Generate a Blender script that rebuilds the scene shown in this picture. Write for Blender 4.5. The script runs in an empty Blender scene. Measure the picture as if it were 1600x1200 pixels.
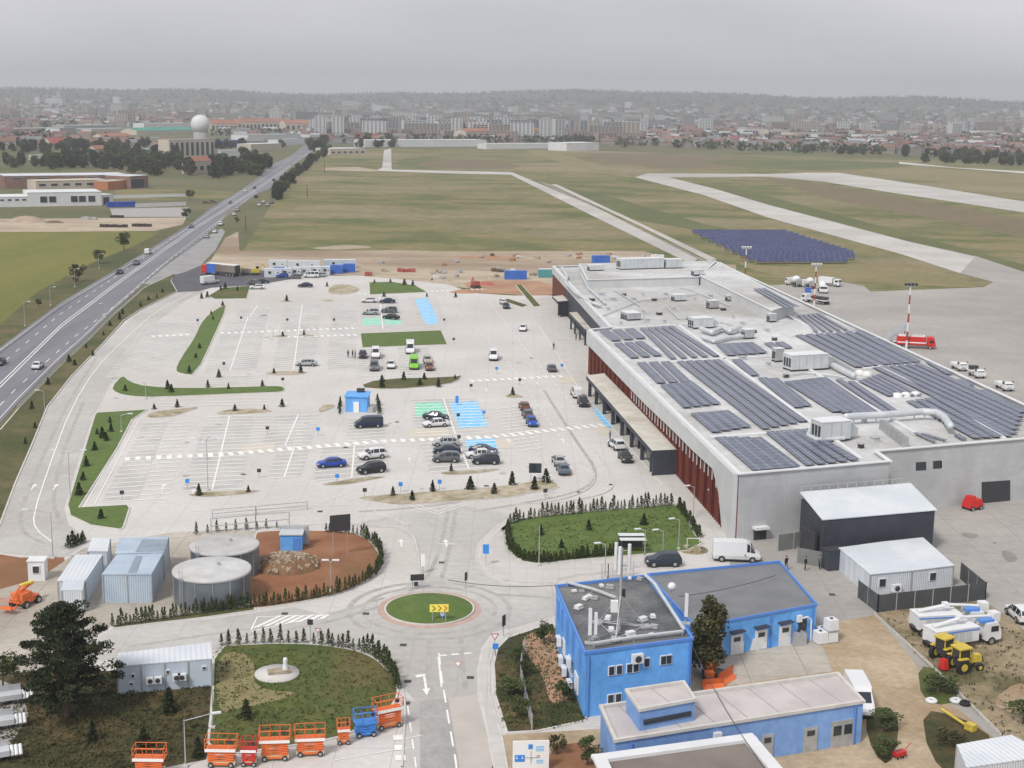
import bpy, math, random
from mathutils import Vector, Matrix
R=math.radians; random.seed(7)
sc=bpy.context.scene; col=sc.collection
# ------------------------------------------------------------ camera model (fits the photograph: 1600 px wide)
F=2200.; HC=56.; ROLL=math.atan(.014); TH=math.atan((600-158.)/F)
fw=Vector((0,math.cos(TH),-math.sin(TH))); rt=Vector((1,0,0)); up=rt.cross(fw)
ix=math.cos(ROLL)*rt+math.sin(ROLL)*up; iy=-(-math.sin(ROLL)*rt+math.cos(ROLL)*up)
CAM=Vector((0,0,HC))
def ray(px,py): return fw+ix*((px-800)/F)+iy*((py-600)/F)
def G(px,py,z=0.):
    d=ray(px,py); t=(z-HC)/d.z; return CAM+d*t
def onwall(px,py,A,B):          # where the sight line meets the vertical plane through A and B
    d=ray(px,py); n=Vector((B.y-A.y,-(B.x-A.x),0)); t=(A-CAM).dot(n)/d.dot(n); return CAM+d*t
def az(px,py,qx,qy):
    d=G(qx,qy)-G(px,py); return math.atan2(d.y,d.x)
cd=bpy.data.cameras.new('camera'); cam=bpy.data.objects.new('camera',cd); col.objects.link(cam)
cd.sensor_width=36; cd.sensor_fit='HORIZONTAL'; cd.lens=F/1600*36; cd.clip_end=60000; cd.clip_start=1
cam.matrix_world=Matrix.Translation(CAM)@Matrix((ix,-iy,-fw)).transposed().to_4x4()
sc.camera=cam
# ------------------------------------------------------------ materials
MATS={}
def lin(c): return tuple(c)+(1,) if len(c)==3 else c
def mat(name,c,c2=None,scale=1.,rough=.85,bump=0.,metal=0.,detail=4.,c3=None,rib=None,grid=None,spec=.3,lo=.38,hi=.62,stretch=None,bscale=None,grain=None,axes=(0,1)):
    """noise between c and c2 (c3 = a second, larger noise), optional ribs (direction, period, depth) or grid lines (sx, sy, colour, width)"""
    if name in MATS: return MATS[name]
    m=bpy.data.materials.new(name); m.use_nodes=True; nt=m.node_tree; N=nt.nodes; L=nt.links
    b=N['Principled BSDF']; b.inputs['Roughness'].default_value=rough; b.inputs['Metallic'].default_value=metal
    b.inputs['Specular IOR Level'].default_value=spec
    out=None
    def pos(src='Object'):
        t=N.new('ShaderNodeTexCoord'); return t.outputs[src]
    g=N.new('ShaderNodeNewGeometry').outputs['Position']
    def noise(s,d,vec=None,st=None):
        n=N.new('ShaderNodeTexNoise'); n.inputs['Scale'].default_value=s; n.inputs['Detail'].default_value=d; n.inputs['Roughness'].default_value=.6
        v=vec or g
        if st:
            mp=N.new('ShaderNodeMapping'); mp.inputs['Rotation'].default_value=(0,0,st[0]); mp.inputs['Scale'].default_value=(st[1],st[2],1); L.new(v,mp.inputs[0]); v=mp.outputs[0]
        L.new(v,n.inputs['Vector']); return n.outputs['Fac']
    def mixc(f,a,bb):
        x=N.new('ShaderNodeMix'); x.data_type='RGBA'
        if isinstance(f,float): x.inputs[0].default_value=f
        else: L.new(f,x.inputs[0])
        for i,v in ((6,a),(7,bb)):
            if isinstance(v,tuple): x.inputs[i].default_value=lin(v)
            else: L.new(v,x.inputs[i])
        return x.outputs[2]
    def ramp(f,lo,hi):
        r=N.new('ShaderNodeMapRange'); r.inputs[1].default_value=lo; r.inputs[2].default_value=hi; L.new(f,r.inputs[0]); return r.outputs[0]
    cur=tuple(c)
    if c2: cur=mixc(ramp(noise(scale,detail,None,stretch),lo,hi),tuple(c),tuple(c2))
    if c3: cur=mixc(ramp(noise(scale*.17,6,None,stretch),.48,.62),cur,tuple(c3))
    if grid:
        sx,sy,gc,w,src=grid
        s=N.new('ShaderNodeSeparateXYZ'); L.new(pos(src) if src!='World' else g,s.inputs[0])
        fs=[]
        for i,p in ((axes[0],sx),(axes[1],sy)):
            if not p: continue
            a=N.new('ShaderNodeMath'); a.operation='DIVIDE'; L.new(s.outputs[i],a.inputs[0]); a.inputs[1].default_value=p
            f=N.new('ShaderNodeMath'); f.operation='FRACT'; L.new(a.outputs[0],f.inputs[0])
            l=N.new('ShaderNodeMath'); l.operation='LESS_THAN'; L.new(f.outputs[0],l.inputs[0]); l.inputs[1].default_value=w/p; fs.append(l.outputs[0])
        f=fs[0]
        if len(fs)>1:
            mx=N.new('ShaderNodeMath'); mx.operation='MAXIMUM'; L.new(fs[0],mx.inputs[0]); L.new(fs[1],mx.inputs[1]); f=mx.outputs[0]
        cur=mixc(f,cur,tuple(gc))
    if grain:
        f=ramp(noise(grain[0],5,None,stretch),.3,.7); a=N.new('ShaderNodeMath'); a.operation='MULTIPLY_ADD'; L.new(f,a.inputs[0]); a.inputs[1].default_value=2*grain[1]; a.inputs[2].default_value=1-grain[1]
        x=N.new('ShaderNodeVectorMath'); x.operation='SCALE'; L.new(a.outputs[0],x.inputs['Scale'])
        if isinstance(cur,tuple): x.inputs[0].default_value=cur[:3]
        else: L.new(cur,x.inputs[0])
        cur=x.outputs[0]
    if isinstance(cur,tuple): b.inputs['Base Color'].default_value=lin(cur)
    else: L.new(cur,b.inputs['Base Color'])
    if rib:
        wv=N.new('ShaderNodeTexWave'); wv.wave_type='BANDS'; wv.bands_direction=rib[0]; wv.inputs['Scale'].default_value=.314/rib[1]*1.0
        wv.inputs['Distortion'].default_value=0
        L.new(pos('Object') if len(rib)<4 else pos(rib[3]),wv.inputs['Vector'])
        bp=N.new('ShaderNodeBump'); bp.inputs['Strength'].default_value=.9; bp.inputs['Distance'].default_value=rib[2]
        L.new(wv.outputs['Fac'],bp.inputs['Height']); L.new(bp.outputs[0],b.inputs['Normal'])
    elif bump:
        bp=N.new('ShaderNodeBump'); bp.inputs['Strength'].default_value=.8; bp.inputs['Distance'].default_value=bump
        L.new(noise(bscale or scale*3,5),bp.inputs['Height']); L.new(bp.outputs[0],b.inputs['Normal'])
    MATS[name]=m; return m
M=dict(
 base=mat('far_land',(.10,.11,.045),(.15,.135,.065),.012,c3=(.08,.10,.04),bump=.1,bscale=.6,grain=(.2,.2)),
 field=mat('dry_grass_field',(.10,.12,.036),(.215,.18,.08),.03,c3=(.25,.205,.12),bump=.15,bscale=1.,stretch=(.1,.7,1.1),grain=(.22,.28)),
 crop=mat('crop_field',(.145,.15,.03),(.185,.175,.04),.02,c3=(.12,.13,.025),bump=.1,bscale=1.5,stretch=(-.6,2.5,.3),grain=(.5,.12)),
 lawn=mat('lawn_grass',(.06,.09,.02),(.10,.115,.03),.3,c3=(.125,.11,.04),bump=.12,bscale=2.5,grain=(2.5,.2)),
 turf=mat('fresh_turf',(.085,.135,.03),(.11,.16,.04),.4,bump=.08,bscale=3.,grain=(2.,.15)),
 verge=mat('rough_verge',(.075,.085,.028),(.14,.115,.05),.16,c3=(.06,.075,.022),bump=.15,bscale=1.8,grain=(1.5,.2)),
 weeds=mat('weedy_ground',(.042,.047,.016),(.14,.092,.042),.2,c3=(.04,.045,.016),bump=.2,bscale=1.6,lo=.4,hi=.66,grain=(2.,.3)),
 dirt=mat('bare_dirt',(.36,.285,.205),(.47,.395,.30),.05,c3=(.27,.20,.135),bump=.15,bscale=.8,stretch=(0,.5,1.5),grain=(.4,.15)),
 redsoil=mat('red_soil',(.235,.10,.05),(.30,.145,.075),.25,c3=(.2,.105,.05),bump=.1,bscale=2.),
 tan=mat('tan_gravel_ground',(.37,.28,.18),(.46,.37,.26),.16,c3=(.28,.20,.12),bump=.1,bscale=2.,grain=(1.5,.15)),
 yard=mat('yard_concrete',(.40,.365,.31),(.49,.45,.39),.1,c3=(.33,.29,.24),bump=.03,bscale=2.,grid=(6,6,(.25,.23,.19),.08,'World'),grain=(1.5,.1)),
 conc=mat('pale_paving',(.52,.50,.475),(.60,.58,.555),.06,c3=(.50,.465,.43),bump=.02,bscale=4.,lo=.3,hi=.7,grain=(1.2,.07),grid=(5,5,(.42,.41,.39),.07,'World')),
 bay=mat('parking_bay_paving',(.45,.435,.415),(.54,.52,.495),.12,bump=.02,bscale=4.,grain=(1.2,.08)),
 walk=mat('pavement_slabs',(.50,.48,.455),(.55,.53,.50),.3,bump=.02,bscale=4.,grid=(2,2,(.42,.4,.37),.05,'World')),
 taxi=mat('taxiway_concrete',(.45,.43,.40),(.53,.515,.48),.03,c3=(.40,.385,.36),bump=.02,bscale=1.,grain=(.3,.08)),
 apron=mat('apron_concrete',(.34,.32,.30),(.40,.375,.345),.05,c3=(.29,.275,.255),bump=.02,bscale=1.,grid=(7.5,7.5,(.27,.26,.24),.1,'World'),grain=(.8,.08)),
 asph=mat('highway_asphalt',(.165,.165,.19),(.23,.23,.25),.08,c3=(.185,.185,.205),bump=.02,bscale=4.,stretch=(.13,3,.15)),
 asph2=mat('new_asphalt',(.085,.088,.10),(.115,.115,.13),.2,bump=.02,bscale=4.),
 patch=mat('worn_asphalt',(.33,.32,.31),(.385,.37,.355),.3,bump=.02,bscale=4.,grain=(1.5,.1)),
 line=mat('road_paint',(.84,.83,.80),(.74,.73,.70),1.2,rough=.7),
 yell=mat('yellow_paint',(.62,.5,.2),(.56,.48,.27),1.2),
 bluep=mat('blue_bay_paint',(.16,.50,.82),(.28,.58,.82),.9,grid=(0,2.5,(.75,.8,.85),.15,'World')),
 greenp=mat('green_bay_paint',(.16,.60,.42),(.34,.66,.5),.9,grid=(0,2.5,(.75,.8,.78),.15,'World')),
 redp=mat('red_paving',(.43,.30,.26),(.49,.36,.31),1.,bump=.02),
 kerb=mat('kerb_stone',(.52,.50,.47),(.60,.58,.55),.6),
 gravel=mat('river_gravel',(.34,.29,.20),(.50,.44,.34),.9,c3=(.24,.2,.11),bump=.1,bscale=5.),
 white=mat('white_metal',(.72,.73,.74),(.66,.67,.68),.5,rough=.5),
 whitew=mat('white_wall',(.66,.67,.68),(.60,.61,.62),.15,rough=.7),
 corr=mat('corrugated_white',(.62,.66,.70),(.55,.60,.65),.4,rough=.5,rib=('X',.25,.05)),
 corrb=mat('corrugated_pale_blue',(.48,.56,.65),(.40,.49,.60),.4,rough=.5,rib=('X',.25,.05)),
 roofw=mat('white_sheet_roof',(.66,.69,.72),(.58,.62,.66),.2,rough=.45,rib=('X',.5,.04)),
 cladn=mat('terminal_cladding',(.43,.44,.45),(.50,.51,.52),.12,rough=.5,grid=(.6,1.0,(.40,.41,.42),.05,'Object'),axes=(0,2),grain=(.5,.08)),
 membr=mat('roof_membrane',(.50,.505,.505),(.61,.61,.605),.1,c3=(.38,.37,.345),rough=.8,grain=(.6,.12),grid=(3,0,(.48,.48,.47),.08,'World')),
 coping=mat('roof_coping',(.70,.71,.72),(.64,.65,.66),.3,rough=.5),
 red=mat('dark_red_slats',(.125,.030,.020),(.165,.042,.028),.5,rough=.6,rib=('X',.5,.1)),
 solar=mat('solar_glass',(.058,.072,.12),(.10,.115,.165),.5,rough=.3,spec=.5,grid=(1.05,1.7,(.36,.38,.43),.08,'Object')),
 solarf=mat('solar_field_glass',(.035,.045,.11),(.055,.065,.15),.3,rough=.25,grid=(2.1,0,(.14,.15,.22),.15,'Object')),
 dark=mat('anthracite_cladding',(.045,.05,.065),(.055,.06,.08),.4,rough=.6,rib=('X',.3,.04)),
 darkm=mat('dark_metal',(.05,.05,.055),rough=.5),
 steel=mat('galvanised_steel',(.42,.43,.44),(.50,.51,.52),1.5,rough=.45,metal=.4),
 tank=mat('tank_steel',(.14,.17,.20),(.22,.25,.28),.25,rough=.45,metal=.5,grid=(0,0,(0,0,0),.1,'World') if 0 else None),
 duct=mat('duct_metal',(.60,.63,.65),(.52,.55,.57),.5,rough=.5,metal=.2),
 blue=mat('bright_blue_cladding',(.125,.375,.80),(.155,.42,.86),.3,rough=.7,rib=('X',.3,.012),c3=(.115,.33,.70),grain=(1.2,.1)),
 blue2=mat('mid_blue_render',(.20,.35,.66),(.22,.38,.71),.3,rough=.85,c3=(.18,.31,.58),grain=(1.2,.1)),
 bluet=mat('blue_trim',(.10,.25,.64),rough=.6),
 bitum=mat('grey_bitumen_roof',(.10,.105,.11),(.15,.155,.16),.35,c3=(.20,.20,.19),rough=.9,bump=.03,grain=(2.,.2)),
 shing=mat('grey_sheet_roof',(.17,.175,.185),(.205,.21,.22),.3,rough=.7,rib=('X',.4,.05)),
 pinkr=mat('pinkish_roof_felt',(.46,.42,.415),(.54,.50,.49),.25,c3=(.40,.36,.35),grid=(3.2,0,(.3,.27,.26),.1,'Object')),
 brownr=mat('brown_roof_felt',(.15,.11,.10),(.20,.16,.14),.3,c3=(.22,.19,.17)),
 glass=mat('window_glass',(.035,.045,.055),rough=.12,spec=.6),
 frame=mat('window_frame',(.75,.76,.77),rough=.5),
 tyre=mat('tyre_rubber',(.025,.025,.027),rough=.9),
 rim=mat('wheel_rim',(.45,.46,.48),rough=.35,metal=.7),
 lamp=mat('headlight_glass',(.75,.76,.78),rough=.15,spec=.6),
 tail=mat('tail_light_red',(.45,.02,.02),rough=.2),
 cargl=mat('car_glass',(.02,.025,.032),rough=.08,spec=.7),
 orange=mat('orange_paint',(.75,.17,.04),(.66,.15,.05),2.,rough=.5),
 pale=mat('pale_green_panel',(.62,.60,.36),(.6,.55,.4),2.,rough=.6),
 liftb=mat('lift_blue_paint',(.05,.2,.6),(.07,.28,.68),2.,rough=.5),
 firer=mat('fire_red_paint',(.55,.03,.025),rough=.35),
 tracy=mat('tractor_yellow',(.62,.47,.06),(.5,.38,.06),2.,rough=.5),
 wood=mat('grey_wood',(.13,.09,.06),(.17,.12,.08),3.),
 trunk=mat('bark',(.10,.07,.05),(.14,.1,.07),3.),
 skin=mat('skin',(.5,.32,.24),rough=.6),
 leafd=mat('conifer_needles',(.018,.028,.011),(.04,.052,.02),.9,rough=.8,detail=2.),
 leafm=mat('broad_leaves',(.045,.068,.022),(.085,.105,.035),.35,rough=.8,detail=2.),
 leafb=mat('olive_brown_leaves',(.05,.05,.02),(.085,.08,.03),.6,rough=.8,detail=2.),
 hedge=mat('thuja_green',(.035,.055,.016),(.07,.088,.028),1.4,rough=.8,detail=2.),
 rock=mat('pale_stones',(.42,.36,.28),(.3,.24,.17),1.2,rough=.9),
 terra=mat('terracotta_roof',(.30,.13,.09),(.36,.17,.12),.02,rough=.9),
 brick=mat('brown_brick',(.20,.12,.10),(.26,.16,.13),.3),
 cream=mat('cream_wall',(.55,.49,.40),(.48,.43,.36),.05),
 greenr=mat('green_sheet_roof',(.05,.26,.19),(.07,.3,.22),.2),
 blueh=mat('blue_hall_cladding',(.03,.07,.38),(.04,.1,.42),.2),
 redr=mat('red_sheet_roof',(.34,.08,.07),(.40,.12,.10),.2),
)
def paint(name,c,rough=.3,metal=.15):
    if name not in M: M[name]=mat(name,c,rough=rough,metal=metal,spec=.5)
    return M[name]
CARP=dict(white=(.74,.75,.76),black=(.02,.021,.024),silver=(.42,.44,.46),grey=(.13,.135,.145),navy=(.02,.032,.075),blue=(.015,.07,.42),
 brown=(.20,.09,.05),bluegrey=(.10,.15,.2),green=(.2,.55,.03),beige=(.42,.38,.32),teal=(.03,.04,.06))
for k,v in CARP.items(): paint('car_paint_'+k,v)
def hexm(c): return M['car_paint_'+c]
# ------------------------------------------------------------ mesh builder
class MB:
    def __init__(s): s.v=[]; s.f=[]; s.m=[]; s.mats=[]; s.sm=[]
    def mi(s,m):
        m=M[m] if isinstance(m,str) else m
        if m not in s.mats: s.mats.append(m)
        return s.mats.index(m)
    def add(s,vs,fs,m,smooth=False):
        b=len(s.v); s.v+=[tuple(v) for v in vs]; k=s.mi(m)
        for f in fs: s.f.append([b+i for i in f]); s.m.append(k); s.sm.append(smooth)
        return s
    def box(s,c,d,m,rz=0.,rx=0.,taper=1.):
        x,y,z=d[0]/2,d[1]/2,d[2]/2; t=taper
        vs=[Vector(p) for p in ((-x,-y,-z),(x,-y,-z),(x,y,-z),(-x,y,-z),(-x*t,-y*t,z),(x*t,-y*t,z),(x*t,y*t,z),(-x*t,y*t,z))]
        mt=Matrix.Translation(c)@Matrix.Rotation(rz,4,'Z')@Matrix.Rotation(rx,4,'X')
        return s.add([mt@v for v in vs],[(3,2,1,0),(4,5,6,7),(0,1,5,4),(1,2,6,5),(2,3,7,6),(3,0,4,7)],m)
    def prism(s,pts,z0,z1,m,mtop=None,bottom=False):
        n=len(pts); a=sum(pts[i][0]*pts[(i+1)%n][1]-pts[(i+1)%n][0]*pts[i][1] for i in range(n))
        if a<0: pts=pts[::-1]
        vs=[(p[0],p[1],z0) for p in pts]+[(p[0],p[1],z1) for p in pts]
        s.add(vs,[(i,(i+1)%n,n+(i+1)%n,n+i) for i in range(n)],m)
        s.add([(p[0],p[1],z1) for p in pts],[list(range(n))],mtop or m)
        if bottom: s.add([(p[0],p[1],z0) for p in pts],[list(range(n))[::-1]],m)
        return s
    def tube(s,a,b,r,m,n=6,r2=None,cap=True,smooth=True):
        a=Vector(a);b=Vector(b); d=(b-a).normalized(); r2=r if r2 is None else r2
        h=Vector((0,0,1)) if abs(d.z)<.9 else Vector((1,0,0)); u=d.cross(h).normalized(); w=d.cross(u)
        vs=[]
        for p,q in ((a,r),(b,r2)):
            for i in range(n):
                t=2*math.pi*i/n; vs.append(p+u*math.cos(t)*q+w*math.sin(t)*q)
        s.add(vs,[(i,i+n,(i+1)%n+n,(i+1)%n) for i in range(n)],m,smooth)
        if cap:
            s.add(vs[n:],[list(range(n))[::-1]],m); s.add(vs[:n],[list(range(n))],m)
        return s
    def path(s,pts,r,m,n=6):
        for a,b in zip(pts,pts[1:]): s.tube(a,b,r,m,n)
        return s
    def lathe(s,prof,m,c=(0,0,0),n=24,smooth=True):
        vs=[];k=len(prof)
        for r,z in prof:
            for i in range(n):
                t=2*math.pi*i/n; vs.append((c[0]+r*math.cos(t),c[1]+r*math.sin(t),c[2]+z))
        fs=[(j*n+i,j*n+(i+1)%n,(j+1)*n+(i+1)%n,(j+1)*n+i) for j in range(k-1) for i in range(n)]
        return s.add(vs,fs,m,smooth)
    def sheet(s,pts,z,m): 
        n=len(pts); a=sum(pts[i][0]*pts[(i+1)%n][1]-pts[(i+1)%n][0]*pts[i][1] for i in range(n))
        if a<0: pts=pts[::-1]
        return s.add([(p[0],p[1],z) for p in pts],[list(range(n))],m)
    def mesh(s,name):
        me=bpy.data.meshes.new(name); me.from_pydata(s.v,[],s.f)
        for m in s.mats: me.materials.append(m)
        me.polygons.foreach_set('material_index',s.m); me.polygons.foreach_set('use_smooth',s.sm)
        me.update(); return me
    def build(s,name,parent=None,loc=None,rz=0.):
        o=bpy.data.objects.new(name,s.mesh(name)); col.objects.link(o)
        if parent: o.parent=parent
        if loc is not None: o.location=loc
        o.rotation_euler=(0,0,rz); return o
def tag(o,label=None,cat=None,group=None,kind=None):
    if label: o['label']=label
    if cat: o['category']=cat
    if group: o['group']=group
    if kind: o['kind']=kind
    return o
def empty(name,loc,rz=0.,label=None,cat=None,group=None):
    o=bpy.data.objects.new(name,None); col.objects.link(o); o.location=loc; o.rotation_euler=(0,0,rz); o.empty_display_size=.3
    return tag(o,label,cat,group)
KIDS={}
def kids(o): return [c for c in ALLKIDS.get(o.name,[])]
ALLKIDS={}
def reg(o,p): ALLKIDS.setdefault(p.name,[]).append(o)
_b=MB.build
def build(s,name,parent=None,loc=None,rz=0.):
    o=_b(s,name,parent,loc,rz)
    if parent: reg(o,parent)
    return o
MB.build=build
def dup(o,parent=None):
    c=o.copy(); col.objects.link(c)
    if parent: c.parent=parent; reg(c,parent)
    for ch in list(ALLKIDS.get(o.name,[])): dup(ch,c)
    return c
USED=set()
def place(proto,loc,rz=0.,label=None,cat=None,group=None,scale=None,color=None):
    if proto.name in USED: o=dup(proto)
    else: o=proto; USED.add(proto.name)
    o.location=loc; o.rotation_euler=(0,0,rz)
    if scale: o.scale=(scale,)*3 if not isinstance(scale,(tuple,list)) else scale
    if color:
        for ch in ALLKIDS.get(o.name,[]):
            if ch.get('_paint'): ch.material_slots[0].link='OBJECT'; ch.material_slots[0].material=color
    return tag(o,label,cat,group)
def struct(name,mb): return tag(mb.build(name),kind='structure')
def smoothpoly(pts,it=2,keep=None):      # Chaikin corner cutting for curved kerbs
    for _ in range(it):
        q=[];n=len(pts)
        for i in range(n):
            a,b=pts[i],pts[(i+1)%n]; q+=[a*.75+b*.25,a*.25+b*.75]
        pts=q
    return pts
def PX(l,z=0.,sm=0):
    p=[G(x,y,z) for x,y in l]; return smoothpoly(p,sm) if sm else p
def inset(pts,d):
    n=len(pts); a=sum(pts[i].x*pts[(i+1)%n].y-pts[(i+1)%n].x*pts[i].y for i in range(n)); sg=1 if a>0 else -1
    out=[]
    for i in range(n):
        p,c,q=pts[i-1],pts[i],pts[(i+1)%n]
        e1=(c-p).to_2d(); e2=(q-c).to_2d()
        if e1.length<1e-6 or e2.length<1e-6: out.append(c); continue
        e1.normalize(); e2.normalize()
        n1=Vector((-e1.y,e1.x))*sg; n2=Vector((-e2.y,e2.x))*sg; b=n1+n2
        if b.length<.3: b=n1.copy()
        b.normalize(); k=d/max(.45,b.dot(n1)); out.append(Vector((c.x+b.x*k,c.y+b.y*k,0)))
    return out
def inpoly(x,y,poly):
    c=False;n=len(poly);j=n-1
    for i in range(n):
        if (poly[i][1]>y)!=(poly[j][1]>y) and x<(poly[j][0]-poly[i][0])*(y-poly[i][1])/(poly[j][1]-poly[i][1])+poly[i][0]: c=not c
        j=i
    return c
# ------------------------------------------------------------ world, sun, haze
w=bpy.data.worlds.new('World'); sc.world=w; w.use_nodes=True; N=w.node_tree.nodes; L=w.node_tree.links
bg=N['Background']; bg.inputs[1].default_value=.1
SUN_EL,SUN_AZ=R(48),R(215)      # azimuth measured clockwise from +Y: behind and to the left of the camera
sky=N.new('ShaderNodeTexSky'); sky.sky_type='NISHITA'; sky.sun_disc=False; sky.sun_elevation=SUN_EL; sky.sun_rotation=SUN_AZ
sky.air_density=1.; sky.dust_density=4.
tc=N.new('ShaderNodeTexCoord'); mp=N.new('ShaderNodeMapping'); mp.inputs['Scale'].default_value=(1,1,4); L.new(tc.outputs['Generated'],mp.inputs[0])
nz=N.new('ShaderNodeTexNoise'); nz.inputs['Scale'].default_value=2.2; nz.inputs['Detail'].default_value=6; nz.inputs['Roughness'].default_value=.5; L.new(mp.outputs[0],nz.inputs['Vector'])
cr=N.new('ShaderNodeValToRGB'); cr.color_ramp.elements[0].position=.36; cr.color_ramp.elements[0].color=(5.4,5.4,5.7,1); cr.color_ramp.elements[1].position=.66; cr.color_ramp.elements[1].color=(7.0,6.95,7.3,1)
L.new(nz.outputs['Fac'],cr.inputs[0])
mx=N.new('ShaderNodeMix'); mx.data_type='RGBA'; mx.inputs[0].default_value=.93; L.new(sky.outputs[0],mx.inputs[6]); L.new(cr.outputs[0],mx.inputs[7]); L.new(mx.outputs[2],bg.inputs[0])
sl=bpy.data.lights.new('sun','SUN'); sl.energy=2.3; sl.angle=R(11); sl.color=(1,.965,.91); so=bpy.data.objects.new('sun',sl); col.objects.link(so)
sd=Vector((math.sin(SUN_AZ)*math.cos(SUN_EL),math.cos(SUN_AZ)*math.cos(SUN_EL),math.sin(SUN_EL)))
so.rotation_euler=sd.to_track_quat('Z','Y').to_euler()
vs=sc.view_settings; vs.view_transform='Standard'; vs.look='None'; vs.gamma=1; vs.exposure=0.24; vs.use_curve_mapping=False
HAZE=True
if HAZE:
    hb=MB(); hb.box((0,7500,119.5),(21000,15400,245),'white'); hz=hb.build('haze'); hz.data.materials.clear()
    hm=bpy.data.materials.new('haze_air'); hm.use_nodes=True; n=hm.node_tree; n.nodes.remove(n.nodes['Principled BSDF'])
    pv=n.nodes.new('ShaderNodeVolumePrincipled'); pv.inputs['Color'].default_value=(.92,.955,1,1); pv.inputs['Density'].default_value=.00015; pv.inputs['Anisotropy'].default_value=.2
    n.links.new(pv.outputs[0],n.nodes['Material Output'].inputs['Volume']); hz.data.materials.append(hm)
    tag(hz,kind='stuff'); hz['label']='thin pale haze over the far town and hills'
# ------------------------------------------------------------ ground
def T(x,y):       # terrain height: flat plain, low hills far off
    d=math.hypot(x,y); s=min(1,max(0,(d-4300)/4200)); s=s*s*(3-2*s)
    a=x/max(y,1)
    h=97+13*math.sin(a*9+.6)+9*math.sin(a*23+1)+5*math.sin(a*51)+ (14 if 0.03<a<.2 else 0)*max(0,math.sin((a-.03)/.17*math.pi))
    return s*h
g=MB(); xs=[-9000,-5000,-3000,-1500,-600,-200,0,200,600,1500,3000,5000,9000]; ys=[20,200,500,900,1500,2500,3500,4300]
vs_=[(x,y,0) for y in ys for x in xs]; nx=len(xs)
g.add(vs_,[(j*nx+i,j*nx+i+1,(j+1)*nx+i+1,(j+1)*nx+i) for j in range(len(ys)-1) for i in range(nx-1)],'base')
struct('ground',g)
g=MB(); vs_=[];nx=161
ys=[4200+i*200 for i in range(34)]
for y in ys:
    for i in range(nx):
        x=-9000+18000*i/(nx-1); vs_.append((x,y,T(x,y)-.3 if y>4250 else -.3))
M['hill']=mat('wooded_hills',(.035,.06,.035),(.085,.10,.055),.004,c3=(.12,.12,.08),bump=3,bscale=.02)
g.add(vs_,[(j*nx+i,j*nx+i+1,(j+1)*nx+i+1,(j+1)*nx+i) for j in range(len(ys)-1) for i in range(nx-1)],'hill',True)
struct('hills',g)
M['lane']=mat('road_lane_paving',(.43,.415,.395),(.50,.485,.46),.08,c3=(.40,.38,.355),bump=.02,bscale=4.,grain=(1.,.08),grid=(5,5,(.36,.35,.33),.07,'World'))
def flat(name,l,z,m,sm=0):
    g=MB(); g.sheet(PX(l,0,sm),z,m); return struct(name,g)
flat('airfield_grass',[(380,393),(440,292),(505,238),(600,231),(940,236),(1200,243),(1440,249),(1700,268),(1700,460),(1200,470),(1000,450)],.02,'field')
flat('field_track',[(505,262),(560,261),(590,266),(585,268),(505,266)],.05,'dirt')
M['strip1']=mat('dry_strip',(.24,.20,.10),(.20,.175,.08),.02,bump=.1,grain=(.3,.2)); M['strip2']=mat('brown_strip',(.155,.125,.07),(.18,.14,.08),.02,bump=.1,grain=(.3,.2)); M['strip3']=mat('green_strip',(.10,.115,.04),(.13,.14,.05),.02,bump=.1,grain=(.3,.2))
flat('grass_strip',[(810,233),(868,236),(985,273),(985,279),(900,262)],.045,'strip1',1)
flat('grass_strip',[(690,250),(780,250),(830,264),(700,264),(640,258)],.045,'strip2',1)
flat('grass_strip',[(620,247),(690,247),(740,262),(625,264)],.04,'strip3',1)
flat('grass_strip',[(890,240),(1060,240),(1200,250),(1190,262),(980,262)],.042,'strip2',1)
flat('grass_strip',[(1070,249),(1400,252),(1440,262),(1200,267)],.046,'strip3',1)
flat('grass_strip',[(1340,255),(1700,280),(1700,300),(1440,283),(1350,268)],.041,'strip1',1)
flat('grass_strip',[(1060,285),(1120,285),(1700,440),(1700,452),(1500,400),(1300,345),(1150,308)],.044,'strip3')
flat('grass_strip',[(1190,278),(1290,288),(1700,360),(1700,395),(1500,350),(1300,312)],.047,'strip2')
flat('grass_strip',[(860,290),(930,300),(1100,350),(1200,370),(1160,372),(1000,345)],.048,'strip3')
flat('grass_strip',[(1130,400),(1180,418),(1340,412),(1430,410),(1540,448),(1480,449),(1340,440),(1200,432)],.049,'strip1',1)
flat('crop_field',[(-300,366),(0,363),(178,360),(250,364),(216,381),(150,408),(100,435),(60,455),(0,507),(-300,640)],.03,'crop')
flat('building_site',[(-200,346),(0,342),(292,340),(285,351),(242,361),(-200,364)],.035,'dirt')
flat('tarmac_yard',[(172,326),(294,324),(294,339),(176,339)],.04,'patch')
flat('meadow',[(-200,262),(0,262),(96,262),(97,268),(-200,268)],.03,'lawn'); flat('meadow',[(180,296),(300,296),(370,300),(350,312),(180,312)],.03,'field')
flat('meadow',[(0,228),(50,225),(50,238),(0,240)],.03,'lawn')
flat('dirt_strip',[(330,406),(352,372),(372,362),(374,392),(620,391),(700,393),(1005,392),(1062,409),(1150,414),(1150,450),(870,460),(700,448),(600,434),(420,424),(320,412)],.05,'dirt')
M['redirt']=mat('reddish_dirt',(.34,.19,.11),(.42,.25,.16),.1,bump=.1)
flat('red_dirt_patch',[(720,440),(790,438),(860,440),(866,466),(800,460),(740,458)],.055,'redirt',1)
flat('red_dirt_patch',[(690,401),(760,399),(830,403),(780,408)],.055,'redirt',2)
flat('roadside_verge',[(-300,640),(0,507),(60,455),(150,408),(216,381),(250,364),(292,350),(320,332),(300,352),(217,400),(155,437),(92,475),(0,543),(-300,760)],.035,'verge')
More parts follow.
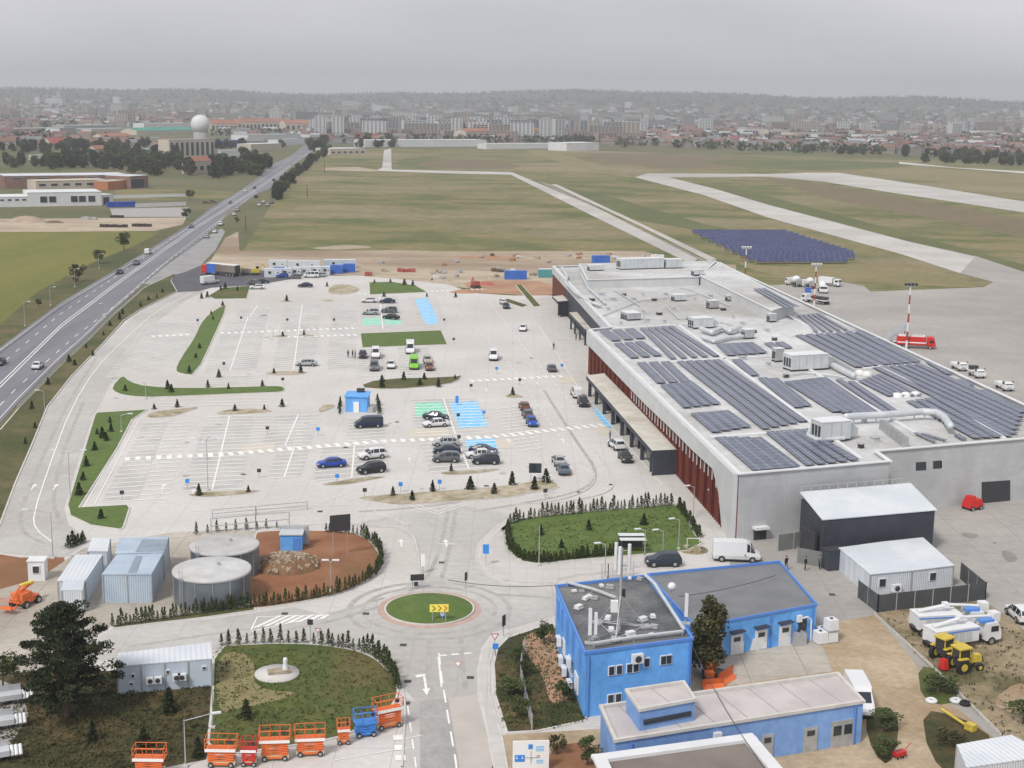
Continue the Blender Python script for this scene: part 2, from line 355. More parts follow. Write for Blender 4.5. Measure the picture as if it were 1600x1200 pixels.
HWR=[(-300,835),(0,662),(27,631),(95,563),(135,528),(175,488),(225,444),(270,406),(300,386),(340,352),(356,332),(380,318),(405,301),(420,297),(447,268),(462,253),(492,236),(500,230)]
HWL=[(490,225),(475,226),(457,242),(427,256),(397,284),(330,325),(295,351),(217,400),(155,437),(92,475),(0,543),(-300,760)]
flat('highway',HWR+HWL,.06,'asph')
M['slip']=mat('slip_road_asphalt',(.27,.265,.265),(.33,.325,.32),.15,grain=(1.,.1))
flat('slip_road',[(225,444),(265,411),(300,386),(318,373),(346,357),(352,362),(336,392),(318,410),(310,428),(272,432),(262,446)],.052,'slip')
flat('side_road',[(262,447),(268,431),(290,425),(318,413),(345,420),(420,424),(470,428),(470,434),(398,446),(330,450),(300,459),(272,458)],.062,'asph2')
# pale paving of car park and roads, under everything to the terminal and beyond
flat('car_park_paving',[(-260,1010),(0,826),(25,757),(50,700),(75,637),(112,590),(160,540),(195,502),(220,485),(250,470),(277,457),(330,449),(400,440),(470,431),(560,431),(620,436),(700,445),(740,458),(800,462),(862,462),(960,470),(1130,640),(1400,830),(1400,900),(1100,1300),(-260,1300)],.06,'conc')
flat('apron',[(1140,450),(1310,440),(1350,447),(1360,456),(1537,449),(1552,441),(1500,427),(1420,400),(1524,400),(1600,425),(1800,470),(1800,1300),(1350,1300),(1140,900)],.065,'apron')
flat('taxiway',[(992,277),(1012,271),(1200,272),(1257,270),(1310,270),(1412,285),(1600,315),(1800,350),(1800,372),(1600,332),(1380,299),(1287,284),(1200,276),(1045,277),(1120,296),(1200,320),(1417,377),(1524,401),(1500,427),(1407,397),(1200,340),(1100,305)],.07,'taxi')
flat('perimeter_road',[(600,235),(611,232),(612,265),(700,267),(800,269),(937,327),(1090,405),(1078,412),(925,337),(798,273),(700,271),(587,267),(597,262)],.07,'taxi')
M['ditch']=mat('grey_verge',(.22,.2,.17),(.3,.27,.23),.1)
flat('service_track',[(860,288),(870,288),(1120,405),(1108,408),(1000,353)],.055,'taxi'); flat('ditch',[(840,283),(856,287),(1104,408),(1094,407)],.06,'ditch')
flat('red_dirt_patch',[(-100,866),(0,867),(32,872),(100,872),(108,905),(60,935),(0,938),(-100,945)],.075,'redsoil')
flat('yard_ground',[(60,905),(130,858),(270,832),(400,830),(400,950),(325,960),(175,978),(130,1010),(-60,1150),(-200,1100),(-100,950)],.08,'yard')
flat('service_road',[(100,1035),(178,982),(330,968),(460,950),(500,960),(500,1003),(330,1016),(180,1030)],.085,'lane')
flat('patched_asphalt',[(655,1097),(742,1087),(765,1200),(800,1400),(660,1400)],.085,'patch')
M['patch2']=mat('beige_asphalt',(.44,.41,.37),(.49,.45,.41),.3); flat('patched_asphalt',[(700,1091),(745,1087),(772,1200),(800,1400),(742,1400),(718,1200)],.09,'patch2')
flat('sandy_yard',[(1040,980),(1270,980),(1366,962),(1400,1000),(1460,1080),(1560,1160),(1700,1300),(1350,1500),(1100,1500),(700,1500),(780,1150),(940,1140),(1040,1100)],.09,'tan')
M['scrub']=mat('sparse_scrub_dirt',(.30,.235,.15),(.12,.105,.05),.11,c3=(.35,.28,.19),bump=.15,bscale=2.,lo=.45,hi=.6,grain=(1.5,.25))
flat('weedy_ground',[(1366,960),(1450,945),(1540,940),(1600,985),(1750,1060),(1800,1400),(1700,1320),(1566,1154)],.095,'scrub')
flat('sandy_patch',[(1590,1065),(1640,1070),(1660,1110),(1590,1120),(1545,1100)],.1,'tan',1); flat('sandy_patch',[(1400,965),(1460,955),(1530,975),(1540,1020),(1480,1010)],.1,'tan',2)
flat('weedy_ground',[(1365,1105),(1400,1110),(1405,1150),(1390,1200),(1365,1180),(1350,1130)],.1,'weeds',1); flat('weedy_ground',[(1440,1110),(1500,1120),(1560,1160),(1545,1240),(1500,1230),(1450,1180)],.1,'weeds',1)
flat('weedy_ground',[(1433,1040),(1475,1050),(1500,1085),(1480,1105),(1440,1095)],.1,'lawn',1)
flat('sandy_yard_paving',[(1100,985),(1275,1000),(1290,1020),(1300,1050),(1120,1075),(1080,1040)],.095,'yard')
flat('ring_road',[(277,457),(250,470),(220,485),(160,540),(112,590),(75,637),(50,700),(25,757),(-5,826),(-5,865),(100,872),(140,845),(107,820),(100,795),(122,722),(145,650),(160,625),(172,600),(200,560),(235,510),(290,470),(322,455)],.078,'lane')
flat('approach_road',[(540,822),(620,826),(648,845),(655,905),(600,935),(500,962),(330,985),(180,1008),(180,1030),(330,1014),(500,1003),(590,1020),(630,1075),(650,1098),(745,1088),(745,1050),(755,1010),(790,985),(868,962),(868,918),(790,914),(758,900),(742,875),(745,850),(770,825),(800,805),(720,790),(640,800)],.079,'lane')
flat('approach_road',[(628,1090),(650,1098),(745,1088),(760,1160),(800,1400),(600,1400),(630,1200)],.0795,'lane')
# islands with kerbs
def island(name,l,m,sm=1,h=.2,kw=.25,top=None):
    p=PX(l,0,sm); g=MB(); g.prism(p,0.,h-.03,'kerb'); o=struct(name,g)
    q=inset(p,kw); g=MB(); g.sheet(q,h,m); struct(name+'_planting',g); return p
island('grass_verge',[(-300,850),(0,672),(29,638),(97,569),(137,533),(177,493),(227,449),(272,428),(268,440),(277,456),(250,469),(220,484),(195,500),(160,539),(112,589),(75,636),(50,698),(25,756),(0,824),(-260,1000)],'verge',0)
island('grass_island',[(325,463),(345,451),(392,447),(386,467),(335,468)],'lawn',0)
island('grass_island',[(347,478),(356,479),(336,525),(307,588),(281,585),(272,580),(280,562),(302,530),(312,507),(325,492)],'turf')
island('grass_island',[(191,586),(172,607),(180,615),(200,620),(237,622),(400,615),(440,614),(448,609),(440,604),(400,605),(300,608),(230,605),(205,598)],'turf')
island('grass_island',[(150,646),(231,641),(207,657),(185,700),(125,794),(200,790),(204,795),(194,826),(187,829),(140,822),(108,807),(104,790),(125,722),(147,650)],'turf',0)
for l in ([(227,655),(232,645),(277,640),(318,636),(290,645),(270,652)],[(330,650),(350,641),(400,639),(433,643),(400,647)],[(287,775),(312,770),(382,767),(412,766),(390,773),(320,779)],
          [(407,586),(427,580),(492,582),(450,588)],[(495,641),(507,632),(530,634),(500,647)],[(434,472),(447,470),(460,471),(447,473)],[(498,470),(515,468),(524,470),(510,472)],[(425,526),(440,524),(455,526),(440,528)],
          [(460,525),(476,523),(497,525),(478,527)],[(490,759),(560,747),(612,745),(575,752),(535,760)],[(680,740),(725,736),(794,732),(750,741),(700,744)],[(785,620),(800,615),(823,621),(800,623)],
          [(515,447),(540,444),(568,452),(545,461),(510,460)]):
    island('gravel_island',l,'gravel',2,h=.16,kw=.15)
island('gravel_island',[(550,780),(590,775),(640,772),(675,769),(800,760),(845,750),(872,755),(875,765),(825,772),(800,779),(725,784),(650,790),(615,791),(575,784)],'gravel')
island('grass_island',[(576,442),(612,441),(650,447),(668,457),(625,459),(577,461)],'turf',0)
island('grass_island',[(562,522),(690,517),(700,539),(565,544)],'turf',0)
island('gravel_island',[(556,606),(590,593),(710,590),(724,586),(716,598),(675,605),(607,610)],'verge',1)
island('grass_strip_bed',[(805,446),(816,446),(846,479),(833,480)],'lawn',0); island('grass_strip_bed',[(778,468),(796,468),(826,478),(815,481)],'verge',0)
LAWN=island('hedged_lawn',[(792,820),(812,812),(920,801),(1055,790),(1070,800),(1088,838),(1100,850),(1075,862),(960,872),(885,878),(842,883),(814,879),(799,864)],'turf',0)
# roundabout
RC=G(671,953); ring=[RC+Vector((math.cos(t)*5.8,math.sin(t)*5.8,0)) for t in [2*math.pi*i/48 for i in range(48)]]
g=MB(); g.prism(ring,0,.1,'redp'); struct('roundabout_apron',g)
ring=[RC+Vector((math.cos(t)*5.05,math.sin(t)*5.05,0)) for t in [2*math.pi*i/48 for i in range(48)]]
g=MB(); g.prism(ring,.0,.24,'kerb'); struct('roundabout_kerb',g)
g=MB(); n=10; vsr=[];fsr=[]
for j in range(n):
    rr=4.85*(1-j/n); 
    for i in range(48): vsr.append((RC.x+rr*math.cos(i*math.pi/24),RC.y+rr*math.sin(i*math.pi/24),.26+.5*math.sin(j/n*math.pi/2)))
g.add(vsr,[(j*48+i,j*48+(i+1)%48,(j+1)*48+(i+1)%48,(j+1)*48+i) for j in range(n-1) for i in range(48)]+[[(n-1)*48+i for i in range(48)]],'turf',True); struct('roundabout_lawn',g)
YARDP=[(392,835),(420,830),(500,830),(548,832),(580,845),(596,870),(594,890),(585,902),(555,920),(520,932),(462,944),(400,953),(385,950)]
island('tank_yard_soil',YARDP,'redsoil',1,h=.16)
island('hedge_bed',[(172,979),(240,969),(325,957),(400,948),(400,955),(325,966),(240,976),(175,984)],'verge',0,h=.17)
OVAL=[(332,1012),(400,1008),(450,1007),(500,1009),(560,1018),(590,1032),(612,1053),(625,1078),(620,1098),(600,1118),(560,1143),(520,1158),(455,1168),(400,1176),(320,1186),(330,1100)]
island('oval_lawn',OVAL,'lawn',1)
flat('rough_grass',[(-300,1100),(0,1055),(60,1050),(180,1050),(330,1048),(330,1100),(322,1188),(180,1215),(100,1400),(-300,1400)],.13,'weeds')
flat('dark_yard',[(-200,1080),(0,1065),(30,1075),(45,1120),(20,1160),(0,1190),(-200,1300)],.15,'patch')
island('grass_bank',[(792,998),(866,974),(880,1010),(905,1080),(918,1128),(840,1145),(790,1148),(772,1090),(769,1040),(775,1015)],'weeds',0)
island('pavement',[(800,812),(770,835),(750,856),(746,876),(762,899),(790,912),(870,915),(870,905),(1000,890),(1000,876),(885,882),(842,888),(808,884),(790,865),(784,822)],'walk',1,h=.17)
island('pavement',[(792,985),(770,990),(752,1015),(745,1050),(748,1085),(770,1200),(790,1300),(812,1300),(785,1150),(766,1085),(765,1040),(772,1015),(800,992)],'walk',0,h=.17)
island('pavement',[(808,470),(842,509),(904,605),(977,697),(1040,762),(1130,850),(1175,850),(1140,800),(1060,742),(922,583),(880,480),(862,463)],'walk',0,h=.15)
flat('bare_patch',[(812,1000),(845,985),(868,990),(885,1040),(898,1090),(860,1110),(850,1060),(825,1030)],.215,'redirt',2)
flat('bare_patch',[(335,1030),(375,1018),(400,1040),(395,1075),(440,1085),(470,1082),(430,1100),(370,1110),(340,1120)],.215,'strip1',2)
flat('garden_bed',[(850,1168),(925,1160),(955,1210),(960,1300),(840,1300)],.12,'redsoil',1)
# kerb lines (thin real kerbs)
RBN=[0]
def ribbon(mb,pts,wd,z,m,h=0.):      # one mitred strip; every strip lies a hair above the last so that crossings never share a plane
    q=[pts[0]]
    for p in pts[1:]:
        if (p-q[-1]).to_2d().length>1e-3: q.append(p)
    if len(q)<2: return
    RBN[0]=(RBN[0]+1)%60; z+=RBN[0]*.00012 if not h else 0; L_,R_=[],[]
    for k,p in enumerate(q):
        d1=(p-q[k-1]).to_2d().normalized() if k else None; d2=(q[k+1]-p).to_2d().normalized() if k<len(q)-1 else None
        d1=d1 or d2; d2=d2 or d1; b=(d1+d2); b=b.normalized() if b.length>1e-3 else d1; n_=Vector((-b.y,b.x)); w_=wd/2/max(.5,n_.dot(Vector((-d1.y,d1.x))))
        L_.append((p.x+n_.x*w_,p.y+n_.y*w_)); R_.append((p.x-n_.x*w_,p.y-n_.y*w_))
    n=len(q); zt=z+h; vs=[(x,y,zt) for x,y in R_+L_]; fs=[(k,k+1,n+k+1,n+k) for k in range(n-1)]
    if h: vs+=[(x,y,z) for x,y in R_+L_]; fs+=[(2*n+k,2*n+k+1,k+1,k) for k in range(n-1)]+[(n+k,n+k+1,3*n+k+1,3*n+k) for k in range(n-1)]
    mb.add(vs,fs,m)
def PL(l,sm=0):
    p=[G(x,y) for x,y in l]
    for _ in range(sm):
        q=[p[0]]
        for a,b in zip(p,p[1:]): q+=[a*.75+b*.25,a*.25+b*.75]
        p=q+[p[-1]]
    return p
g=MB()
for l in ([(300,833),(400,826),(540,818),(620,822),(645,835),(653,860),(657,905)],[(800,645),(860,740)],[(640,822),(540,780)],[(628,1075),(634,1100),(628,1200)],
          [(905,722),(932,740),(925,765),(870,785),(800,790)],[(860,740),(910,745),(920,760)],[(850,790),(900,783),(955,770),(960,750),(930,705)],[(0,865),(40,873),(100,873),(200,850),(300,838)]):
    ribbon(g,PL(l,2),.18,.05,'kerb',.13)
struct('kerbs',g)
MK=MB()
def mline(l,wd=.15,sm=0,dash=None,m='line',z=.1):
    p=PL(l,sm)
    if not dash: ribbon(MK,p,wd,z,m); return
    on,off=dash; t=0
    for a,b in zip(p,p[1:]):
        d=b-a; Ln=d.length; d.normalize(); s=-t
        while s<Ln:
            a0=max(0,s); b0=min(Ln,s+on)
            if b0>a0: ribbon(MK,[a+d*a0,a+d*b0],wd,z,m)
            s+=on+off
        t=(Ln+t)%(on+off)
# highway markings
mline([(-200,740),(0,600),(95,508),(185,440),(217,417),(300,358),(390,302),(440,268),(485,236)],.25); mline([(-200,752),(0,606),(95,512),(187,442),(219,419),(302,360),(392,303),(442,269),(487,237)],.25)
mline([(-200,700),(0,571),(93,492),(170,440),(217,408),(297,355),(360,312),(418,266),(480,231)],.2,dash=(4,7)); mline([(-200,795),(0,634),(27,606),(115,528),(200,463),(255,414),(318,368),(398,303),(450,268),(490,238)],.2,dash=(4,7))
mline([(-200,740-65+0),(0,548),(92,480),(155,442),(217,405),(295,356),(330,330),(397,289),(457,247)],.15); mline([(-200,822),(0,654),(27,624),(95,557),(135,522),(175,483),(225,439),(270,401),(340,347),(400,300)],.15)
# ring road and aisles
mline([(82,848),(55,828),(52,805),(75,735),(110,640),(150,575),(190,535),(245,485),(300,458)],.18,1)
mline([(217,657),(147,790)],.15); mline([(205,660),(130,795)],.15)
XW=[(195,718),(350,711),(600,690),(760,684),(948,664)]
XK=dict(dash=(.8,.8)); XWD=2.3
for l in (XW,[(237,526),(300,523)],[(345,521),(560,513)],[(735,596),(885,588)],[(560,460),(760,452)],[(448,527),(560,524)]): mline(l,XWD,**XK)
BAY=MB()
def stalls(fl,fr,nr,nl,mid=True,fill=True,step=2.5,n=None):
    FL,FR,NR,NL=[G(*p) for p in (fl,fr,nr,nl)]; n=n or max(1,round((FL-NL).length/step))
    if fill: BAY.sheet([NL,NR,FR,FL],.075,'bay')
    for i in range(n+1):
        t=i/n; ribbon(MK,[NL.lerp(FL,t),NR.lerp(FR,t)],.34,.1,'line')
    if mid: ribbon(MK,[NL.lerp(NR,.5),FL.lerp(FR,.5)],.25,.104,'line')
stalls((225,662),(262,660),(215,782),(158,786),False)
stalls((322,652),(395,650),(378,764),(285,768)); stalls((470,650),(480,650),(470,700),(455,700),False,False)
stalls((435,700),(485,698),(470,745),(418,748),True); stalls((505,700),(602,694),(610,742),(488,752))
stalls((655,688),(772,684),(792,728),(672,738)); stalls((640,625),(745,622),(770,676),(652,682)); stalls((545,655),(600,652),(602,686),(540,690),False)
stalls((432,650),(500,648),(485,695),(405,700)); stalls((330,590),(420,586),(412,598),(318,601),False)
stalls((232,500),(300,496),(250,580),(165,590),False); stalls((356,500),(418,492),(400,576),(318,583)); stalls((380,478),(425,476),(416,494),(366,496))
stalls((444,478),(500,475),(492,575),(425,580)); stalls((300,496),(318,495),(275,575),(252,580),False); stalls((262,662),(300,660),(262,780),(215,782),False,False); stalls((395,650),(432,650),(405,700),(386,702),False,False); stalls((545,690),(602,686),(640,688),(545,695),False,False,n=1); stalls((770,640),(810,636),(850,700),(806,706),False,False); stalls((519,474),(556,472),(556,575),(512,578),False); stalls((566,466),(620,463),(632,512),(564,516))
stalls((560,546),(600,545),(602,590),(556,592),False); stalls((622,544),(668,543),(690,585),(626,588),False)
stalls((640,465),(683,464),(700,512),(655,515),False,False); stalls((250,625),(420,622),(420,632),(240,636),False,False,n=2)
struct('parking_bays',BAY)
CP=MB()
def cp(l,m): CP.sheet(PX(l),.09,m)
cp([(648,468),(668,466),(686,502),(680,507),(668,508),(661,500)],'bluep'); cp([(566,498),(595,497),(596,508),(566,509)],'greenp'); cp([(600,497),(624,496),(628,507),(601,508)],'greenp')
cp([(648,631),(690,629),(700,650),(651,652)],'greenp'); cp([(702,630),(745,627),(762,667),(718,670)],'bluep'); cp([(727,688),(772,686),(778,703),(732,705)],'bluep')
cp([(310,590),(312,590),(312,589)],'bluep')
CP.sheet(PX([(926,635),(944,650),(960,672),(948,668),(932,650)]),.16,'bluep')
struct('coloured_bays',CP)
# arrows, chevrons and other painted marks
def mk(l,m='line',z=.1): MK.sheet(PX(l),z,m)
for x,y in ((52,762),(86,762),(255,762),(302,770),(697,850),(430,905),(627,850),(795,690),(840,600),(760,610),(880,690),(640,720)):
    a=G(x,y); d=Vector((-.115,.993,0)); s=Vector((.993,.115,0)); ribbon(MK,[a-d*1.4,a+d*.6],.22,.1,'line'); MK.sheet([a+d*.6-s*.45,a+d*.6+s*.45,a+d*1.7],.1,'line')
a=G(697,851); s=Vector((1,.05,0)); ribbon(MK,[a-s*1.,a+s*1.],.25,.101,'line')
for k in range(7):
    x=400+k*17; mk([(x-8,983-k*2.2),(x+4,981-k*2.2),(x+42-k*4.6,963-k*.3),(x+36-k*4.6,963-k*.3)])
mline([(392,988),(508,962)],.15); mline([(392,986),(402,965),(508,962)],.15)
mline([(640,786),(683,800),(722,788)],.18); mline([(632,788),(683,804),(730,789)],.18); mline([(686,1022),(690,1060),(700,1120),(712,1190),(720,1260)],.18,dash=(3,1.6)); mline([(685,1028),(690,1075)],.2)
mline([(686,1026),(742,1021)],.35,dash=(.8,.5)); mline([(637,1105),(650,1200),(655,1260)],.15,dash=(2,1.5))
mk([(708,1035),(723,1033),(717,1047)],'redp'); mk([(712,1037),(719,1036),(716,1042)],'line',.105)
mk([(649,1056),(664,1054),(665,1058),(650,1060)]); mk([(661,1059),(665,1059),(668,1078),(664,1078)],'line',.101); mk([(660,1078),(672,1077),(667,1088)],'line',.102)
mline([(620,1158),(660,1150)],.12); mline([(520,1190),(625,1172),(640,1170)],.12); mline([(622,1150),(626,1190)],.9,dash=(1.,1.))
mline([(925,632),(1035,760)],.12,z=.17); mline([(842,509),(902,605)],.12,z=.17); mline([(700,470),(790,560),(880,690)],.12,dash=(2,2)); mline([(760,465),(800,520),(900,640)],.12,dash=(2,2))
mline([(700,640),(795,640)],.1); mline([(300,800),(540,790)],.12); mline([(560,765),(500,788)],.12)
mk([(1492,262),(1600,268),(1700,274),(1700,277),(1600,271),(1405,256),(1405,253)],'kerb',.1)
M['tyremark']=mat('tyre_worn_paving',(.36,.345,.33),(.43,.415,.39),.5,grain=(.8,.12))
for rr_,wd_ in ((7.4,.5),(9.0,.6)):
    q=[RC+Vector((math.cos(t*.13)*rr_,math.sin(t*.13)*rr_,0)) for t in range(49)]; ribbon(MK,q,wd_,.087,'tyremark')
for l in ([(700,800),(690,850),(672,900),(640,925)],[(712,800),(702,860),(690,905)],[(600,935),(500,968),(330,992),(200,1012)],[(605,945),(500,978),(330,1002)],[(672,1000),(668,1050),(676,1090)],[(720,1000),(722,1040),(728,1080)],[(70,850),(35,835),(30,800),(60,730),(100,640),(150,560)],[(95,820),(80,780),(100,700),(130,630)],[(780,930),(860,935)],[(740,800),(800,790),(900,772),(940,745),(900,690),(850,610)],[(560,800),(640,795),(720,785)]):
    ribbon(MK,PL(l,2),.55,.087,'tyremark')
M['drain']=mat('cast_iron_cover',(.07,.07,.07))
for x,y in ((445,960),(630,1009),(735,1060),(637,1066),(635,1100),(572,960),(690,880),(905,770),(955,758),(760,760),(500,800),(380,742),(540,700),(620,660),(700,600),(830,560),(300,640),(240,560),(870,500),(1065,778),(1300,930)):
    a=G(x,y); MK.sheet([a+Vector((-.35,-.35,0)),a+Vector((.35,-.35,0)),a+Vector((.35,.35,0)),a+Vector((-.35,.35,0))],.105,'drain')
for i in range(60):     # oil drips and repair patches in the bays and lanes
    x=random.uniform(180,900); y=random.uniform(470,780); a=G(x,y); q=random.uniform(.25,.9)
    MK.sheet([a+Vector((math.cos(k)*q*random.uniform(.6,1.2),math.sin(k)*q*random.uniform(.6,1.2),0)) for k in (0,1,2,3,4,5)],.0885+i*.0001,'tyremark')
# yellow tinted paving patches
for l in ([(380,696),(430,692),(428,706),(376,709)],[(750,690),(800,686),(805,700),(755,704)],[(870,590),(905,588),(912,598),(876,600)],[(930,668),(955,666),(965,676),(938,680)],[(640,672),(700,670),(702,682),(642,684)]):
    M['warmp']=mat('warm_paving',(.60,.53,.42),(.58,.54,.48),.4); mk(l,'warmp',.085)
# solar shaped road stains on apron
for l in ([(1500,833),(1532,836),(1520,843),(1508,840)],[(1565,860),(1582,864),(1592,876),(1575,880),(1566,870)],[(1550,848),(1558,848),(1554,851)]):
    M['stain']=mat('oil_stain',(.23,.21,.19),(.28,.26,.24),.5); MK.sheet(PX(l,0,2),.1,'stain')
struct('road_markings',MK)
# ------------------------------------------------------------ trees and shrubs
def leaves(mb,c,r,n,s,m,rnd,flat=.0,shell=.55):
    vs=[];fs=[]
    for _ in range(n):
        while 1:
            p=Vector((rnd.uniform(-1,1),rnd.uniform(-1,1),rnd.uniform(-1,1)))
            if shell<p.length<=1 or (p.length<=1 and rnd.random()<.25): break
        p=Vector((c[0]+p.x*r[0],c[1]+p.y*r[1],c[2]+p.z*r[2]))
        u=Vector((rnd.gauss(0,1),rnd.gauss(0,1),rnd.gauss(0,1)*(1-flat))).normalized(); v=u.orthogonal().normalized(); v.rotate(Matrix.Rotation(rnd.uniform(0,6.28),3,u))
        k=s*rnd.uniform(.6,1.3); b=len(vs); vs+=[p-u*k*.5,p+v*k*.38,p+u*k*.5,p-v*k*.38]; fs.append((b,b+1,b+2,b+3))
    mb.add(vs,fs,m)
def conifer(name,h,r,n,s,seed,m='leafd',layers=7):
    rnd=random.Random(seed); e=empty(name,(0,0,-50))
    t=MB(); t.tube((0,0,0),(0,0,h*.95),h*.022,'trunk',6,h*.005); t.build('trunk',e)
    b=MB()
    for k in range(layers):
        z=h*(.12+.8*k/(layers-1)); rr=r*(1-k/(layers-.3))**.8
        nb=max(3,int(8*rr/r)+2)
        for j in range(nb):
            a=j/nb*6.283+k*.9+rnd.uniform(-.2,.2); q=rr*rnd.uniform(.55,1.05)
            leaves(b,(math.cos(a)*q*.6,math.sin(a)*q*.6,z-rr*.12),(q*.45,q*.45,h/layers*.45),max(5,int(n/layers/nb)),s,m,rnd,.4,.2)
    leaves(b,(0,0,h*.93),(r*.12,r*.12,h*.08),int(n*.05)+6,s*.8,m,rnd)
    b.build('crown',e); return e
def broad(name,h,r,n,s,seed,m='leafm',trunkh=.28,clumps=14,sq=1.):
    rnd=random.Random(seed); e=empty(name,(0,0,-50)); t=MB(); top=Vector((0,0,h*.6)); t.tube((0,0,0),(0,0,h*.45),h*.03,'trunk',7,h*.018)
    b=MB()
    for k in range(clumps):
        a=rnd.uniform(0,6.28); q=math.sqrt(rnd.random())*r*.72; z=h*(trunkh+.12)+rnd.random()*h*(.8-trunkh)*(1-.45*(q/r)**2)
        c=Vector((math.cos(a)*q,math.sin(a)*q,z)); k2=r*rnd.uniform(.26,.45)
        if k<8: t.tube((0,0,h*.35),c,h*.012,'trunk',5,h*.004)
        leaves(b,c,(k2,k2,k2*.8*sq),n//clumps,s,m,rnd)
    t.build('trunk',e); b.build('crown',e); return e
def hedgeshrub(name,h,r,n,seed,m='hedge'):
    rnd=random.Random(seed); e=MB(); e.tube((0,0,0),(0,0,h*.8),.04,'trunk',5,.01)
    for k in range(5):
        z=h*(.15+.18*k); rr=r*(1-.17*k); leaves(e,(rnd.uniform(-.05,.05),rnd.uniform(-.05,.05),z),(rr,rr,h*.14),n//5,r*.42,m,rnd,0,.3)
    leaves(e,(0,0,h*.97),(r*.12,r*.12,h*.1),n//12,r*.3,m,rnd)
    return e.build(name)
HS=[hedgeshrub('thuja_shrub',2.2,.5,230,i) for i in range(3)]
TH=hedgeshrub('thuja_shrub',2.0,.62,260,9)
def hedge_line(px,n,label,group,hmin=.8,hmax=1.15,protos=None,closed=False):
    p=[G(x,y) for x,y in px]; p=PL(px,1); seg=[(b-a).length for a,b in zip(p,p[1:])]; tot=sum(seg)
    for i in range(n):
        d=tot*(i+.5)/n; k=0
        while d>seg[k] and k<len(seg)-1: d-=seg[k]; k+=1
        c=p[k].lerp(p[k+1],min(1,d/seg[k])); c+=Vector((random.uniform(-.12,.12),random.uniform(-.12,.12),0)); c.z=.15
        s=random.uniform(hmin*.6,hmax*.86); place(random.choice(protos or HS),c,random.uniform(0,6),label,'shrub',group,(s*random.uniform(.85,1.1),)*2+(s,))
hedge_line([(796,822),(815,813),(920,802),(1052,791)],44,'slim conical evergreen in the pale row along the far side of the hedged lawn','hedge row along the far side of the hedged lawn',.8,1.2)
hedge_line([(1060,793),(1078,818),(1092,842)],16,'dense evergreen shrub along the right end of the hedged lawn','hedge along the right end of the hedged lawn',.75,1.05,[TH])
hedge_line([(793,826),(795,850),(802,866),(818,877),(845,881),(890,876),(965,868)],72,'dense evergreen shrub in the hedge curving round the near side of the lawn','hedge round the near side of the hedged lawn',.7,.95,[TH])
hedge_line([(338,1012),(400,1007),(450,1006),(495,1008)],12,'spaced conical evergreen at the far edge of the oval lawn','spaced conifers at the far edge of the oval lawn',.9,1.15)
hedge_line([(500,1009),(560,1017),(590,1030),(612,1053),(624,1080)],26,'conical evergreen crowded along the right curve of the oval lawn','hedge round the right curve of the oval lawn',.9,1.2)
hedge_line([(174,981),(240,971),(325,959),(400,950),(462,942),(520,931)],58,'small dark evergreen in the hedge along the near side of the tank yard','hedge along the near side of the tank yard',.75,1.0)
hedge_line([(522,930),(557,919),(587,900),(596,887),(596,868),(580,846),(552,835),(505,833)],46,'evergreen shrub in the hedge round the curved end of the red soil yard','hedge round the curved end of the red soil yard',.8,1.1)
hedge_line([(300,838),(340,832),(400,828),(440,826)],9,'thin young evergreen behind the two round tanks','thin evergreens behind the tanks',.7,1.)
hedge_line([(105,858),(120,853),(133,848)],6,'dark evergreen beside the white container by the ring road','shrubs beside the containers',.9,1.2,[TH])
hedge_line([(530,650),(532,628)],6,'evergreen in the clipped hedge left of the blue parking kiosk','hedges beside the blue kiosk',.8,.9,[TH]); hedge_line([(594,650),(590,626)],6,'evergreen in the clipped hedge right of the blue parking kiosk','hedges beside the blue kiosk',.8,.9,[TH])
# small conifers, each where the photograph has one
SC=[conifer('young_conifer',2.35,1.05,420,.32,20+i) for i in range(2)]
def coni(lst,label,group,s=1.):
    for i,(x,y) in enumerate(lst):
        k=s*random.uniform(.55,1.0); k=(k*random.uniform(.8,1.25),k*random.uniform(.8,1.25),k); p=G(x,y); p.z=.12
        place(SC[i%2],p,random.uniform(0,6),label,'tree',group,k)
coni([(614,776),(644,783),(676,769),(735,766),(772,773),(800,759),(835,766),(853,755)],'squat dark young conifer on the long gravel island','young conifers on the long gravel island',1.)
coni([(172,662),(174,676),(166,690),(152,680),(148,705),(135,730),(130,752),(160,686),(124,775),(158,812)],'young conifer on the long grass triangle left of the lower car park','young conifers on the left grass triangle',.85)
coni([(262,609),(268,614),(325,606),(196,612),(357,609),(241,640),(277,637),(410,604)],'young conifer on the curved grass strip below the upper car park','young conifers on the curved grass strip',.8)
coni([(311,775),(388,770),(367,643),(55,670),(40,695),(50,640),(75,602),(108,566)],'lone young conifer near the left road','scattered young conifers near the left road',.75)
coni([(342,590),(428,584),(470,583),(441,636),(413,641),(442,526),(475,524),(448,471),(705,737),(801,618),(511,448),(712,465)],'lone young conifer on a small parking island','young conifers on small parking islands',.75)
coni([(597,606),(631,594),(656,603),(663,594),(685,605),(711,593),(597,598)],'young conifer on the brownish island between the car parks','young conifers on the brownish island',.8)
coni([(585,443),(610,442),(632,446),(645,447),(667,464),(600,464)],'young conifer at the far green island of the car park','young conifers at the far green island',.85)
coni([(348,478),(333,500),(330,492),(312,545),(306,560),(296,583)],'young conifer on the leaf shaped grass island','young conifers on the leaf shaped island',.75)
coni([(315,467),(324,465),(345,454),(352,452),(371,455)],'young conifer on the far left grass patch by the side road','young conifers on the far left grass patch',.9)
coni([(135,545),(162,525),(172,510),(187,500),(192,492),(220,480),(232,470),(245,466),(145,556),(117,572),(254,458)],'young conifer on the verge between highway and ring road','young conifers along the ring road verge',.8)
coni([(845,850-12),(877,858),(920,830),(1006,822)],'round young conifer inside the hedged lawn','young conifers inside the hedged lawn',.9)
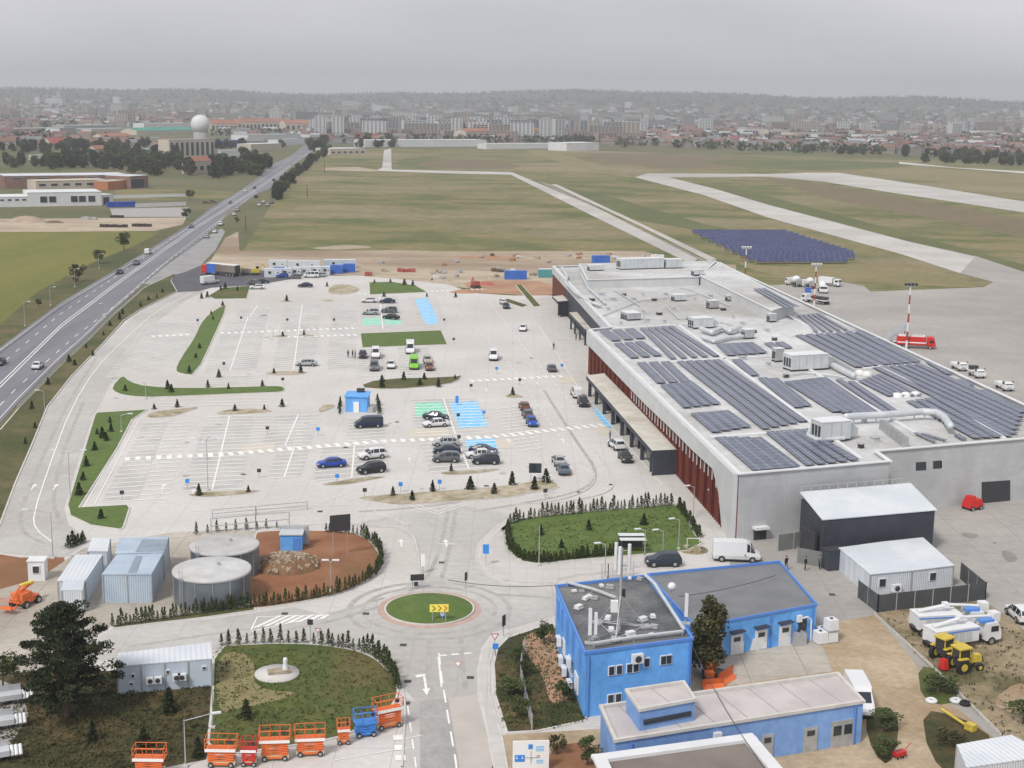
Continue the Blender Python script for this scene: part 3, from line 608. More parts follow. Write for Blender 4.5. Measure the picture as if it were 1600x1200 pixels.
coni([(265,1115),(385,1125),(145,1160),(225,1175),(310,1185)],'dark young conifer in the rough grass near the scissor lifts','young conifers in the rough grass',1.1)
# the big pine, lower left
rnd=random.Random(5); e=empty('pine_tree',G(105,1120),0,'large dark pine standing left of the long pale blue shed','tree')
t=MB(); b=MB(); H_=11.2; t.tube((0,0,0),(.2,0,H_*.9),.32,'trunk',9,.06)
for k in range(66):
    z=H_*(.13+.83*(k/65)); f=1-(k/65)**1.7; rr=(4.6*f+.8)*rnd.uniform(.6,1.18); a=k*2.4+rnd.uniform(-.3,.3)
    tip=Vector((math.cos(a)*rr,math.sin(a)*rr,z+rr*.14)); t.tube((0,0,z-.2),tip,.07,'trunk',5,.02)
    for q in (.35,.6,.82,1.):
        c=Vector((0,0,z)).lerp(tip,q)+Vector((rnd.gauss(0,.25),rnd.gauss(0,.25),rnd.gauss(0,.15))); k2=.78*rnd.uniform(.6,1.25)
        leaves(b,c,(k2,k2,k2*.42),112,.23,'leafd',rnd,0,.2)
t.build('trunk',e); b.build('crown',e)
BT=[broad('leafy_tree',7.,3.,1100,.5,40,'leafm'),broad('leafy_tree',6.5,3.2,1000,.5,41,'leafb')]
def tree(x,y,label,k=1.,i=0,sc_=None): 
    p=G(x,y); return place(BT[i],p,random.uniform(0,6),label,'tree',None,sc_ or k)
e=broad('poplar_tree',9.,2.1,3600,.4,50,'leafb',.05,40,1.4); e.location=G(1104,1052); tag(e,'tall bushy dark tree against the corner of the two storey blue building','tree')
tree(122,440,'lone leafy tree with flat crown at the edge of the yellow field',.9,1); tree(194,392,'round dark tree on the field edge beside the highway',1.05,0); tree(156,412,'thin pale leafed tree at the field edge',.8,1)
tree(292,344,'small round tree beside the tarmac yard',.85,0); tree(297,312,'small tree beside the long white barrier',.9,1)
tree(370,350,'bush at the edge of the bare dirt right of the highway',.5,0); tree(5,1075,'leafy bush at the left picture edge below the pine',.55,0)
tree(1465,1085,'low broad bush right of the sandy track beyond the kerb line',.42,0,(.7,.7,.3)); tree(1380,1140,'bush against the right end of the long low blue building',.4,0,(.45,.6,.3)); tree(1385,1185,'second bush below the low blue building corner',.4,0,(.4,.6,.3))
tree(1485,1165,'brown bush beside the yellow digger arm',.3,1,(.5,.5,.25)); tree(810,1040,'low shrub on the weedy bank by the right pavement',.3,0); tree(850,1010,'shrub on the weedy bank near the blue wall',.4,0); tree(880,1100,'shrub at the foot of the blue wall',.35,0); tree(800,1090,'dense shrub low on the weedy bank',.4,0,(.5,.7,.3)); tree(815,1125,'shrub at the near end of the weedy bank',.35,0)
tree(918,1195,'dark shrub in the red garden bed beside the low blue building',.4,0); tree(870,1180,'brown shrub in the red garden bed behind the sign board',.3,1); tree(820,1060,'brownish shrub midway along the weedy bank',.3,1)
tree(1600,1130,'grey green bush at the right picture edge',.4,0,(.7,.7,.3))
# tree row along the highway and trees by the hangars
FT=[]
for i in range(5):
    rnd=random.Random(60+i); e=MB(); e.tube((0,0,0),(0,0,5),.3,'trunk',5,.1)
    for k in range(9):
        a=rnd.uniform(0,6.28); q=rnd.uniform(0,2.4); leaves(e,(math.cos(a)*q,math.sin(a)*q,rnd.uniform(1.4,7.)),(2.3,2.3,2.),80,1.15,('leafm','leafd','leafm','leafb','leafd')[i],rnd)
    FT.append(e.build('distant_tree'))
def ftree(p,label,group,s=1.,pr=None): place(pr or random.choice(FT),p,random.uniform(0,6),label,'tree',group,(s*random.uniform(.85,1.15),s*random.uniform(.85,1.15),s*random.uniform(.8,1.2)))
pl=PL([(425,312),(447,288),(470,266),(495,250),(512,240)],1)
for i in range(26):
    d=i/25*(len(pl)-1); k=min(int(d),len(pl)-2); c=pl[k].lerp(pl[k+1],d-k); ftree(c+Vector((random.uniform(-1,4),random.uniform(-3,3),0)),'bushy tree in the row along the right side of the highway','tree row along the highway',.95)
def ftrees_px(poly,n,label,group,s=1.,pr=None,zfun=None):
    x0,x1=min(p[0] for p in poly),max(p[0] for p in poly); y0,y1=min(p[1] for p in poly),max(p[1] for p in poly); k=0
    while k<n:
        x,y=random.uniform(x0,x1),random.uniform(y0,y1)
        if inpoly(x,y,poly): ftree(G(x,y),label,group,s,pr); k+=1
ftrees_px([(0,257),(100,254),(120,240),(180,236),(240,245),(300,262),(308,275),(240,277),(180,268),(100,266),(0,262)],95,'dark tree in the wood behind the long grey hangar','trees behind the grey hangar',1.25)
ftrees_px([(330,268),(340,256),(420,250),(428,262),(405,276),(335,279)],34,'dark tree in the clump left of the highway beyond the hangars','tree clump left of the highway',1.35)
ftrees_px([(270,240),(300,240),(302,268),(275,268)],7,'dark tree beside the small pink house','trees beside the small pink house',1.4)
ftrees_px([(0,235),(60,230),(150,230),(150,238),(60,240),(0,243)],20,'tree among the houses at the left picture edge','trees among the left houses',1.)
ftrees_px([(1430,254),(1500,246),(1700,250),(1700,262),(1500,257)],40,'tree in the dark belt beyond the airfield at the right','tree belt beyond the airfield',1.3)
ftrees_px([(550,216),(620,210),(680,212),(660,226),(600,234),(560,232)],16,'tree beside the white shed at the airfield corner','trees by the airfield corner',1.3)
ftrees_px([(480,228),(512,218),(520,236),(492,240)],10,'tree where the highway meets the town','trees at the town end of the highway',1.5)
for k,(x,y) in enumerate(((117,444),(60,480))): tree(x,y,('low shrub under the lone tree of the yellow field','small shrub on the field margin by the lamp posts')[k],.35)
# ------------------------------------------------------------ vehicles
def wheelset(e,xs,r,wd,hw,spare=()):
    key=(r,wd)
    if key not in WM:
        t=MB(); t.tube((0,-wd/2,0),(0,wd/2,0),r,'tyre',14); q=MB(); q.tube((0,-wd/2-.015,0),(0,wd/2+.015,0),r*.6,'rim',10); WM[key]=(t.mesh('wheel'),q.mesh('rim'))
    for x in xs:
        for s in (-1,1):
            o=bpy.data.objects.new('wheel',WM[key][0]); col.objects.link(o); o.parent=e; o.location=(x,s*(hw-wd/2+.03),r); reg(o,e)
            q=bpy.data.objects.new('rim',WM[key][1]); col.objects.link(q); q.parent=o; reg(q,o)
WM={}
def lofted(st):      # stations: x, zbottom, zbelt, zroof, halfwidth bottom, belt, roof, glassflag(side), glassflag(top to next)
    body=MB(); gl=MB()
    rings=[]
    for s in st:
        x,zb,zl,zr,wb,wl,wr=s[:7]; rings.append([(x,-wb,zb),(x,-wl,(zb+zl)/2),(x,-wl*.985,zl),(x,-wr,zr),(x,wr,zr),(x,wl*.985,zl),(x,wl,(zb+zl)/2),(x,wb,zb)])
    for i in range(len(st)-1):
        a,b=rings[i],rings[i+1]
        for k in range(8):
            q=[a[k],a[(k+1)%8],b[(k+1)%8],b[k]]; isg=(k in (2,4) and st[i][7]) or (k==3 and st[i][8])
            if isg:
                A,B,C,D=[Vector(v) for v in q]; cc=(A+B+C+D)/4; nn=(B-A).cross(D-A).normalized()
                if nn.dot(cc-Vector((cc.x,0,.9)))<0: nn=-nn
                ins=[cc+(v-cc)*.88+nn*.012 for v in (A,B,C,D)]; gl.add(ins,[(0,1,2,3)],'cargl'); body.add(q,[(0,3,2,1)],body_m)
            else: body.add(q,[(0,3,2,1)],body_m,True)
    body.add(rings[0],[tuple(range(8))],body_m); body.add(rings[-1],[tuple(range(8))[::-1]],body_m)
    return body,gl
body_m=hexm('white')
def mkcar(name,st,L_,W_,wx,r,zl=.66,bumper=True):
    e=empty(name,(0,0,-60)); b,gl=lofted(st)
    h=W_/2
    b.box((L_/2-.06,0,.36),(.14,W_*.86,.16),'darkm'); b.box((-L_/2+.05,0,.38),(.12,W_*.86,.14),'darkm'); b.box((0,0,.27),(L_*.9,W_*.9,.1),'darkm')
    for x in wx:
        for s in (-1,1): b.tube((x,s*(h-.12),r),(x,s*(h+.008),r),r*1.16,'darkm',14)
    o=b.build('body',e); o['_paint']=1; gl.build('windows',e)
    for s in (-1,1):
        q=MB(); q.box((L_/2-.16,s*W_*.37,zl),(.24,.3,.13),'lamp'); q.build('headlight',e)
        q=MB(); q.box((-L_/2+.09,s*W_*.40,zl+.16),(.14,.22,.18),'tail'); q.build('tail_light',e)
        q=MB(); q.box((L_*.17,s*(h+.09),.98),(.12,.2,.13),'darkm'); q.build('mirror',e)
    wheelset(e,wx,r,.22,h); return e
SED=mkcar('parked_car',[(-2.28,.42,.72,.76,.62,.76,.7,0,0),(-2.2,.28,.92,.96,.72,.84,.72,0,0),(-1.72,.24,.95,1.0,.76,.88,.7,1,1),(-1.05,.22,.94,1.40,.78,.9,.56,1,0),(-.2,.22,.92,1.46,.78,.9,.58,1,0),(.45,.22,.9,1.40,.78,.9,.57,1,1),(1.12,.22,.9,.96,.78,.89,.7,0,0),(1.95,.26,.78,.82,.74,.86,.66,0,0),(2.25,.36,.6,.64,.62,.74,.56,0,0)],4.55,1.8,(1.4,-1.35),.33)
SUV=mkcar('parked_suv',[(-2.2,.45,.85,.9,.66,.8,.74,0,0),(-2.15,.3,1.02,1.1,.76,.9,.74,1,1),(-1.85,.28,1.04,1.6,.8,.93,.66,1,0),(-.9,.26,1.03,1.68,.8,.93,.68,1,0),(.1,.26,1.02,1.66,.8,.93,.66,1,0),(.5,.26,1.01,1.56,.8,.93,.62,1,1),(1.15,.26,1.0,1.1,.8,.92,.76,0,0),(1.95,.3,.92,.97,.77,.88,.7,0,0),(2.2,.42,.72,.76,.66,.76,.6,0,0)],4.4,1.86,(1.35,-1.3),.37,.78)
HAT=mkcar('parked_hatchback',[(-1.98,.42,.8,.84,.62,.76,.7,0,0),(-1.93,.28,.95,1.02,.72,.84,.7,1,1),(-1.6,.24,.95,1.42,.76,.86,.58,1,0),(-.7,.22,.93,1.5,.78,.87,.6,1,0),(.2,.22,.9,1.45,.78,.87,.58,1,1),(.98,.22,.9,.98,.78,.86,.7,0,0),(1.75,.28,.78,.83,.72,.82,.64,0,0),(2.0,.38,.6,.64,.6,.7,.54,0,0)],4.0,1.74,(1.22,-1.2),.31)
VAN=mkcar('white_van',[(-2.95,.4,1.3,2.4,.8,.94,.84,0,0),(-2.9,.34,1.3,2.5,.84,.98,.88,0,0),(.6,.34,1.3,2.55,.84,.98,.88,0,0),(1.2,.34,1.28,2.5,.84,.98,.84,1,0),(1.65,.34,1.26,2.25,.84,.98,.76,1,1),(2.3,.34,1.2,1.28,.84,.97,.8,0,0),(2.85,.38,.95,1.0,.8,.9,.72,0,0),(2.98,.45,.7,.75,.7,.8,.6,0,0)],5.95,1.98,(1.95,-1.85),.36,.85)
MINI=mkcar('minibus',[(-2.45,.4,1.1,1.75,.76,.9,.74,0,0),(-2.4,.3,1.1,1.9,.8,.94,.76,1,0),(-1.2,.28,1.1,1.97,.82,.95,.78,1,0),(0,.28,1.1,1.97,.82,.95,.78,1,0),(1.0,.28,1.1,1.85,.82,.95,.74,1,1),(1.75,.28,1.08,1.16,.82,.94,.78,0,0),(2.3,.34,.9,.95,.78,.88,.68,0,0),(2.48,.42,.7,.74,.68,.78,.58,0,0)],4.95,1.9,(1.55,-1.5),.34,.8)
def car(pr,x,y,hx,hy,color,label,cat='car',group=None,z=.1,scale=None):
    p=G(x,y); p.z=z; return place(pr,p,az(x,y,x+hx,y+hy),label,cat,group,scale,hexm(color))
LOT='cars parked in the car park'; H=(1,-.05)
car(SED,518,730,-1,.05,'blue','bright blue car parked alone on the left of the lower bays',group=LOT)
car(SUV,582,717,-1,.1,'white','white car parked behind the black one in the lower bays',group=LOT); car(SUV,580,739,-1,.12,'black','black car nearest the camera in the left pair of the lower bays',group=LOT)
car(MINI,576,668,-1,.04,'navy','dark people carrier parked just below the blue kiosk',group=LOT)
car(SED,681,656,1,.06,'teal','dark car on the edge of the green painted bays',group=LOT); car(SED,681,667,-1,.06,'white','white saloon in front of the dark car by the green bays',group=LOT)
car(SED,697,697,-1,.0,'silver','silver car farthest back in the row of three above the small island',group=LOT); car(SED,698,709,-1,.0,'navy','dark blue car in the middle of the row of three',group=LOT); car(SUV,697,722,-1,.0,'grey','dark grey car nearest the camera in the row of three',group=LOT)
car(SED,755,709,1,.06,'navy','dark navy car at the back of the row by the blue bays',group=LOT); car(SED,750,716,-1,.0,'white','white car squeezed between two dark cars by the blue bays',group=LOT); car(SUV,759,725,-1,.0,'teal','dark greenish estate car nearest the camera by the blue bays',group=LOT)
V=(30,38)
car(HAT,819,640,-12,-18,'brown','orange brown car last in the queue of three on the lane',group=LOT); car(HAT,824,652,-12,-18,'grey','grey car in the middle of the queue of three on the lane',group=LOT); car(HAT,831,665,12,18,'blue','blue car at the front of the queue of three on the lane',group=LOT)
car(SED,873,726,-10,-18,'silver','silver car at the lane beside the dark shelter',group=LOT); car(SED,880,739,-10,-18,'bluegrey','grey blue car just in front of the silver one near the shelter',group=LOT)
car(SUV,963,701,-14,-10,'white','white car stopped at the terminal kerb',group=LOT); car(SED,977,720,12,15,'black','black car just below the white one at the terminal kerb',group=LOT)
car(MINI,901,620,-8,-12,'white','white people carrier beside the terminal canopy',group=LOT); car(SUV,911,634,8,14,'black','dark car directly in front of the white people carrier',group=LOT)
car(HAT,862,580,-6,-9,'grey','dark grey car by the small blue sign near the terminal',group=LOT); car(HAT,786,475,-5,-8,'white','white car on the lane by the slanted grass strips',group=LOT); car(HAT,791,482,5,8,'navy','navy car just in front of the white one by the grass strips',group=LOT)
car(MINI,771,562,0,10,'white','white van alone in the middle aisle',cat='van',group=LOT,scale=(1.,1.,1.15)); car(HAT,817,517,-3,8,'white','small white car alone on the paving near the terminal',group=LOT)
car(SED,577,473,-1,.0,'white','white car in the far row beside the blue strip',group=LOT); car(SED,605,474,-1,-.0,'navy','navy car in the far row right of the white car',group=LOT); car(SUV,579,492,-1,.0,'silver','silver car above the green painted bay',group=LOT)
car(SUV,608,489,-1,.0,'grey','grey car right of the silver one in the far bays',group=LOT); car(SED,611,499,-1,-.1,'black','black car slanted over the far green bay',group=LOT)
car(SED,479,572,-1,-.0,'silver','silver car alone in the wide empty bays of the upper car park',group=LOT)
car(HAT,567,559,0,9,'black','small black car at the left end of the middle bays',group=LOT); car(MINI,587,559,0,9,'white','white van backed onto the green lawn rectangle',cat='van',group=LOT,scale=(1,1,1.15))
car(MINI,585,578,0,9,'grey','grey people carrier in the near row of middle bays',group=LOT); car(HAT,611,575,0,9,'white','small white car between the grey car and the green bus',group=LOT)
car(VAN,641,551,0,9,'white','white van standing behind the green topped bus',cat='van',group=LOT)
b_=car(VAN,647,575,0,9,'green','bright green van in the middle bays',cat='van',group=LOT)
car(SED,668,567,3,9,'beige','beige car right of the green van',group=LOT); car(HAT,671,578,3,9,'brown','brown orange car beside the dirt patch right of the green van',group=LOT)
car(VAN,328,444,1,-.1,'white','white van crossing the dark asphalt near the long lorry',cat='van'); car(MINI,486,434,-1,0,'white','white box van at the back of the upper car park',cat='van'); car(SED,477,449,-1,0,'navy','navy car in front of the white box van at the back',group=LOT)
car(SED,402,452,-1,0,'white','white car beside the far left grass patch',group=LOT); car(SED,397,445,-1,-.1,'grey','grey car at the mouth of the side road',group=LOT); car(SED,409,443,-1,0,'navy','dark blue car next to the grey one at the side road',group=LOT); car(HAT,441,434,-1,0,'blue','small blue car in front of the containers',group=LOT); car(HAT,461,436,-1,0,'grey','grey car in front of the white containers',group=LOT); car(HAT,500,433,-1,0,'silver','silver car in front of the row of white cabins',group=LOT)
car(SUV,1036,884,-1,.02,'teal','dark blue car parked between hedged lawn and blue building'); car(VAN,1150,876,1,.04,'white','large white panel van near the terminal corner','van')
car(VAN,1341,1105,7,14,'white','white van half hidden behind the end of the long low blue building','van'); car(SUV,1592,968,-8,-7,'white','white car at the right picture edge on the apron')
HWG='cars driving on the highway'
car(SED,59,576,20,-17,'white','white car nearest the camera on the highway',group=HWG); car(SED,0,570,-20,16,'black','black car at the left picture edge on the highway',group=HWG)
car(SED,187,428,-16,10,'black','black car on the far lanes level with the yellow field',group=HWG); car(SUV,213,414,-16,10,'grey','dark car just ahead of the black one on the far lanes',group=HWG); car(MINI,231,397,16,-10,'white','white van on the highway level with the field trees',group=HWG)
for i,(x,y,c,d) in enumerate(((299,356,'grey',-1),(366,337,'white',1),(371,330,'silver',1),(336,364,'white',1),(323,372,'silver',1),(345,352,'white',1),(398,295,'black',-1),(405,322,'white',1),(418,322,'silver',1),(425,318,'bluegrey',1),(412,317,'white',1),(400,309,'navy',1),(440,276,'white',-1),(455,258,'silver',-1),(470,246,'white',1),(383,300,'white',-1),(360,318,'grey',-1),(428,283,'black',1))):
    car((SED,HAT,SUV)[i%3],x,y,16*d,-10*d,c,'distant %s car on the far stretch of the highway, number of the queue hidden'.replace(', number of the queue hidden','')%dict(bluegrey='blue grey',navy='dark blue').get(c,c),group='small distant cars on the far highway')
car(HAT,322,318,1,0,'brown','red brown car parked by the tarmac yard'); car(HAT,333,317,1,0,'grey','grey car parked by the tarmac yard')
# people
def person(pose,jacket,trousers,hair):
    me=bpy.data.meshes.new('person'); s=pose
    v=[(0,0,.92),(0,0,1.12),(0,.01,1.34),(0,.0,1.5),(0,.02,1.6),(0,.03,1.7), (-.09,0,.88),(-.1,.06*s,.48),(-.1,.02*s-.08*abs(s),.07),(-.1,.14*s+.1,.03), (.09,0,.88),(.1,-.05*s,.48),(.1,-.22*s,.08),(.1,-.1*s,.03), (-.18,0,1.4),(-.23,-.1*s,1.14),(-.22,.03*s,.9),(-.22,.06*s,.8), (.18,0,1.4),(.23,.08*s,1.14),(.22,.18*s,.92),(.22,.24*s,.83)]
    ed=[(0,1),(1,2),(2,3),(3,4),(4,5),(0,6),(6,7),(7,8),(8,9),(0,10),(10,11),(11,12),(12,13),(2,14),(14,15),(15,16),(16,17),(2,18),(18,19),(19,20),(20,21)]
    rad=[.15,.15,.17,.06,.1,.07,.09,.065,.045,.04,.09,.065,.045,.04,.075,.05,.035,.03,.075,.05,.035,.03]
    me.from_pydata(v,ed,[]); o=bpy.data.objects.new('tmp',me); col.objects.link(o); md=o.modifiers.new('s','SKIN'); 
    for i,r in enumerate(rad): me.skin_vertices[0].data[i].radius=(r,r)
    me.skin_vertices[0].data[0].use_root=True; sb=o.modifiers.new('u','SUBSURF'); sb.levels=1; sb.render_levels=1
    dg=bpy.context.evaluated_depsgraph_get(); m2=bpy.data.meshes.new_from_object(o.evaluated_get(dg)); bpy.data.objects.remove(o)
    m2.materials.clear()
    for m in ('skin',jacket,trousers,'darkm'): m2.materials.append(M[m] if m in M else m)
    for p in m2.polygons:
        c=p.center; p.material_index= 3 if c.z<.1 else 2 if (c.z<.95 and abs(c.x)<.19) else 0 if (c.z>1.5 or (abs(c.x)>.19 and c.z<.88)) else 1; p.use_smooth=True
    q=bpy.data.objects.new('person',m2); col.objects.link(q); h=MB(); h.lathe([(.0,.13),(.07,.11),(.1,.04),(.1,-.02),(.0,-.04)],hair,(0,-.02,1.68),10); h.build('hair',q); return q
M['cl_black']=mat('black_cloth',(.02,.02,.022)); M['cl_navy']=mat('navy_cloth',(.03,.04,.07)); M['cl_grey']=mat('grey_cloth',(.12,.12,.13)); M['hair_dark']=mat('dark_hair',(.03,.02,.015)); M['cl_red']=mat('red_cloth',(.4,.03,.03))
P1=person(1.,'cl_black','cl_navy','hair_dark'); P2=person(-.8,'cl_black','cl_black','hair_dark'); P3=person(.3,'cl_grey','cl_navy','hair_dark')
for pr,x,y,r,l in ((P1,1228,892,.3,'person in dark clothes standing closest to the grey roofed blue building'),(P2,1258,893,1.,'person in black walking between the two others near the dark annex'),(P3,1280,891,2.,'person in grey beside the mesh fence and dark box'),
  (P3,544,560,0,'person standing at the left of the middle bays'),(P1,551,560,1,'person next to the small black car in the middle bays'),(P2,555,561,2,'second person beside the small black car'),(P2,900,533,2,'person standing under the far canopy'),(P3,865,548,0,'person on the paving in front of the red wall'),
  (P1,979,678,1,'person in dark clothes under the long canopy'),(P3,953,690,2,'person beside the white car at the kerb'),(P1,1020,738,0,'person walking near the canopy end')):
    p=G(x,y); p.z=.17; place(pr,p,r,l,'person')
# ------------------------------------------------------------ terminal
ZR=9.2; V3=lambda p,z:Vector((p.x,p.y,z))
A=G(922,515,ZR);B=G(1155,740.5,ZR);C=G(1390,720.5,ZR);C2=G(1368,705,ZR);D0=G(1600,685,ZR);D1=G(1376,704,ZR)
dd=(D0-D1).normalized(); E2=G(1600,632,ZR); E1=G(1200,445,ZR); ee=(E2-E1).normalized()
den=dd.x*ee.y-dd.y*ee.x; tt=((E1-D0).x*ee.y-(E1-D0).y*ee.x)/den; SE=D0+dd*tt
NE=G(1120,409.5,ZR); NW=G(865,416,ZR); J=G(955,511.5,ZR)
OUT=[B,C,C2,SE,NE,NW,J,A]
eu=(A-B).normalized(); ev=(C-B).normalized()
tm=empty('airport_terminal',(0,0,0),0,'huge grey airport terminal with pale flat roof and dark red slatted front','terminal')
def wallseg(mb,a,b,z0,z1,m): mb.add([(a.x,a.y,z0),(b.x,b.y,z0),(b.x,b.y,z1),(a.x,a.y,z1)],[(0,1,2,3)],m)
def wallobj(name,a,b,z0,z1,m,parent,th=.12,holes=None):   # wall slab with its own X axis along the wall (for ribs)
    d=b-a; L_=math.hypot(d.x,d.y); g=MB(); g.box((L_/2,0,(z0+z1)/2),(L_,th,z1-z0),m); o=g.build(name,parent); o.location=(a.x,a.y,0); o.rotation_euler=(0,0,math.atan2(d.y,d.x)); return o
for a,b in ((B,C),(C,C2),(C2,SE),(SE,NE),(NE,NW)): wallobj('wall',a,b,0,ZR-.02,'cladn',tm)
wallobj('wall',J,A,0,ZR-.02,'cladn',tm)
rf=MB(); rf.prism([p+Vector((0,0,0)) for p in OUT],ZR-.9,ZR-.45,'membr'); rf.build('roof',tm)
pr=MB()
for i_,(a,b) in enumerate(zip(OUT,OUT[1:]+OUT[:1])):
    d=(b-a); L_=d.length; pr.box(((a.x+b.x)/2,(a.y+b.y)/2,ZR+.02+i_*.004),(L_+.5,.62,.16),'coping',math.atan2(d.y,d.x))
pr.build('parapet',tm)
seams=MB()      # raised white expansion strips crossing the roof
def zr(x,y): return G(x,y,ZR-.2)
for l in ([(1042,566),(1200,556),(1245,553)],[(1236,524),(1345,518)],[(1110,683),(1200,676),(1262,672)],[(1350,575),(1440,568)],[(955,513),(1060,507),(1130,503)],[(1060,507),(1240,640),(1345,716)],[(1190,530),(1290,592),(1430,676)],[(1170,455),(1240,497),(1500,640),(1570,685)]):
    q=[zr(*p) for p in l]
    for a,b in zip(q,q[1:]): d=b-a; seams.box(((a.x+b.x)/2,(a.y+b.y)/2,ZR-.28),(d.length,.7,.3),'coping',math.atan2(d.y,d.x))
seams.build('roof_curb',tm)
# front wall: grey band above, dark red slats below
def front(a,b,name,zb,m,off):
    n=Vector((-(b-a).y,(b-a).x,0)).normalized()
    if n.x>0: n=-n
    return a+n*off,b+n*off
# red infill, recessed
L_AB=(A-B).length
wallobj('red_wall',A,B,0,6.6,'red',tm,.3)
band=MB(); nrm=Vector((eu.y,-eu.x,0)); nrm=nrm if nrm.x<0 else -nrm
T0=onwall(922,538,A,B); 
prof=[(922,537),(1017,634),(1062,676),(1087,701),(1100,713),(1122,733),(1131,770),(1136,845)]
pts=[onwall(x,y,A,B) for x,y in prof]; pts[0]=Vector((A.x,A.y,pts[0].z)); pts[-1]=Vector((pts[-1].x,pts[-1].y,0))
poly=pts+[Vector((B.x,B.y,0)),Vector((B.x,B.y,ZR-.02)),Vector((A.x,A.y,ZR-.02))]
n_=len(poly); o1=nrm*.75; o0=nrm*.14
band.add([p+o1 for p in poly]+[p+o0 for p in poly],[list(range(n_)),list(range(n_,2*n_))[::-1]]+[(i,(i+1)%n_,n_+(i+1)%n_,n_+i) for i in range(n_)],'cladw' if 'cladw' in M else M.setdefault('cladw',mat('terminal_band',(.50,.515,.52),(.56,.57,.575),.3,rough=.5)))
band.build('facade_band',tm)
sl=MB(); k=0.8
while k<L_AB-1.5:
    p=V3(B+eu*k,0); z1=None
    for q0,q1 in zip(pts,pts[1:]):
        s0=(q0-B).dot(eu); s1=(q1-B).dot(eu)
        if s1<=k<=s0: z1=q1.z+(q0.z-q1.z)*(k-s1)/max(.01,s0-s1)
    if z1 and z1>.5:
        hi=z1+.0; sl.box(p+nrm*.32+Vector((0,0,hi/2)),(.16,.3,hi),'red',math.atan2(eu.y,eu.x))
        if k<70 and int(k/1.1)%2==0: sl.box(p+nrm*.42+Vector((0,0,hi-.9)),(.22,.12,1.8),'cladw',math.atan2(eu.y,eu.x))
    k+=1.1
sl.build('facade_slats',tm)
# south block (north front), set back
wallobj('red_wall',NW,NW+(J-NW)*.27,0,7.2,'red',tm,.5); wallobj('facade_band',NW,J,7.2,ZR-.02,'cladw',tm,.9); wallobj('wall',NW+(J-NW)*.27,J,0,7.2,'dark',tm,.3)
# doors and windows of the visible long side
def panel(name,l,a,b,m,th,parent,off=.1):
    p=[onwall(x,y,a,b) for x,y in l]; n=Vector(((b-a).y,-(b-a).x,0)).normalized()
    if n.y>0: n=-n
    k=len(p); g=MB(); f=[q+n*(off+th) for q in p]; r=[q+n*off*.5 for q in p]
    g.add(f+r,[list(range(k)),list(range(k,2*k))[::-1]]+[(i,(i+1)%k,k+(i+1)%k,k+i) for i in range(k)],m); return g.build(name,parent)
def window(l,a,b,parent,m='glass'):
    cx=sum(p[0] for p in l)/len(l); cy=sum(p[1] for p in l)/len(l)
    o=panel('window',[(cx+(x-cx)*1.18,cy+(y-cy)*1.18) for x,y in l],a,b,'frame',.05,parent,.08); panel('pane',l,a,b,m,.05,o,.13); return o
window([(1430,735),(1446,734),(1446,721),(1430,722)],D1,SE,tm); window([(1457,732),(1471,731),(1471,719),(1457,720)],D1,SE,tm)
panel('roller_door',[(1533,787),(1577,784),(1577,750),(1533,753)],D1,SE,'darkm',.1,tm); panel('roller_door',[(1177,847),(1196,846),(1196,824),(1177,826)],B,C,'darkm',.12,tm)
panel('door_canopy',[(1175,826),(1197,824),(1197,820),(1175,822)],B,C,'white',.9,tm)
# raised parts on the roof: north strip and east strip
def upper(l,h,name,m='duct'):
    g=MB(); p=[G(x,y,ZR-.45) for x,y in l]; g.prism(p,ZR-.45,ZR-.45+h,'cladw','membr')
    n=len(p)
    for i in range(n):
        a,b=p[i],p[(i+1)%n]; d=b-a; g.box(((a.x+b.x)/2,(a.y+b.y)/2,ZR-.45+h+i*.004),(d.length+.3,.4,.18),'coping',math.atan2(d.y,d.x))
    return g.build(name,tm)
upper([(918,451),(1092,446),(1118,420),(905,425)],2.3,'rooftop_block'); UE=upper([(1094,446),(1205,503),(1240,492),(1124,424)],2.6,'rooftop_block')
for x,y,w_ in ((1002,443,1.6),(1017,442,1.6),(1080,440,1.8),(1040,444,1.5),(955,446,1.),(965,446,1.)):
    p=G(x,y,ZR); g=MB(); g.box((p.x,p.y-.4,ZR+.6),(w_,.5,1.0),'darkm',.42); g.build('roof_vent',tm)
# canopies over the pavement
def canopy(l,h,name,th=.55,top='membr'):
    p=[G(x,y,h) for x,y in l]; e=MB(); e.prism(p,h-th,h-.01,'dark',top,True); return e.build(name,tm),p
M['canr']=mat('canopy_roof',(.52,.49,.42),(.60,.58,.52),.5,c3=(.42,.38,.31))
cn,p=canopy([(916,586.5),(944,583),(1060,702),(1019,704)],4.1,'canopy',.8,'canr')
g=MB()
g.prism([p[3].lerp(p[2],.04),p[3].lerp(p[2],1.),p[2]+(p[1]-p[2]).normalized()*.6,p[3].lerp(p[2],.04)+(p[0]-p[3]).normalized()*.6],0,3.3,'dark')
g.build('canopy_wall',cn)
for t in (.04,.16,.3,.44,.58,.72,.86,.98):
    q=p[3].lerp(p[0],t)+(p[2]-p[3]).normalized()*.6; g=MB(); g.box((q.x,q.y,1.65),(.45,.6,3.3),'dark',math.atan2(eu.y,eu.x)); g.build('column',cn)
for t in (.14,.3,.46,.62,.78):      # glass lobby boxes under the canopy
    g=MB(); q=p[3].lerp(p[0],t)+(p[2]-p[3]).normalized()*2.2; g.box((q.x,q.y,1.5),(2.6,1.6,3.0),'glass',math.atan2(eu.y,eu.x)); g.build('entrance_lobby',cn)
cn2,p=canopy([(889,488),(912,486.5),(944,511),(915,515)],4.2,'canopy',.7,'canr')
for t in (.1,.4,.7,.95):
    q=p[3].lerp(p[0],t); g=MB(); g.box((q.x+.4,q.y,1.75),(.45,.5,3.5),'dark'); g.build('column',cn2)
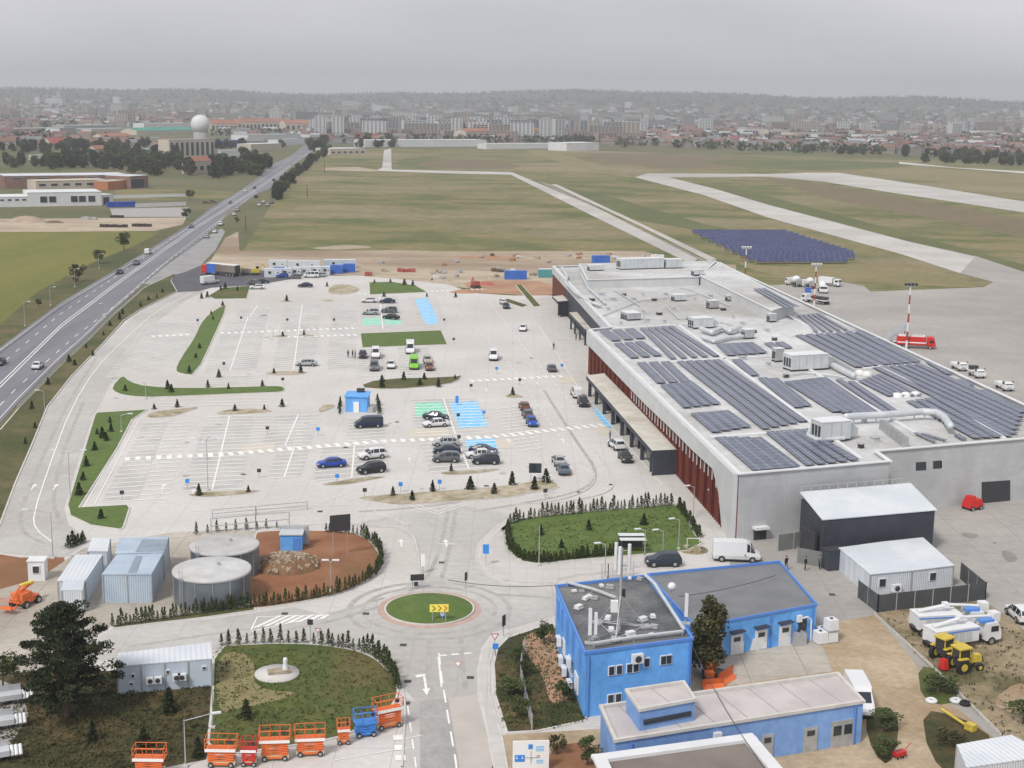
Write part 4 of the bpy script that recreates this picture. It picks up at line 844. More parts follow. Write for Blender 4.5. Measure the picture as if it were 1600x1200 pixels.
cn3,p=canopy([(863,463),(886,460),(910,468),(872,471)],4.4,'canopy',.6,'canr'); g=MB(); g.prism([G(872,471,4.4),G(912,468,4.4),G(913,466,4.4),G(876,468,4.4)],.6,3.8,'dark'); g.build('canopy_wall',cn3)
# solar arrays on the roof, each row a thing
SRG='solar panel rows on the terminal roof'
def srow(a,b,wd,z,lab):
    d=b-a; L_=d.length; g=MB(); g.box((0,0,0),(wd,L_,.06),'solar',0,0); 
    for t in (-.4,0,.4): g.box((0,L_*t,-.16),(wd*.9,.12,.22),'steel')
    o=g.build('solar_panel_row'); c=(a+b)/2; o.location=(c.x,c.y,z+.34); o.rotation_euler=(0,R(-5),math.atan2(d.y,d.x)-math.pi/2)
    tag(o,lab,'solar panels',SRG)
def solar(fl,fr,nr,nl,n,lab,z=None,gap=.3):
    z=ZR-.45 if z is None else z
    FL,FR,NR,NL=[G(*p,z) for p in (fl,fr,nr,nl)]; wd=((FR-FL).cross((NL-FL).normalized()).length)/n
    for i in range(n):
        t=(i+.5)/n; a=FL.lerp(FR,t); b=NL.lerp(NR,t); srow(b,a,wd*(1-gap),z,lab)
solar((933,519),(992,515),(1011,530),(954,535),3,'solar panel row in the farthest short block beside the front parapet')
solar((957,539),(1005,535),(1037,557),(983,562),3,'solar panel row in the second short block beside the front parapet')
solar((992,569),(1048,567),(1082,599),(1024,601),3,'solar panel row in the third short block beside the front parapet')
solar((1031,604),(1082,599),(1127,633),(1067,640),4,'solar panel row in the fourth short block beside the front parapet',gap=.1)
solar((1078,649),(1138,644),(1174,669),(1112,679),4,'solar panel row in the fifth short block beside the front parapet',gap=.1)
solar((1116,686),(1190,687),(1251,732),(1177,739),4,'solar panel row at the near left corner of the roof',gap=.08)
solar((998,515),(1052,511),(1127,558),(1044,563),5,'long solar panel row in the far middle of the front roof')
solar((1055,567),(1125,564),(1262,660),(1190,674),5,'long solar panel row in the centre of the front roof')
solar((1140,564),(1160,564),(1188,588),(1170,590),1,'short solar strip beside the central roof curb'); solar((1182,592),(1216,594),(1268,636),(1240,640),2,'short solar strip left of the dark roof patch',gap=.1)
solar((1195,678),(1262,673),(1344,721),(1258,731),5,'solar panel row at the near edge of the front roof',gap=.1)
solar((1118,540),(1176,537),(1200,553),(1136,558),4,'solar panel row in the patch below the pale air units',gap=.08); solar((1191,538),(1225,536),(1240,545),(1208,549),2,'short solar row left of the big white air unit')
solar((1225,599),(1290,592),(1380,653),(1300,645),5,'solar panel row in the dark patch behind the near air handler',gap=.08); solar((1300,593),(1338,600),(1413,651),(1388,653),2,'solar panel row right of the dark patch')
solar((1340,598),(1376,586),(1442,620),(1386,621),5,'solar panel row beside the row of white domes'); solar((1414,630),(1470,622),(1583,684),(1520,688),4,'solar panel row right of the curved duct')
solar((1425,679),(1445,681),(1486,690),(1452,695),2,'short solar row near the right end of the roof edge'); solar((1488,682),(1500,681),(1512,688),(1500,691),1,'smallest solar row at the near roof edge')
solar((1240,526),(1345,518),(1440,567),(1335,576),7,'long solar panel row in the middle of the airside strip')
solar((1362,577),(1436,569),(1600,644),(1583,684),6,'long solar panel row at the right end of the airside strip'); solar((1446,569),(1454,566),(1488,586),(1478,588),1,'single solar row beside the airside parapet')
solar((1528,614),(1540,610),(1600,641),(1600,652),1,'outer solar row by the airside parapet at the right'); solar((1488,597),(1506,594),(1522,604),(1506,606),1,'very short solar row by the airside parapet')
solar((1245,494),(1280,491),(1328,517),(1270,521),5,'solar panel row just below the raised roof strip'); solar((1176,453),(1196,452),(1250,481),(1228,484),3,'solar panel row on the raised airside roof strip',ZR+2.2)
# rooftop plant
def unit(x,y,w_,l_,h,lab,rz=None,z=ZR-.45,extra=None,m='duct'):
    p=G(x,y,z); e=empty('air_handling_unit',(p.x,p.y,z),math.atan2(ev.y,ev.x) if rz is None else rz,lab,'air unit',None)
    b=MB(); b.box((0,0,h/2+.35),(w_,l_,h),m); 
    n=max(2,int(w_/1.3))
    for i in range(1,n): b.box((-w_/2+i*w_/n,-l_/2-.02,h/2+.35),(.07,.05,h*.94),'steel')
    b.box((0,0,h+.39),(w_+.12,l_+.12,.09),'white'); b.build('casing',e)
    f=MB(); f.box((0,-l_*.42,.17),(w_,.18,.34),'darkm'); f.box((0,l_*.42,.17),(w_,.18,.34),'darkm'); f.build('base_frame',e)
    g=MB()
    for i in range(3): g.box((-w_/2-.03,-l_*.28+i*l_*.28,h*.6),(.05,l_*.18,h*.6),'darkm')
    g.build('grille',e)
    if extra: extra(e,w_,l_,h)
    return e
def taper(e,w_,l_,h):
    t=MB(); t.add([(w_/2,-l_*.42,.5),(w_/2,l_*.42,.5),(w_/2,l_*.42,h+.2),(w_/2,-l_*.42,h+.2),(w_/2+1.8,-l_*.2,.6),(w_/2+1.8,l_*.2,.6),(w_/2+1.8,l_*.2,h*.6),(w_/2+1.8,-l_*.2,h*.6)],[(0,1,5,4),(1,2,6,5),(2,3,7,6),(3,0,4,7),(4,5,6,7)],'duct'); t.build('duct_hood',e)
unit(1258,577,7.6,3.2,2.6,'large white box air unit right of centre on the terminal roof',extra=taper); unit(1297,687,4.8,3.0,2.6,'big pale air handler near the near edge of the roof',extra=taper)
unit(1094,512,4.6,3.2,1.9,'pale rounded air unit in the middle of the roof',extra=taper); unit(985,499,3.2,4.,1.3,'low grey air unit alone on the left part of the roof',m='steel'); unit(1168,529,2.2,1.8,1.6,'grey louvre box right of the tangled ducts',m='steel')
unit(1113,482,2.4,2.,1.6,'square grey box behind the pale rounded unit',m='steel'); unit(1060,470,3.,2.4,1.2,'white low unit near the far dark vents'); unit(1205,503,1.6,1.6,1.5,'small dark unit at the foot of the raised strip',m='steel')
unit(1062,445,2.6,2.,1.2,'white unit beside the dark vents of the far block'); unit(1090,430,3,2,1.2,'pale unit on top of the raised far corner',z=ZR+2); unit(1000,420,13,3.4,2.6,'long rounded plant housing on the far edge of the roof',z=ZR+1.8); unit(930,423,4,2,1.2,'pale plant box at the far left corner of the roof',z=ZR+1.8)
unit(1050,419,5,3.,2.2,'plant box right of the long rounded housing',z=ZR+1.8); unit(1215,565,1.8,1.4,2.2,'narrow louvred box at the left of the large white unit',m='steel'); unit(1140,470,1.8,1.6,1.0,'small grey box on the roof near the raised wall',m='steel')
def duct(l,r,lab,z=ZR-.45,h=.9,m='duct',n=8):
    g=MB(); p=[G(x,y,z)+Vector((0,0,h)) for x,y in l]; g.path(p,r,m,n)
    for q in p: g.lathe([(0,r),(r*.75,r*.7),(r,0),(r*.75,-r*.7),(0,-r)],m,q,8)
    for a,b in zip(p,p[1:]):
        for t in (.2,.8): q=a.lerp(b,t); g.box((q.x,q.y,z+h/2-.1),(.15,.15,h-.1),'steel')
    tag(g.build('roof_duct'),lab,'duct')
duct([(1322,664),(1380,661),(1440,656),(1462,657),(1474,664),(1484,679)],.55,'thick pale duct curving right from the near air handler',h=1.3); duct([(1266,676),(1262,685),(1275,692),(1318,690)],.3,'thin white pipe looping round the near air handler',h=.5)
duct([(1095,520),(1112,526),(1128,518),(1140,524),(1156,518)],.5,'tangled pale duct below the rounded unit'); duct([(1098,532),(1115,538),(1140,532),(1160,530)],.4,'second pale duct lying nearer below the rounded unit',h=.6)
duct([(878,422),(886,436),(884,446),(900,462),(925,478),(938,482)],.4,'outer of two pale parallel ducts on the far left roof',h=.7); duct([(905,420),(911,438),(920,455),(945,478)],.3,'inner of two pale parallel ducts on the far left roof',h=.7)
duct([(1302,577),(1313,583),(1333,593)],.6,'short fat duct leaving the large white unit',h=.7); duct([(1240,553),(1195,557)],.2,'thin white pipe running left from the large white unit',h=.3)
def railing(a,b,n,lab,h=1.5,z=ZR-.45):
    A_,B_=G(*a,z),G(*b,z); g=MB()
    for i in range(n+1): q=A_.lerp(B_,i/n); g.box((q.x,q.y,z+h/2),(.25,.9,h),'steel',math.atan2(eu.y,eu.x))
    for k in (.5,1.): g.tube(A_+Vector((0,0,h*k)),B_+Vector((0,0,h*k)),.05,'steel',5)
    tag(g.build('pipe_rack'),lab,'pipe rack')
railing((1378,671),(1414,699),10,'grey rack of upright fins running to the near roof edge'); railing((1298,570),(1330,590),10,'grey rack of upright fins beside the large white unit')
for i,(x,y) in enumerate(((1402,620),(1415,619),(1430,618),(1343,584),(1355,586),(1519,641),(1427,646),(1297,629),(1368,530),(1510,600))):
    g=MB(); g.lathe([(.9,0),(.85,.3),(.6,.6),(0,.75)],'white',(0,0,0),12); o=g.build('roof_dome'); p=G(x,y,ZR-.45); o.location=p; k=1. if i in(0,1,2,3,4) else .5; o.scale=(k,k,k); tag(o,'white roof dome %s'%('in the row beside the solar blocks' if k==1 else 'small and standing alone between solar rows'),'roof dome','white roof domes in a row' if k==1 else 'small lone roof domes')
for i,(x,y) in enumerate(((925,470),(940,462),(958,470),(975,462),(990,470),(1005,463),(1022,470),(1040,462),(1052,485),(1030,492),(1012,503),(1038,505),(1075,500),(1085,470),(1110,465),(1130,485),(1145,498),(1160,508),(1178,520),(1198,519),(950,485),(1210,532),(970,508),(1005,490),(1228,590),(1350,660),(1367,690),(1345,700),(1160,562),(1200,572))):
    p=G(x,y,ZR-.45); g=MB(); w_=random.uniform(.5,1.1); g.box((0,0,.3),(w_,w_,.6),'duct' if i%3 else 'darkm',.4); g.box((0,0,.65),(w_*1.3,w_*1.3,.1),'steel',.4); o=g.build('vent_cowl'); o.location=p; tag(o,'small square vent cowl standing on the pale terminal roof','vent cowl','small vent cowls on the terminal roof')
for l,lab in (([(930,500),(1000,472),(1090,462)],'thin pipe run across the far terminal roof'),([(1010,512),(1000,480),(960,455)],'thin pipe run along the left of the far roof'),([(1140,480),(1080,455),(1060,450)],'thin pipe run under the dark vents of the far roof'),([(1145,510),(1105,500),(1060,500),(1040,480)],'thin pipe run left of the pale rounded unit'),([(1225,590),(1260,585),(1320,592)],'thin pipe run below the large white unit')):
    duct(l,.14,lab,h=.35,n=5)
# ------------------------------------------------------------ generic blocks / containers
def frame4(lp,h,ztop=True):      # four roof corner pixels -> four world points on plane z=h
    return [G(x,y,h) for x,y in lp]
def boxbuild(name,lp,h,wm,rm,lab,cat,par=.0,pm=None,z0=0,group=None,ribs=True):
    """lp: front-left, front-right, back-right, back-left roof corners in the photograph"""
    p=frame4(lp,h); par=par*.7 if pm=='bluet' else par; c=p[0]; rz=math.atan2((p[1]-p[0]).y,(p[1]-p[0]).x); e=empty(name,(c.x,c.y,0),rz,lab,cat,group); inv=Matrix.Rotation(-rz,4,'Z')
    q=[inv@(V3(v,0)-V3(c,0)) for v in p]; g=MB(); g.prism(q,z0,h-(.25 if par else 0),wm); g.build('wall',e)
    r=MB(); 
    if par:
        r.prism(q,h-.26,h-.2,rm); r.build('roof',e); k=MB()
        for i_,(a,b) in enumerate(zip(q,q[1:]+q[:1])): d=b-a; k.box(((a.x+b.x)/2,(a.y+b.y)/2,h-.06+i_*.004),(d.length+par,par,.28),pm or 'coping',math.atan2(d.y,d.x))
        k.build('parapet',e)
    else:
        cc=sum(q,Vector((0,0,0)))/4; q2=[cc+(v-cc)*1.02 for v in q]; r.prism(q2,h,h+.1,rm); r.build('roof',e)
    e['h']=h; return e,p,q,inv
def lwin(e,x,z,w_,h,parent=None,m='glass',fr='frame',y=0,name='window'):
    g=MB(); g.box((x,y-.04,z),(w_+.16,.1,h+.16),fr); o=g.build(name,e); q=MB(); q.box((x,y-.08,z),(w_,.1,h),m); q.build('pane',o); return o
def ldoor(e,x,w_,h,m='white',y=0):
    g=MB(); g.box((x,y-.05,h/2),(w_,.12,h),m); o=g.build('door',e); q=MB(); q.box((x,y-.12,h*.78),(w_*.55,.06,h*.2),'glass'); q.build('pane',o)
    q=MB(); q.box((x+w_*.38,y-.14,h*.48),(.06,.06,.18),'steel'); q.build('handle',o); return o
# two storey blue building with antennas
e1,p,q,_=boxbuild('blue_office',[(914,1019),(1082,997),(1010,899),(869,915)],6.5,'blue','bitum','two storey bright blue building with antenna mast on its dark flat roof','building',.3,'bluet')
W1=q[1].x
def wx(px,py,lo=914,hi=1082): return W1*(px-lo)/(hi-lo)
for x in (955,967,983,993,1010,1036,1045): 
    f=wx(x,0); lwin(e1,f,4.35 if x<1000 else 4.7,.5,.8)
for x in (955,967): lwin(e1,wx(x,0),1.55,.52,.8)
def acunit(e,x,z,y=-.35,s=1.):
    g=MB(); g.box((x,y,z),(1.1*s,.45,.9*s),'white'); o=g.build('air_conditioner',e); k=MB(); k.tube((x,y-.23,z),(x,y-.27,z),.33*s,'darkm',12); k.build('fan',o)
acunit(e1,wx(993,0),5.35)
for k_,(x,z) in enumerate(((.6,3.2),(.45,3.4))):
    pass
g=MB(); g.tube((.35,-.12,0),(.35,-.12,6.2),.08,'bluet',6); g.tube((W1-.3,-.12,0),(W1-.3,-.12,6.2),.08,'bluet',6); g.build('downpipe',e1)
# left side of the blue office: blue strip windows and pale panels
aL,bL=G(914,1019,6.5),G(869,915,6.5); dL=(bL-aL).length; dirL=(bL-aL).normalized(); nL=Vector((dirL.y,-dirL.x,0)); nL=nL if nL.x<0 else -nL
for t,z,wd,h in ((.12,4.9,.8,2.),(.22,1.8,1.6,1.6),(.35,5.,.9,2.2),(.42,2.0,1.8,1.4),(.55,4.7,.9,2.4),(.66,2.2,1.2,1.4),(.74,4.7,.9,2.),(.88,4.6,.8,2.)):
    c=aL.lerp(bL,t); g=MB(); g.box(V3(c,z)+nL*.05,(wd+.2,.14,h+.2),'bluet' if h>1.9 else 'frame',math.atan2(dirL.y,dirL.x)); o=g.build('window'); o.parent=e1; o.matrix_parent_inverse=(Matrix.Translation(e1.location)@Matrix.Rotation(e1.rotation_euler.z,4,'Z')).inverted(); reg(o,e1)
for i,(t,z) in enumerate(((.3,1.),(.36,2.9),(.5,.9),(.62,1.1),(.7,2.6))):
    c=aL.lerp(bL,t)+nL*.5; g=MB(); g.box((0,0,0),(1.1,.45,.85),'white'); g.tube((0,-.23,0),(0,-.27,0),.3,'darkm',10); g.tube((0,.23,0),(0,.27,0),.3,'darkm',10); o=g.build('air_conditioner'); o.parent=e1; o.matrix_parent_inverse=(Matrix.Translation(e1.location)@Matrix.Rotation(e1.rotation_euler.z,4,'Z')).inverted(); o.location=V3(c,z); o.rotation_euler=(0,0,math.atan2(dirL.y,dirL.x)+math.pi); reg(o,e1)
# roof clutter
zt=6.35
mc=G(968,985,zt); e=empty('antenna_mast',(mc.x,mc.y,zt),0,'lattice tripod mast with three tall white antennas on the blue building roof','antenna mast')
g=MB(); g.tube((0,0,0),(0,0,8.2),.13,'steel',8); g.build('pole',e)
for a in (.3,2.4,4.5):
    f=Vector((math.cos(a)*2.6,math.sin(a)*2.6,.15)); g=MB(); g.tube(f,(0,0,3.6),.06,'steel',5); g.tube(f,(0,0,.9),.05,'steel',5); a2=a+2.1; f2=Vector((math.cos(a2)*2.6,math.sin(a2)*2.6,.15)); g.tube(f,f2,.05,'steel',5)
    g.box((f.x,f.y,.12),(1.1,.9,.22),'steel',a); g.build('leg',e)
for i,a in enumerate((.2,2.3,4.4)):
    g=MB(); x,y=math.cos(a)*.75,math.sin(a)*.75; g.tube((x,y,5.9),(x,y,8.6),.17,'white',8); g.tube((0,0,6.5),(x,y,6.5),.05,'steel',5); g.tube((0,0,8.),(x,y,8.),.05,'steel',5); g.build('antenna',e)
g=MB(); g.box((-.6,-.4,2.6),(.7,.5,1.1),'white'); g.build('equipment_box',e); g=MB(); g.box((.3,.5,3.6),(.4,.3,.8),'darkm'); g.build('equipment_box',e)
def tray(l,lab,z=zt,w_=.3,h=.45):
    g=MB(); p=[G(x,y,z) for x,y in l]
    for a,b in zip(p,p[1:]): d=b-a; g.box(((a.x+b.x)/2,(a.y+b.y)/2,z+h),(d.length,w_,.16),'duct',math.atan2(d.y,d.x)); 
    for q in p: g.box((q.x,q.y,z+h/2),(.12,.12,h),'steel')
    tag(g.build('cable_tray'),lab,'cable tray')
tray([(886,916),(925,926),(962,940)],'white cable tray from the far left roof corner to the mast'); tray([(1006,903),(1022,918),(1068,990)],'long white cable tray along the right side of the blue roof'); tray([(928,1012),(990,1002),(1066,993)],'white cable tray along the near edge of the blue roof')
for x,y,hh,l in ((921,1006,3.6,'tall white sector antenna pair near the left edge of the blue roof'),(1071,975,3.2,'tall white sector antenna at the right edge of the blue roof')):
    p=G(x,y,zt); e=empty('sector_antenna',(p.x,p.y,zt),0,l,'antenna'); g=MB(); g.tube((0,0,0),(0,0,hh),.07,'steel',6); g.box((0,0,.08),(.9,.7,.16),'steel'); g.build('stand',e); g=MB(); g.box((0,-.15,hh*.62),(.32,.2,hh*.72),'white'); g.build('antenna_panel',e)
    if x<950: g=MB(); g.box((.55,.1,hh*.55),(.28,.2,hh*.6),'white'); g.build('antenna_panel',e)
for i,(x,y) in enumerate(((909,925),(915,937),(921,934),(929,936),(904,951),(940,917),(953,919),(1004,970),(1020,965),(1022,981),(985,993),(955,986),(962,990),(1018,993),(984,905),(1000,906),(897,925),(950,968),(930,1000))):
    p=G(x,y,zt); g=MB(); s=random.uniform(.3,.6); g.box((0,0,s*.4),(s*1.5,s,s*.7),'white' if i%3 else 'steel',i); g.box((0,0,.05),(s*1.8,s*1.4,.08),'steel',i); o=g.build('roof_box'); o.location=(p.x,p.y,zt); tag(o,'small metal box lying on the dark roof of the blue two storey building','roof box','small boxes on the blue building roof')
g=MB(); g.lathe([(0,.45),(.32,.32),(.45,0),(.32,-.32),(0,-.45)],'white',(0,0,1.5),14); g.tube((0,0,-2.),(0,0,1.2),.05,'steel',5); o=g.build('radome'); o.location=G(1049,938,6.); tag(o,'white ball shaped antenna between the two blue buildings','antenna')
# single storey blue building with grey roof
e2,p,q,_=boxbuild('blue_workshop',[(1086,979),(1276,944),(1218,877),(1012,897)],4.0,'blue2' if 0 else 'blue','shing','single storey blue building with wide grey sheet roof and white doors','building',.22,'bluet'); W2=q[1].x
for f in (.30,.50,.70): ldoor(e2,W2*f+.6,1.5,2.3)
lwin(e2,W2*.12,2.,2.2,1.1); lwin(e2,W2*.19,2.,.9,1.1); ldoor(e2,W2*.885,1.0,2.6,'darkm')
for f in (.33,.53,.73): g=MB(); g.box((W2*f,-.35,2.75),(1.7,.7,.1),'darkm'); g.build('door_hood',e2)
g=MB(); g.tube((W2*.615,-.1,0),(W2*.615,-.1,3.8),.07,'bluet',6); g.tube((W2*.97,-.1,0),(W2*.97,-.1,3.8),.07,'bluet',6); g.build('downpipe',e2)
g=MB(); g.path([Vector((W2*.86,-.4,2.9)),Vector((W2*.9,-.5,3.0)),Vector((W2*.935,-.5,2.6)),Vector((W2*.94,-.5,0))],.09,'white',7); g.box((W2*.84,-.35,2.9),(.5,.4,.7),'white'); g.build('pipe',e2)
# boxes / air units along its front
def whitebox(x,y,s,lab,z=0.1,m='white'):
    e=empty('storage_tank',G(x,y)+Vector((0,0,z)),math.atan2(ev.y,ev.x),lab,'tank'); g=MB(); g.box((0,0,s*.52),(s,s,s),m,0,0,.93); g.build('container_body',e); k=MB(); k.box((0,0,.06),(s*1.1,s*1.1,.12),'steel'); k.tube((0,0,s),(0,0,s+.12),.18,'darkm',10); k.build('pallet',e); return e
whitebox(1148,1021,1.35,'white cube tank on the left of three by the blue wall'); whitebox(1166,1016,1.35,'white cube tank in the middle of three by the blue wall'); whitebox(1184,1013,1.35,'white cube tank with dark lid on the right of three by the blue wall')
whitebox(1247,1007,1.3,'grey mesh caged tank beside the dark doorway',m='steel'); whitebox(1281,1005,1.25,'white cube tank left of the stacked pair'); whitebox(1297,1003,1.2,'lower white cube tank of the stacked pair at the blue wall end'); whitebox(1297,1003,1.2,'upper white cube tank of the stacked pair at the blue wall end',1.4); whitebox(1284,997,1.1,'small white cube tank behind the stacked pair')
# long low blue building
e3,p,q,_=boxbuild('blue_annex',[(962,1156),(1349,1095),(1309,1052),(939,1103)],4.1,'blue2','pinkr','long low blue building with pinkish ribbed roof','building',.3,'kerb'); W3=q[1].x
for f,w_ in ((.275,1.5),(.78,1.4),): ldoor(e3,W3*f+(.0 if f<.5 else .0),w_,2.4,'steel')
g=MB(); g.box((W3*.915,-.06,1.3),(2.3,.14,2.6),'steel'); o=g.build('double_door',e3); k=MB(); k.box((W3*.915-.55,-.14,1.7),(.8,.06,.9),'glass'); k.box((W3*.915+.55,-.14,1.7),(.8,.06,.9),'glass'); k.build('pane',o); ldoor(e3,W3*.60,1.2,2.4,'steel')
g=MB(); g.tube((W3*.965,-.12,0),(W3*.965,-.12,3.8),.09,'bluet',6); g.tube((W3*.06,-.12,0),(W3*.06,-.12,3.6),.09,'bluet',6); g.build('downpipe',e3)
g=MB(); g.box((W3*.39,-.3,3.2),(.7,.4,.5),'white'); g.build('wall_lamp',e3)
e4,p,q,_=boxbuild('roof_penthouse',[(1000,1108),(1086,1092),(1068,1065),(979,1078)],5.9,'blue2','pinkr','small square roof house on the long low blue building','roof house',.25,'kerb',z0=3.9); g=MB(); g.box((q[1].x*.5,-.06,4.65),(q[1].x*.86,.1,.45),'glass'); g.build('window_strip',e4)
M['whiter']=M['kerb']
e5,p,q,_=boxbuild('flat_roofed_building',[(960,1236),(1215,1205),(1170,1152),(937,1184)],4.2,'blue2','brownr','building at the bottom edge with broad pale parapet and brown roof','building',1.1,'coping')
def cable(a,b,sag,lab,r=.035):
    g=MB(); pts=[a.lerp(b,i/12)-Vector((0,0,sag*4*(i/12)*(1-i/12))) for i in range(13)]; g.path(pts,r,'darkm',5); tag(g.build('overhead_cable'),lab,'cable')
cable(G(1082,1010,6.),G(1215,1225,5.),.8,'black cable crossing diagonally over the long low blue building'); cable(G(1060,932,5.6),G(1212,899,4.3),.3,'black cable lying over the grey sheet roof'); cable(G(700,906,7),G(870,914,7),.4,'thin black cable reaching the blue building from the left')
# dark annex beside terminal
h5=5.7; pf=[G(1287,811,h5),G(1461,796,h5)]; pb=[G(1252,779,h5),G(1420,765,h5)]
e=empty('loading_annex',V3(pf[0],0),math.atan2((pf[1]-pf[0]).y,(pf[1]-pf[0]).x),'anthracite annex with pale sloping roof against the terminal','annex'); inv=Matrix.Rotation(-e.rotation_euler.z,4,'Z')
q=[inv@(V3(v,0)-V3(pf[0],0)) for v in (pf[0],pf[1],pb[1],pb[0])]; g=MB(); g.prism(q,0,h5-.05,'dark'); g.build('wall',e); k=MB(); cc=sum(q,Vector((0,0,0)))/4
qq=[cc+(v-cc)*1.03 for v in q]; k.add([(v.x,v.y,h5+(.0 if i<2 else .9)) for i,v in enumerate(qq)]+[(v.x,v.y,h5-.12+(.0 if i<2 else .9)) for i,v in enumerate(qq)],[(0,1,2,3),(7,6,5,4),(0,4,5,1),(1,5,6,2),(2,6,7,3),(3,7,4,0)],'roofw'); k.build('roof',e)
k=MB(); 
for i in range(13): c=q[3].lerp(q[2],i/12); k.box((c.x,c.y,h5+1.2),(.12,.12,.8),'steel')
a_,b_=q[3],q[2]; k.tube((a_.x,a_.y,h5+1.6),(b_.x,b_.y,h5+1.6),.05,'steel',5); k.build('railing',e); g=MB(); g.prism([q[0]+Vector((-.1,1.,0)),q[0]+Vector((-.1,4.5,0)),q[0]+Vector((-.5,4.5,0)),q[0]+Vector((-.5,1.,0))],0,3.6,'darkm'); g.build('gate',e)
# fence panels (mesh and dark sheets)
def fence(l,h,m,lab,mesh=False,z=0):
    p=[G(x,y) for x,y in l]; e=empty('fence',p[0],0,lab,'fence'); g=MB(); f=MB(); o0=p[0]
    for a,b in zip(p,p[1:]):
        d=b-a; n=max(1,round(d.length/2.5)); r=math.atan2(d.y,d.x)
        if not mesh: g.box(((a.x+b.x)/2-o0.x,(a.y+b.y)/2-o0.y,h/2+.05),(d.length,.06,h),m,r)
        else:
            for k in range(int(h/.3)+1): g.box(((a.x+b.x)/2-o0.x,(a.y+b.y)/2-o0.y,.1+k*.3),(d.length,.03,.03),m,r)
            for k in range(int(d.length/.5)): c=a.lerp(b,k/max(1,int(d.length/.5))); g.box((c.x-o0.x,c.y-o0.y,h/2),(.03,.03,h),m,r)
        for k in range(n+1): c=a.lerp(b,k/n); f.box((c.x-o0.x,c.y-o0.y,h/2+.1),(.1,.1,h+.1),'steel')
    g.build('fence_panel',e); f.build('post',e); return e
M['shade']=mat('dark_screening_cloth',(.07,.075,.08),(.09,.095,.1),.4); M['shade2']=mat('grey_green_screening',(.17,.18,.17),(.2,.21,.2),.4)
fence([(1340,934),(1371,958),(1539,938)],2.1,'shade','dark screened fence in front of the pair of white cabins'); fence([(1539,938),(1500,905)],2.1,'shade','dark screened fence right of the pair of white cabins')
fence([(1215,862),(1287,852)],2.2,'shade2','grey screened fence panel next to the red machine'); fence([(1245,880),(1288,888)],2.0,'shade2','grey screened fence panel left of the dark steel box')
g=MB(); g.box((0,0,1.3),(2.3,1.6,2.6),'dark'); g.box((0,0,2.64),(2.4,1.7,.08),'darkm'); o=g.build('dark_steel_box'); o.location=G(1301,889); o.rotation_euler=(0,0,.35); tag(o,'tall dark steel box left of the white cabins','box')
fence([(1366,962),(1460,1048),(1566,1154),(1660,1250)],.35,'kerb','low pale concrete edging running diagonally to the bottom right')
# containers and cabins
def container(lp,h,wm,rm,lab,cat='container',wins=(),doors=(),ac=(),group=None,name='site_cabin',bands=0):
    e,p,q,_=boxbuild(name,lp,h,wm,rm,lab,cat,group=group); W=q[1].x
    g=MB()
    for v in q: g.box((v.x,v.y,h/2),(.16,.16,h+.06),'steel')
    g.build('corner_post',e)
    for f,z,w_,hh in wins: lwin(e,W*f,z,w_,hh)
    for f in doors: ldoor(e,W*f,.9,2.05,'whitew')
    for f,z in ac: acunit(e,W*f,z,s=.7 if len(ac)>2 else 1.)
    if bands:
        g=MB()
        for i in range(1,bands): g.box((W*i/bands,-.02,h/2),(.14,.1,h),'steel')
        g.build('panel_joint',e)
    return e
container([(1360,898),(1424,892),(1377,848),(1311,857)],2.7,'corr','roofw','left of the two joined white cabins behind the dark fence',wins=((.3,1.6,.8,.9),),ac=((.62,.9),)); container([(1425.5,891.8),(1490,884),(1442,841),(1378.5,847.8)],2.7,'corr','roofw','right of the two joined white cabins behind the dark fence',wins=((.5,1.7,.8,.9),))
container([(90,908),(134,907),(160,868),(118,868)],2.7,'corr','roofw','long white container left of the pale blue ones',ac=()); container([(96,923),(129,923),(132,908),(100,908)],2.6,'corr','corr','small white hut against the near end of the long white container','hut')
container([(137,862),(168,862),(172,842),(144,842)],2.7,'corr','roofw','white container standing behind the long white one')
M['roofpatch']=mat('dull_grey_blue_sheet',(.22,.27,.33),(.28,.33,.39),.4,rough=.6)
container([(160,898),(236,898),(254,866),(183,868)],3.4,'corrb','corrb','pale blue container block nearest the camera','container',bands=2); container([(180,866),(255,864),(263,840),(187,842)],3.4,'corrb','corrb','second pale blue container block behind the first','container')
M['cabin']=mat('pale_blue_panel',(.53,.60,.68),(.48,.56,.66),.4,rough=.6,grain=(.8,.06))
container([(183,1042),(330,1030),(329,1005),(186,1022)],2.9,'cabin','roofw','long pale blue technical cabin with white roof beside the pine','cabin',wins=((.16,1.9,.25,.25),(.14,1.1,.3,.2),(.92,2.1,.3,.2),(.53,2.,.25,.25)),ac=((.34,1.4),(.42,1.4),(.62,1.5),(.68,1.5)),bands=4)
container([(1511,1200),(1640,1182),(1580,1150),(1496,1165)],2.8,'corr','roofw','grey white container at the bottom right corner')
for l,h_ in (([(200,895),(213,895),(222,869),(212,869)],3.53),([(212,862),(255,861),(261,843),(222,843)],3.53)):
    g=MB(); g.prism([G(x,y,h_) for x,y in l],h_-.03,h_+.03,'roofpatch'); tag(g.build('roof_sheet'),'dark rectangular sheet lying on the %s pale blue container roof'%('nearer' if l[0][0]==200 else 'farther'),'roof sheet')
p=G(60,905); e=empty('ticket_booth',p,.1,'small white booth with dark window on the left red soil','booth'); g=MB(); g.box((0,0,1.25),(1.9,1.7,2.4),'white'); g.build('wall',e); lwin(e,0,1.5,.7,.8,y=-.87); g=MB(); g.box((0,0,2.5),(2.1,1.9,.12),'white'); g.build('roof',e)
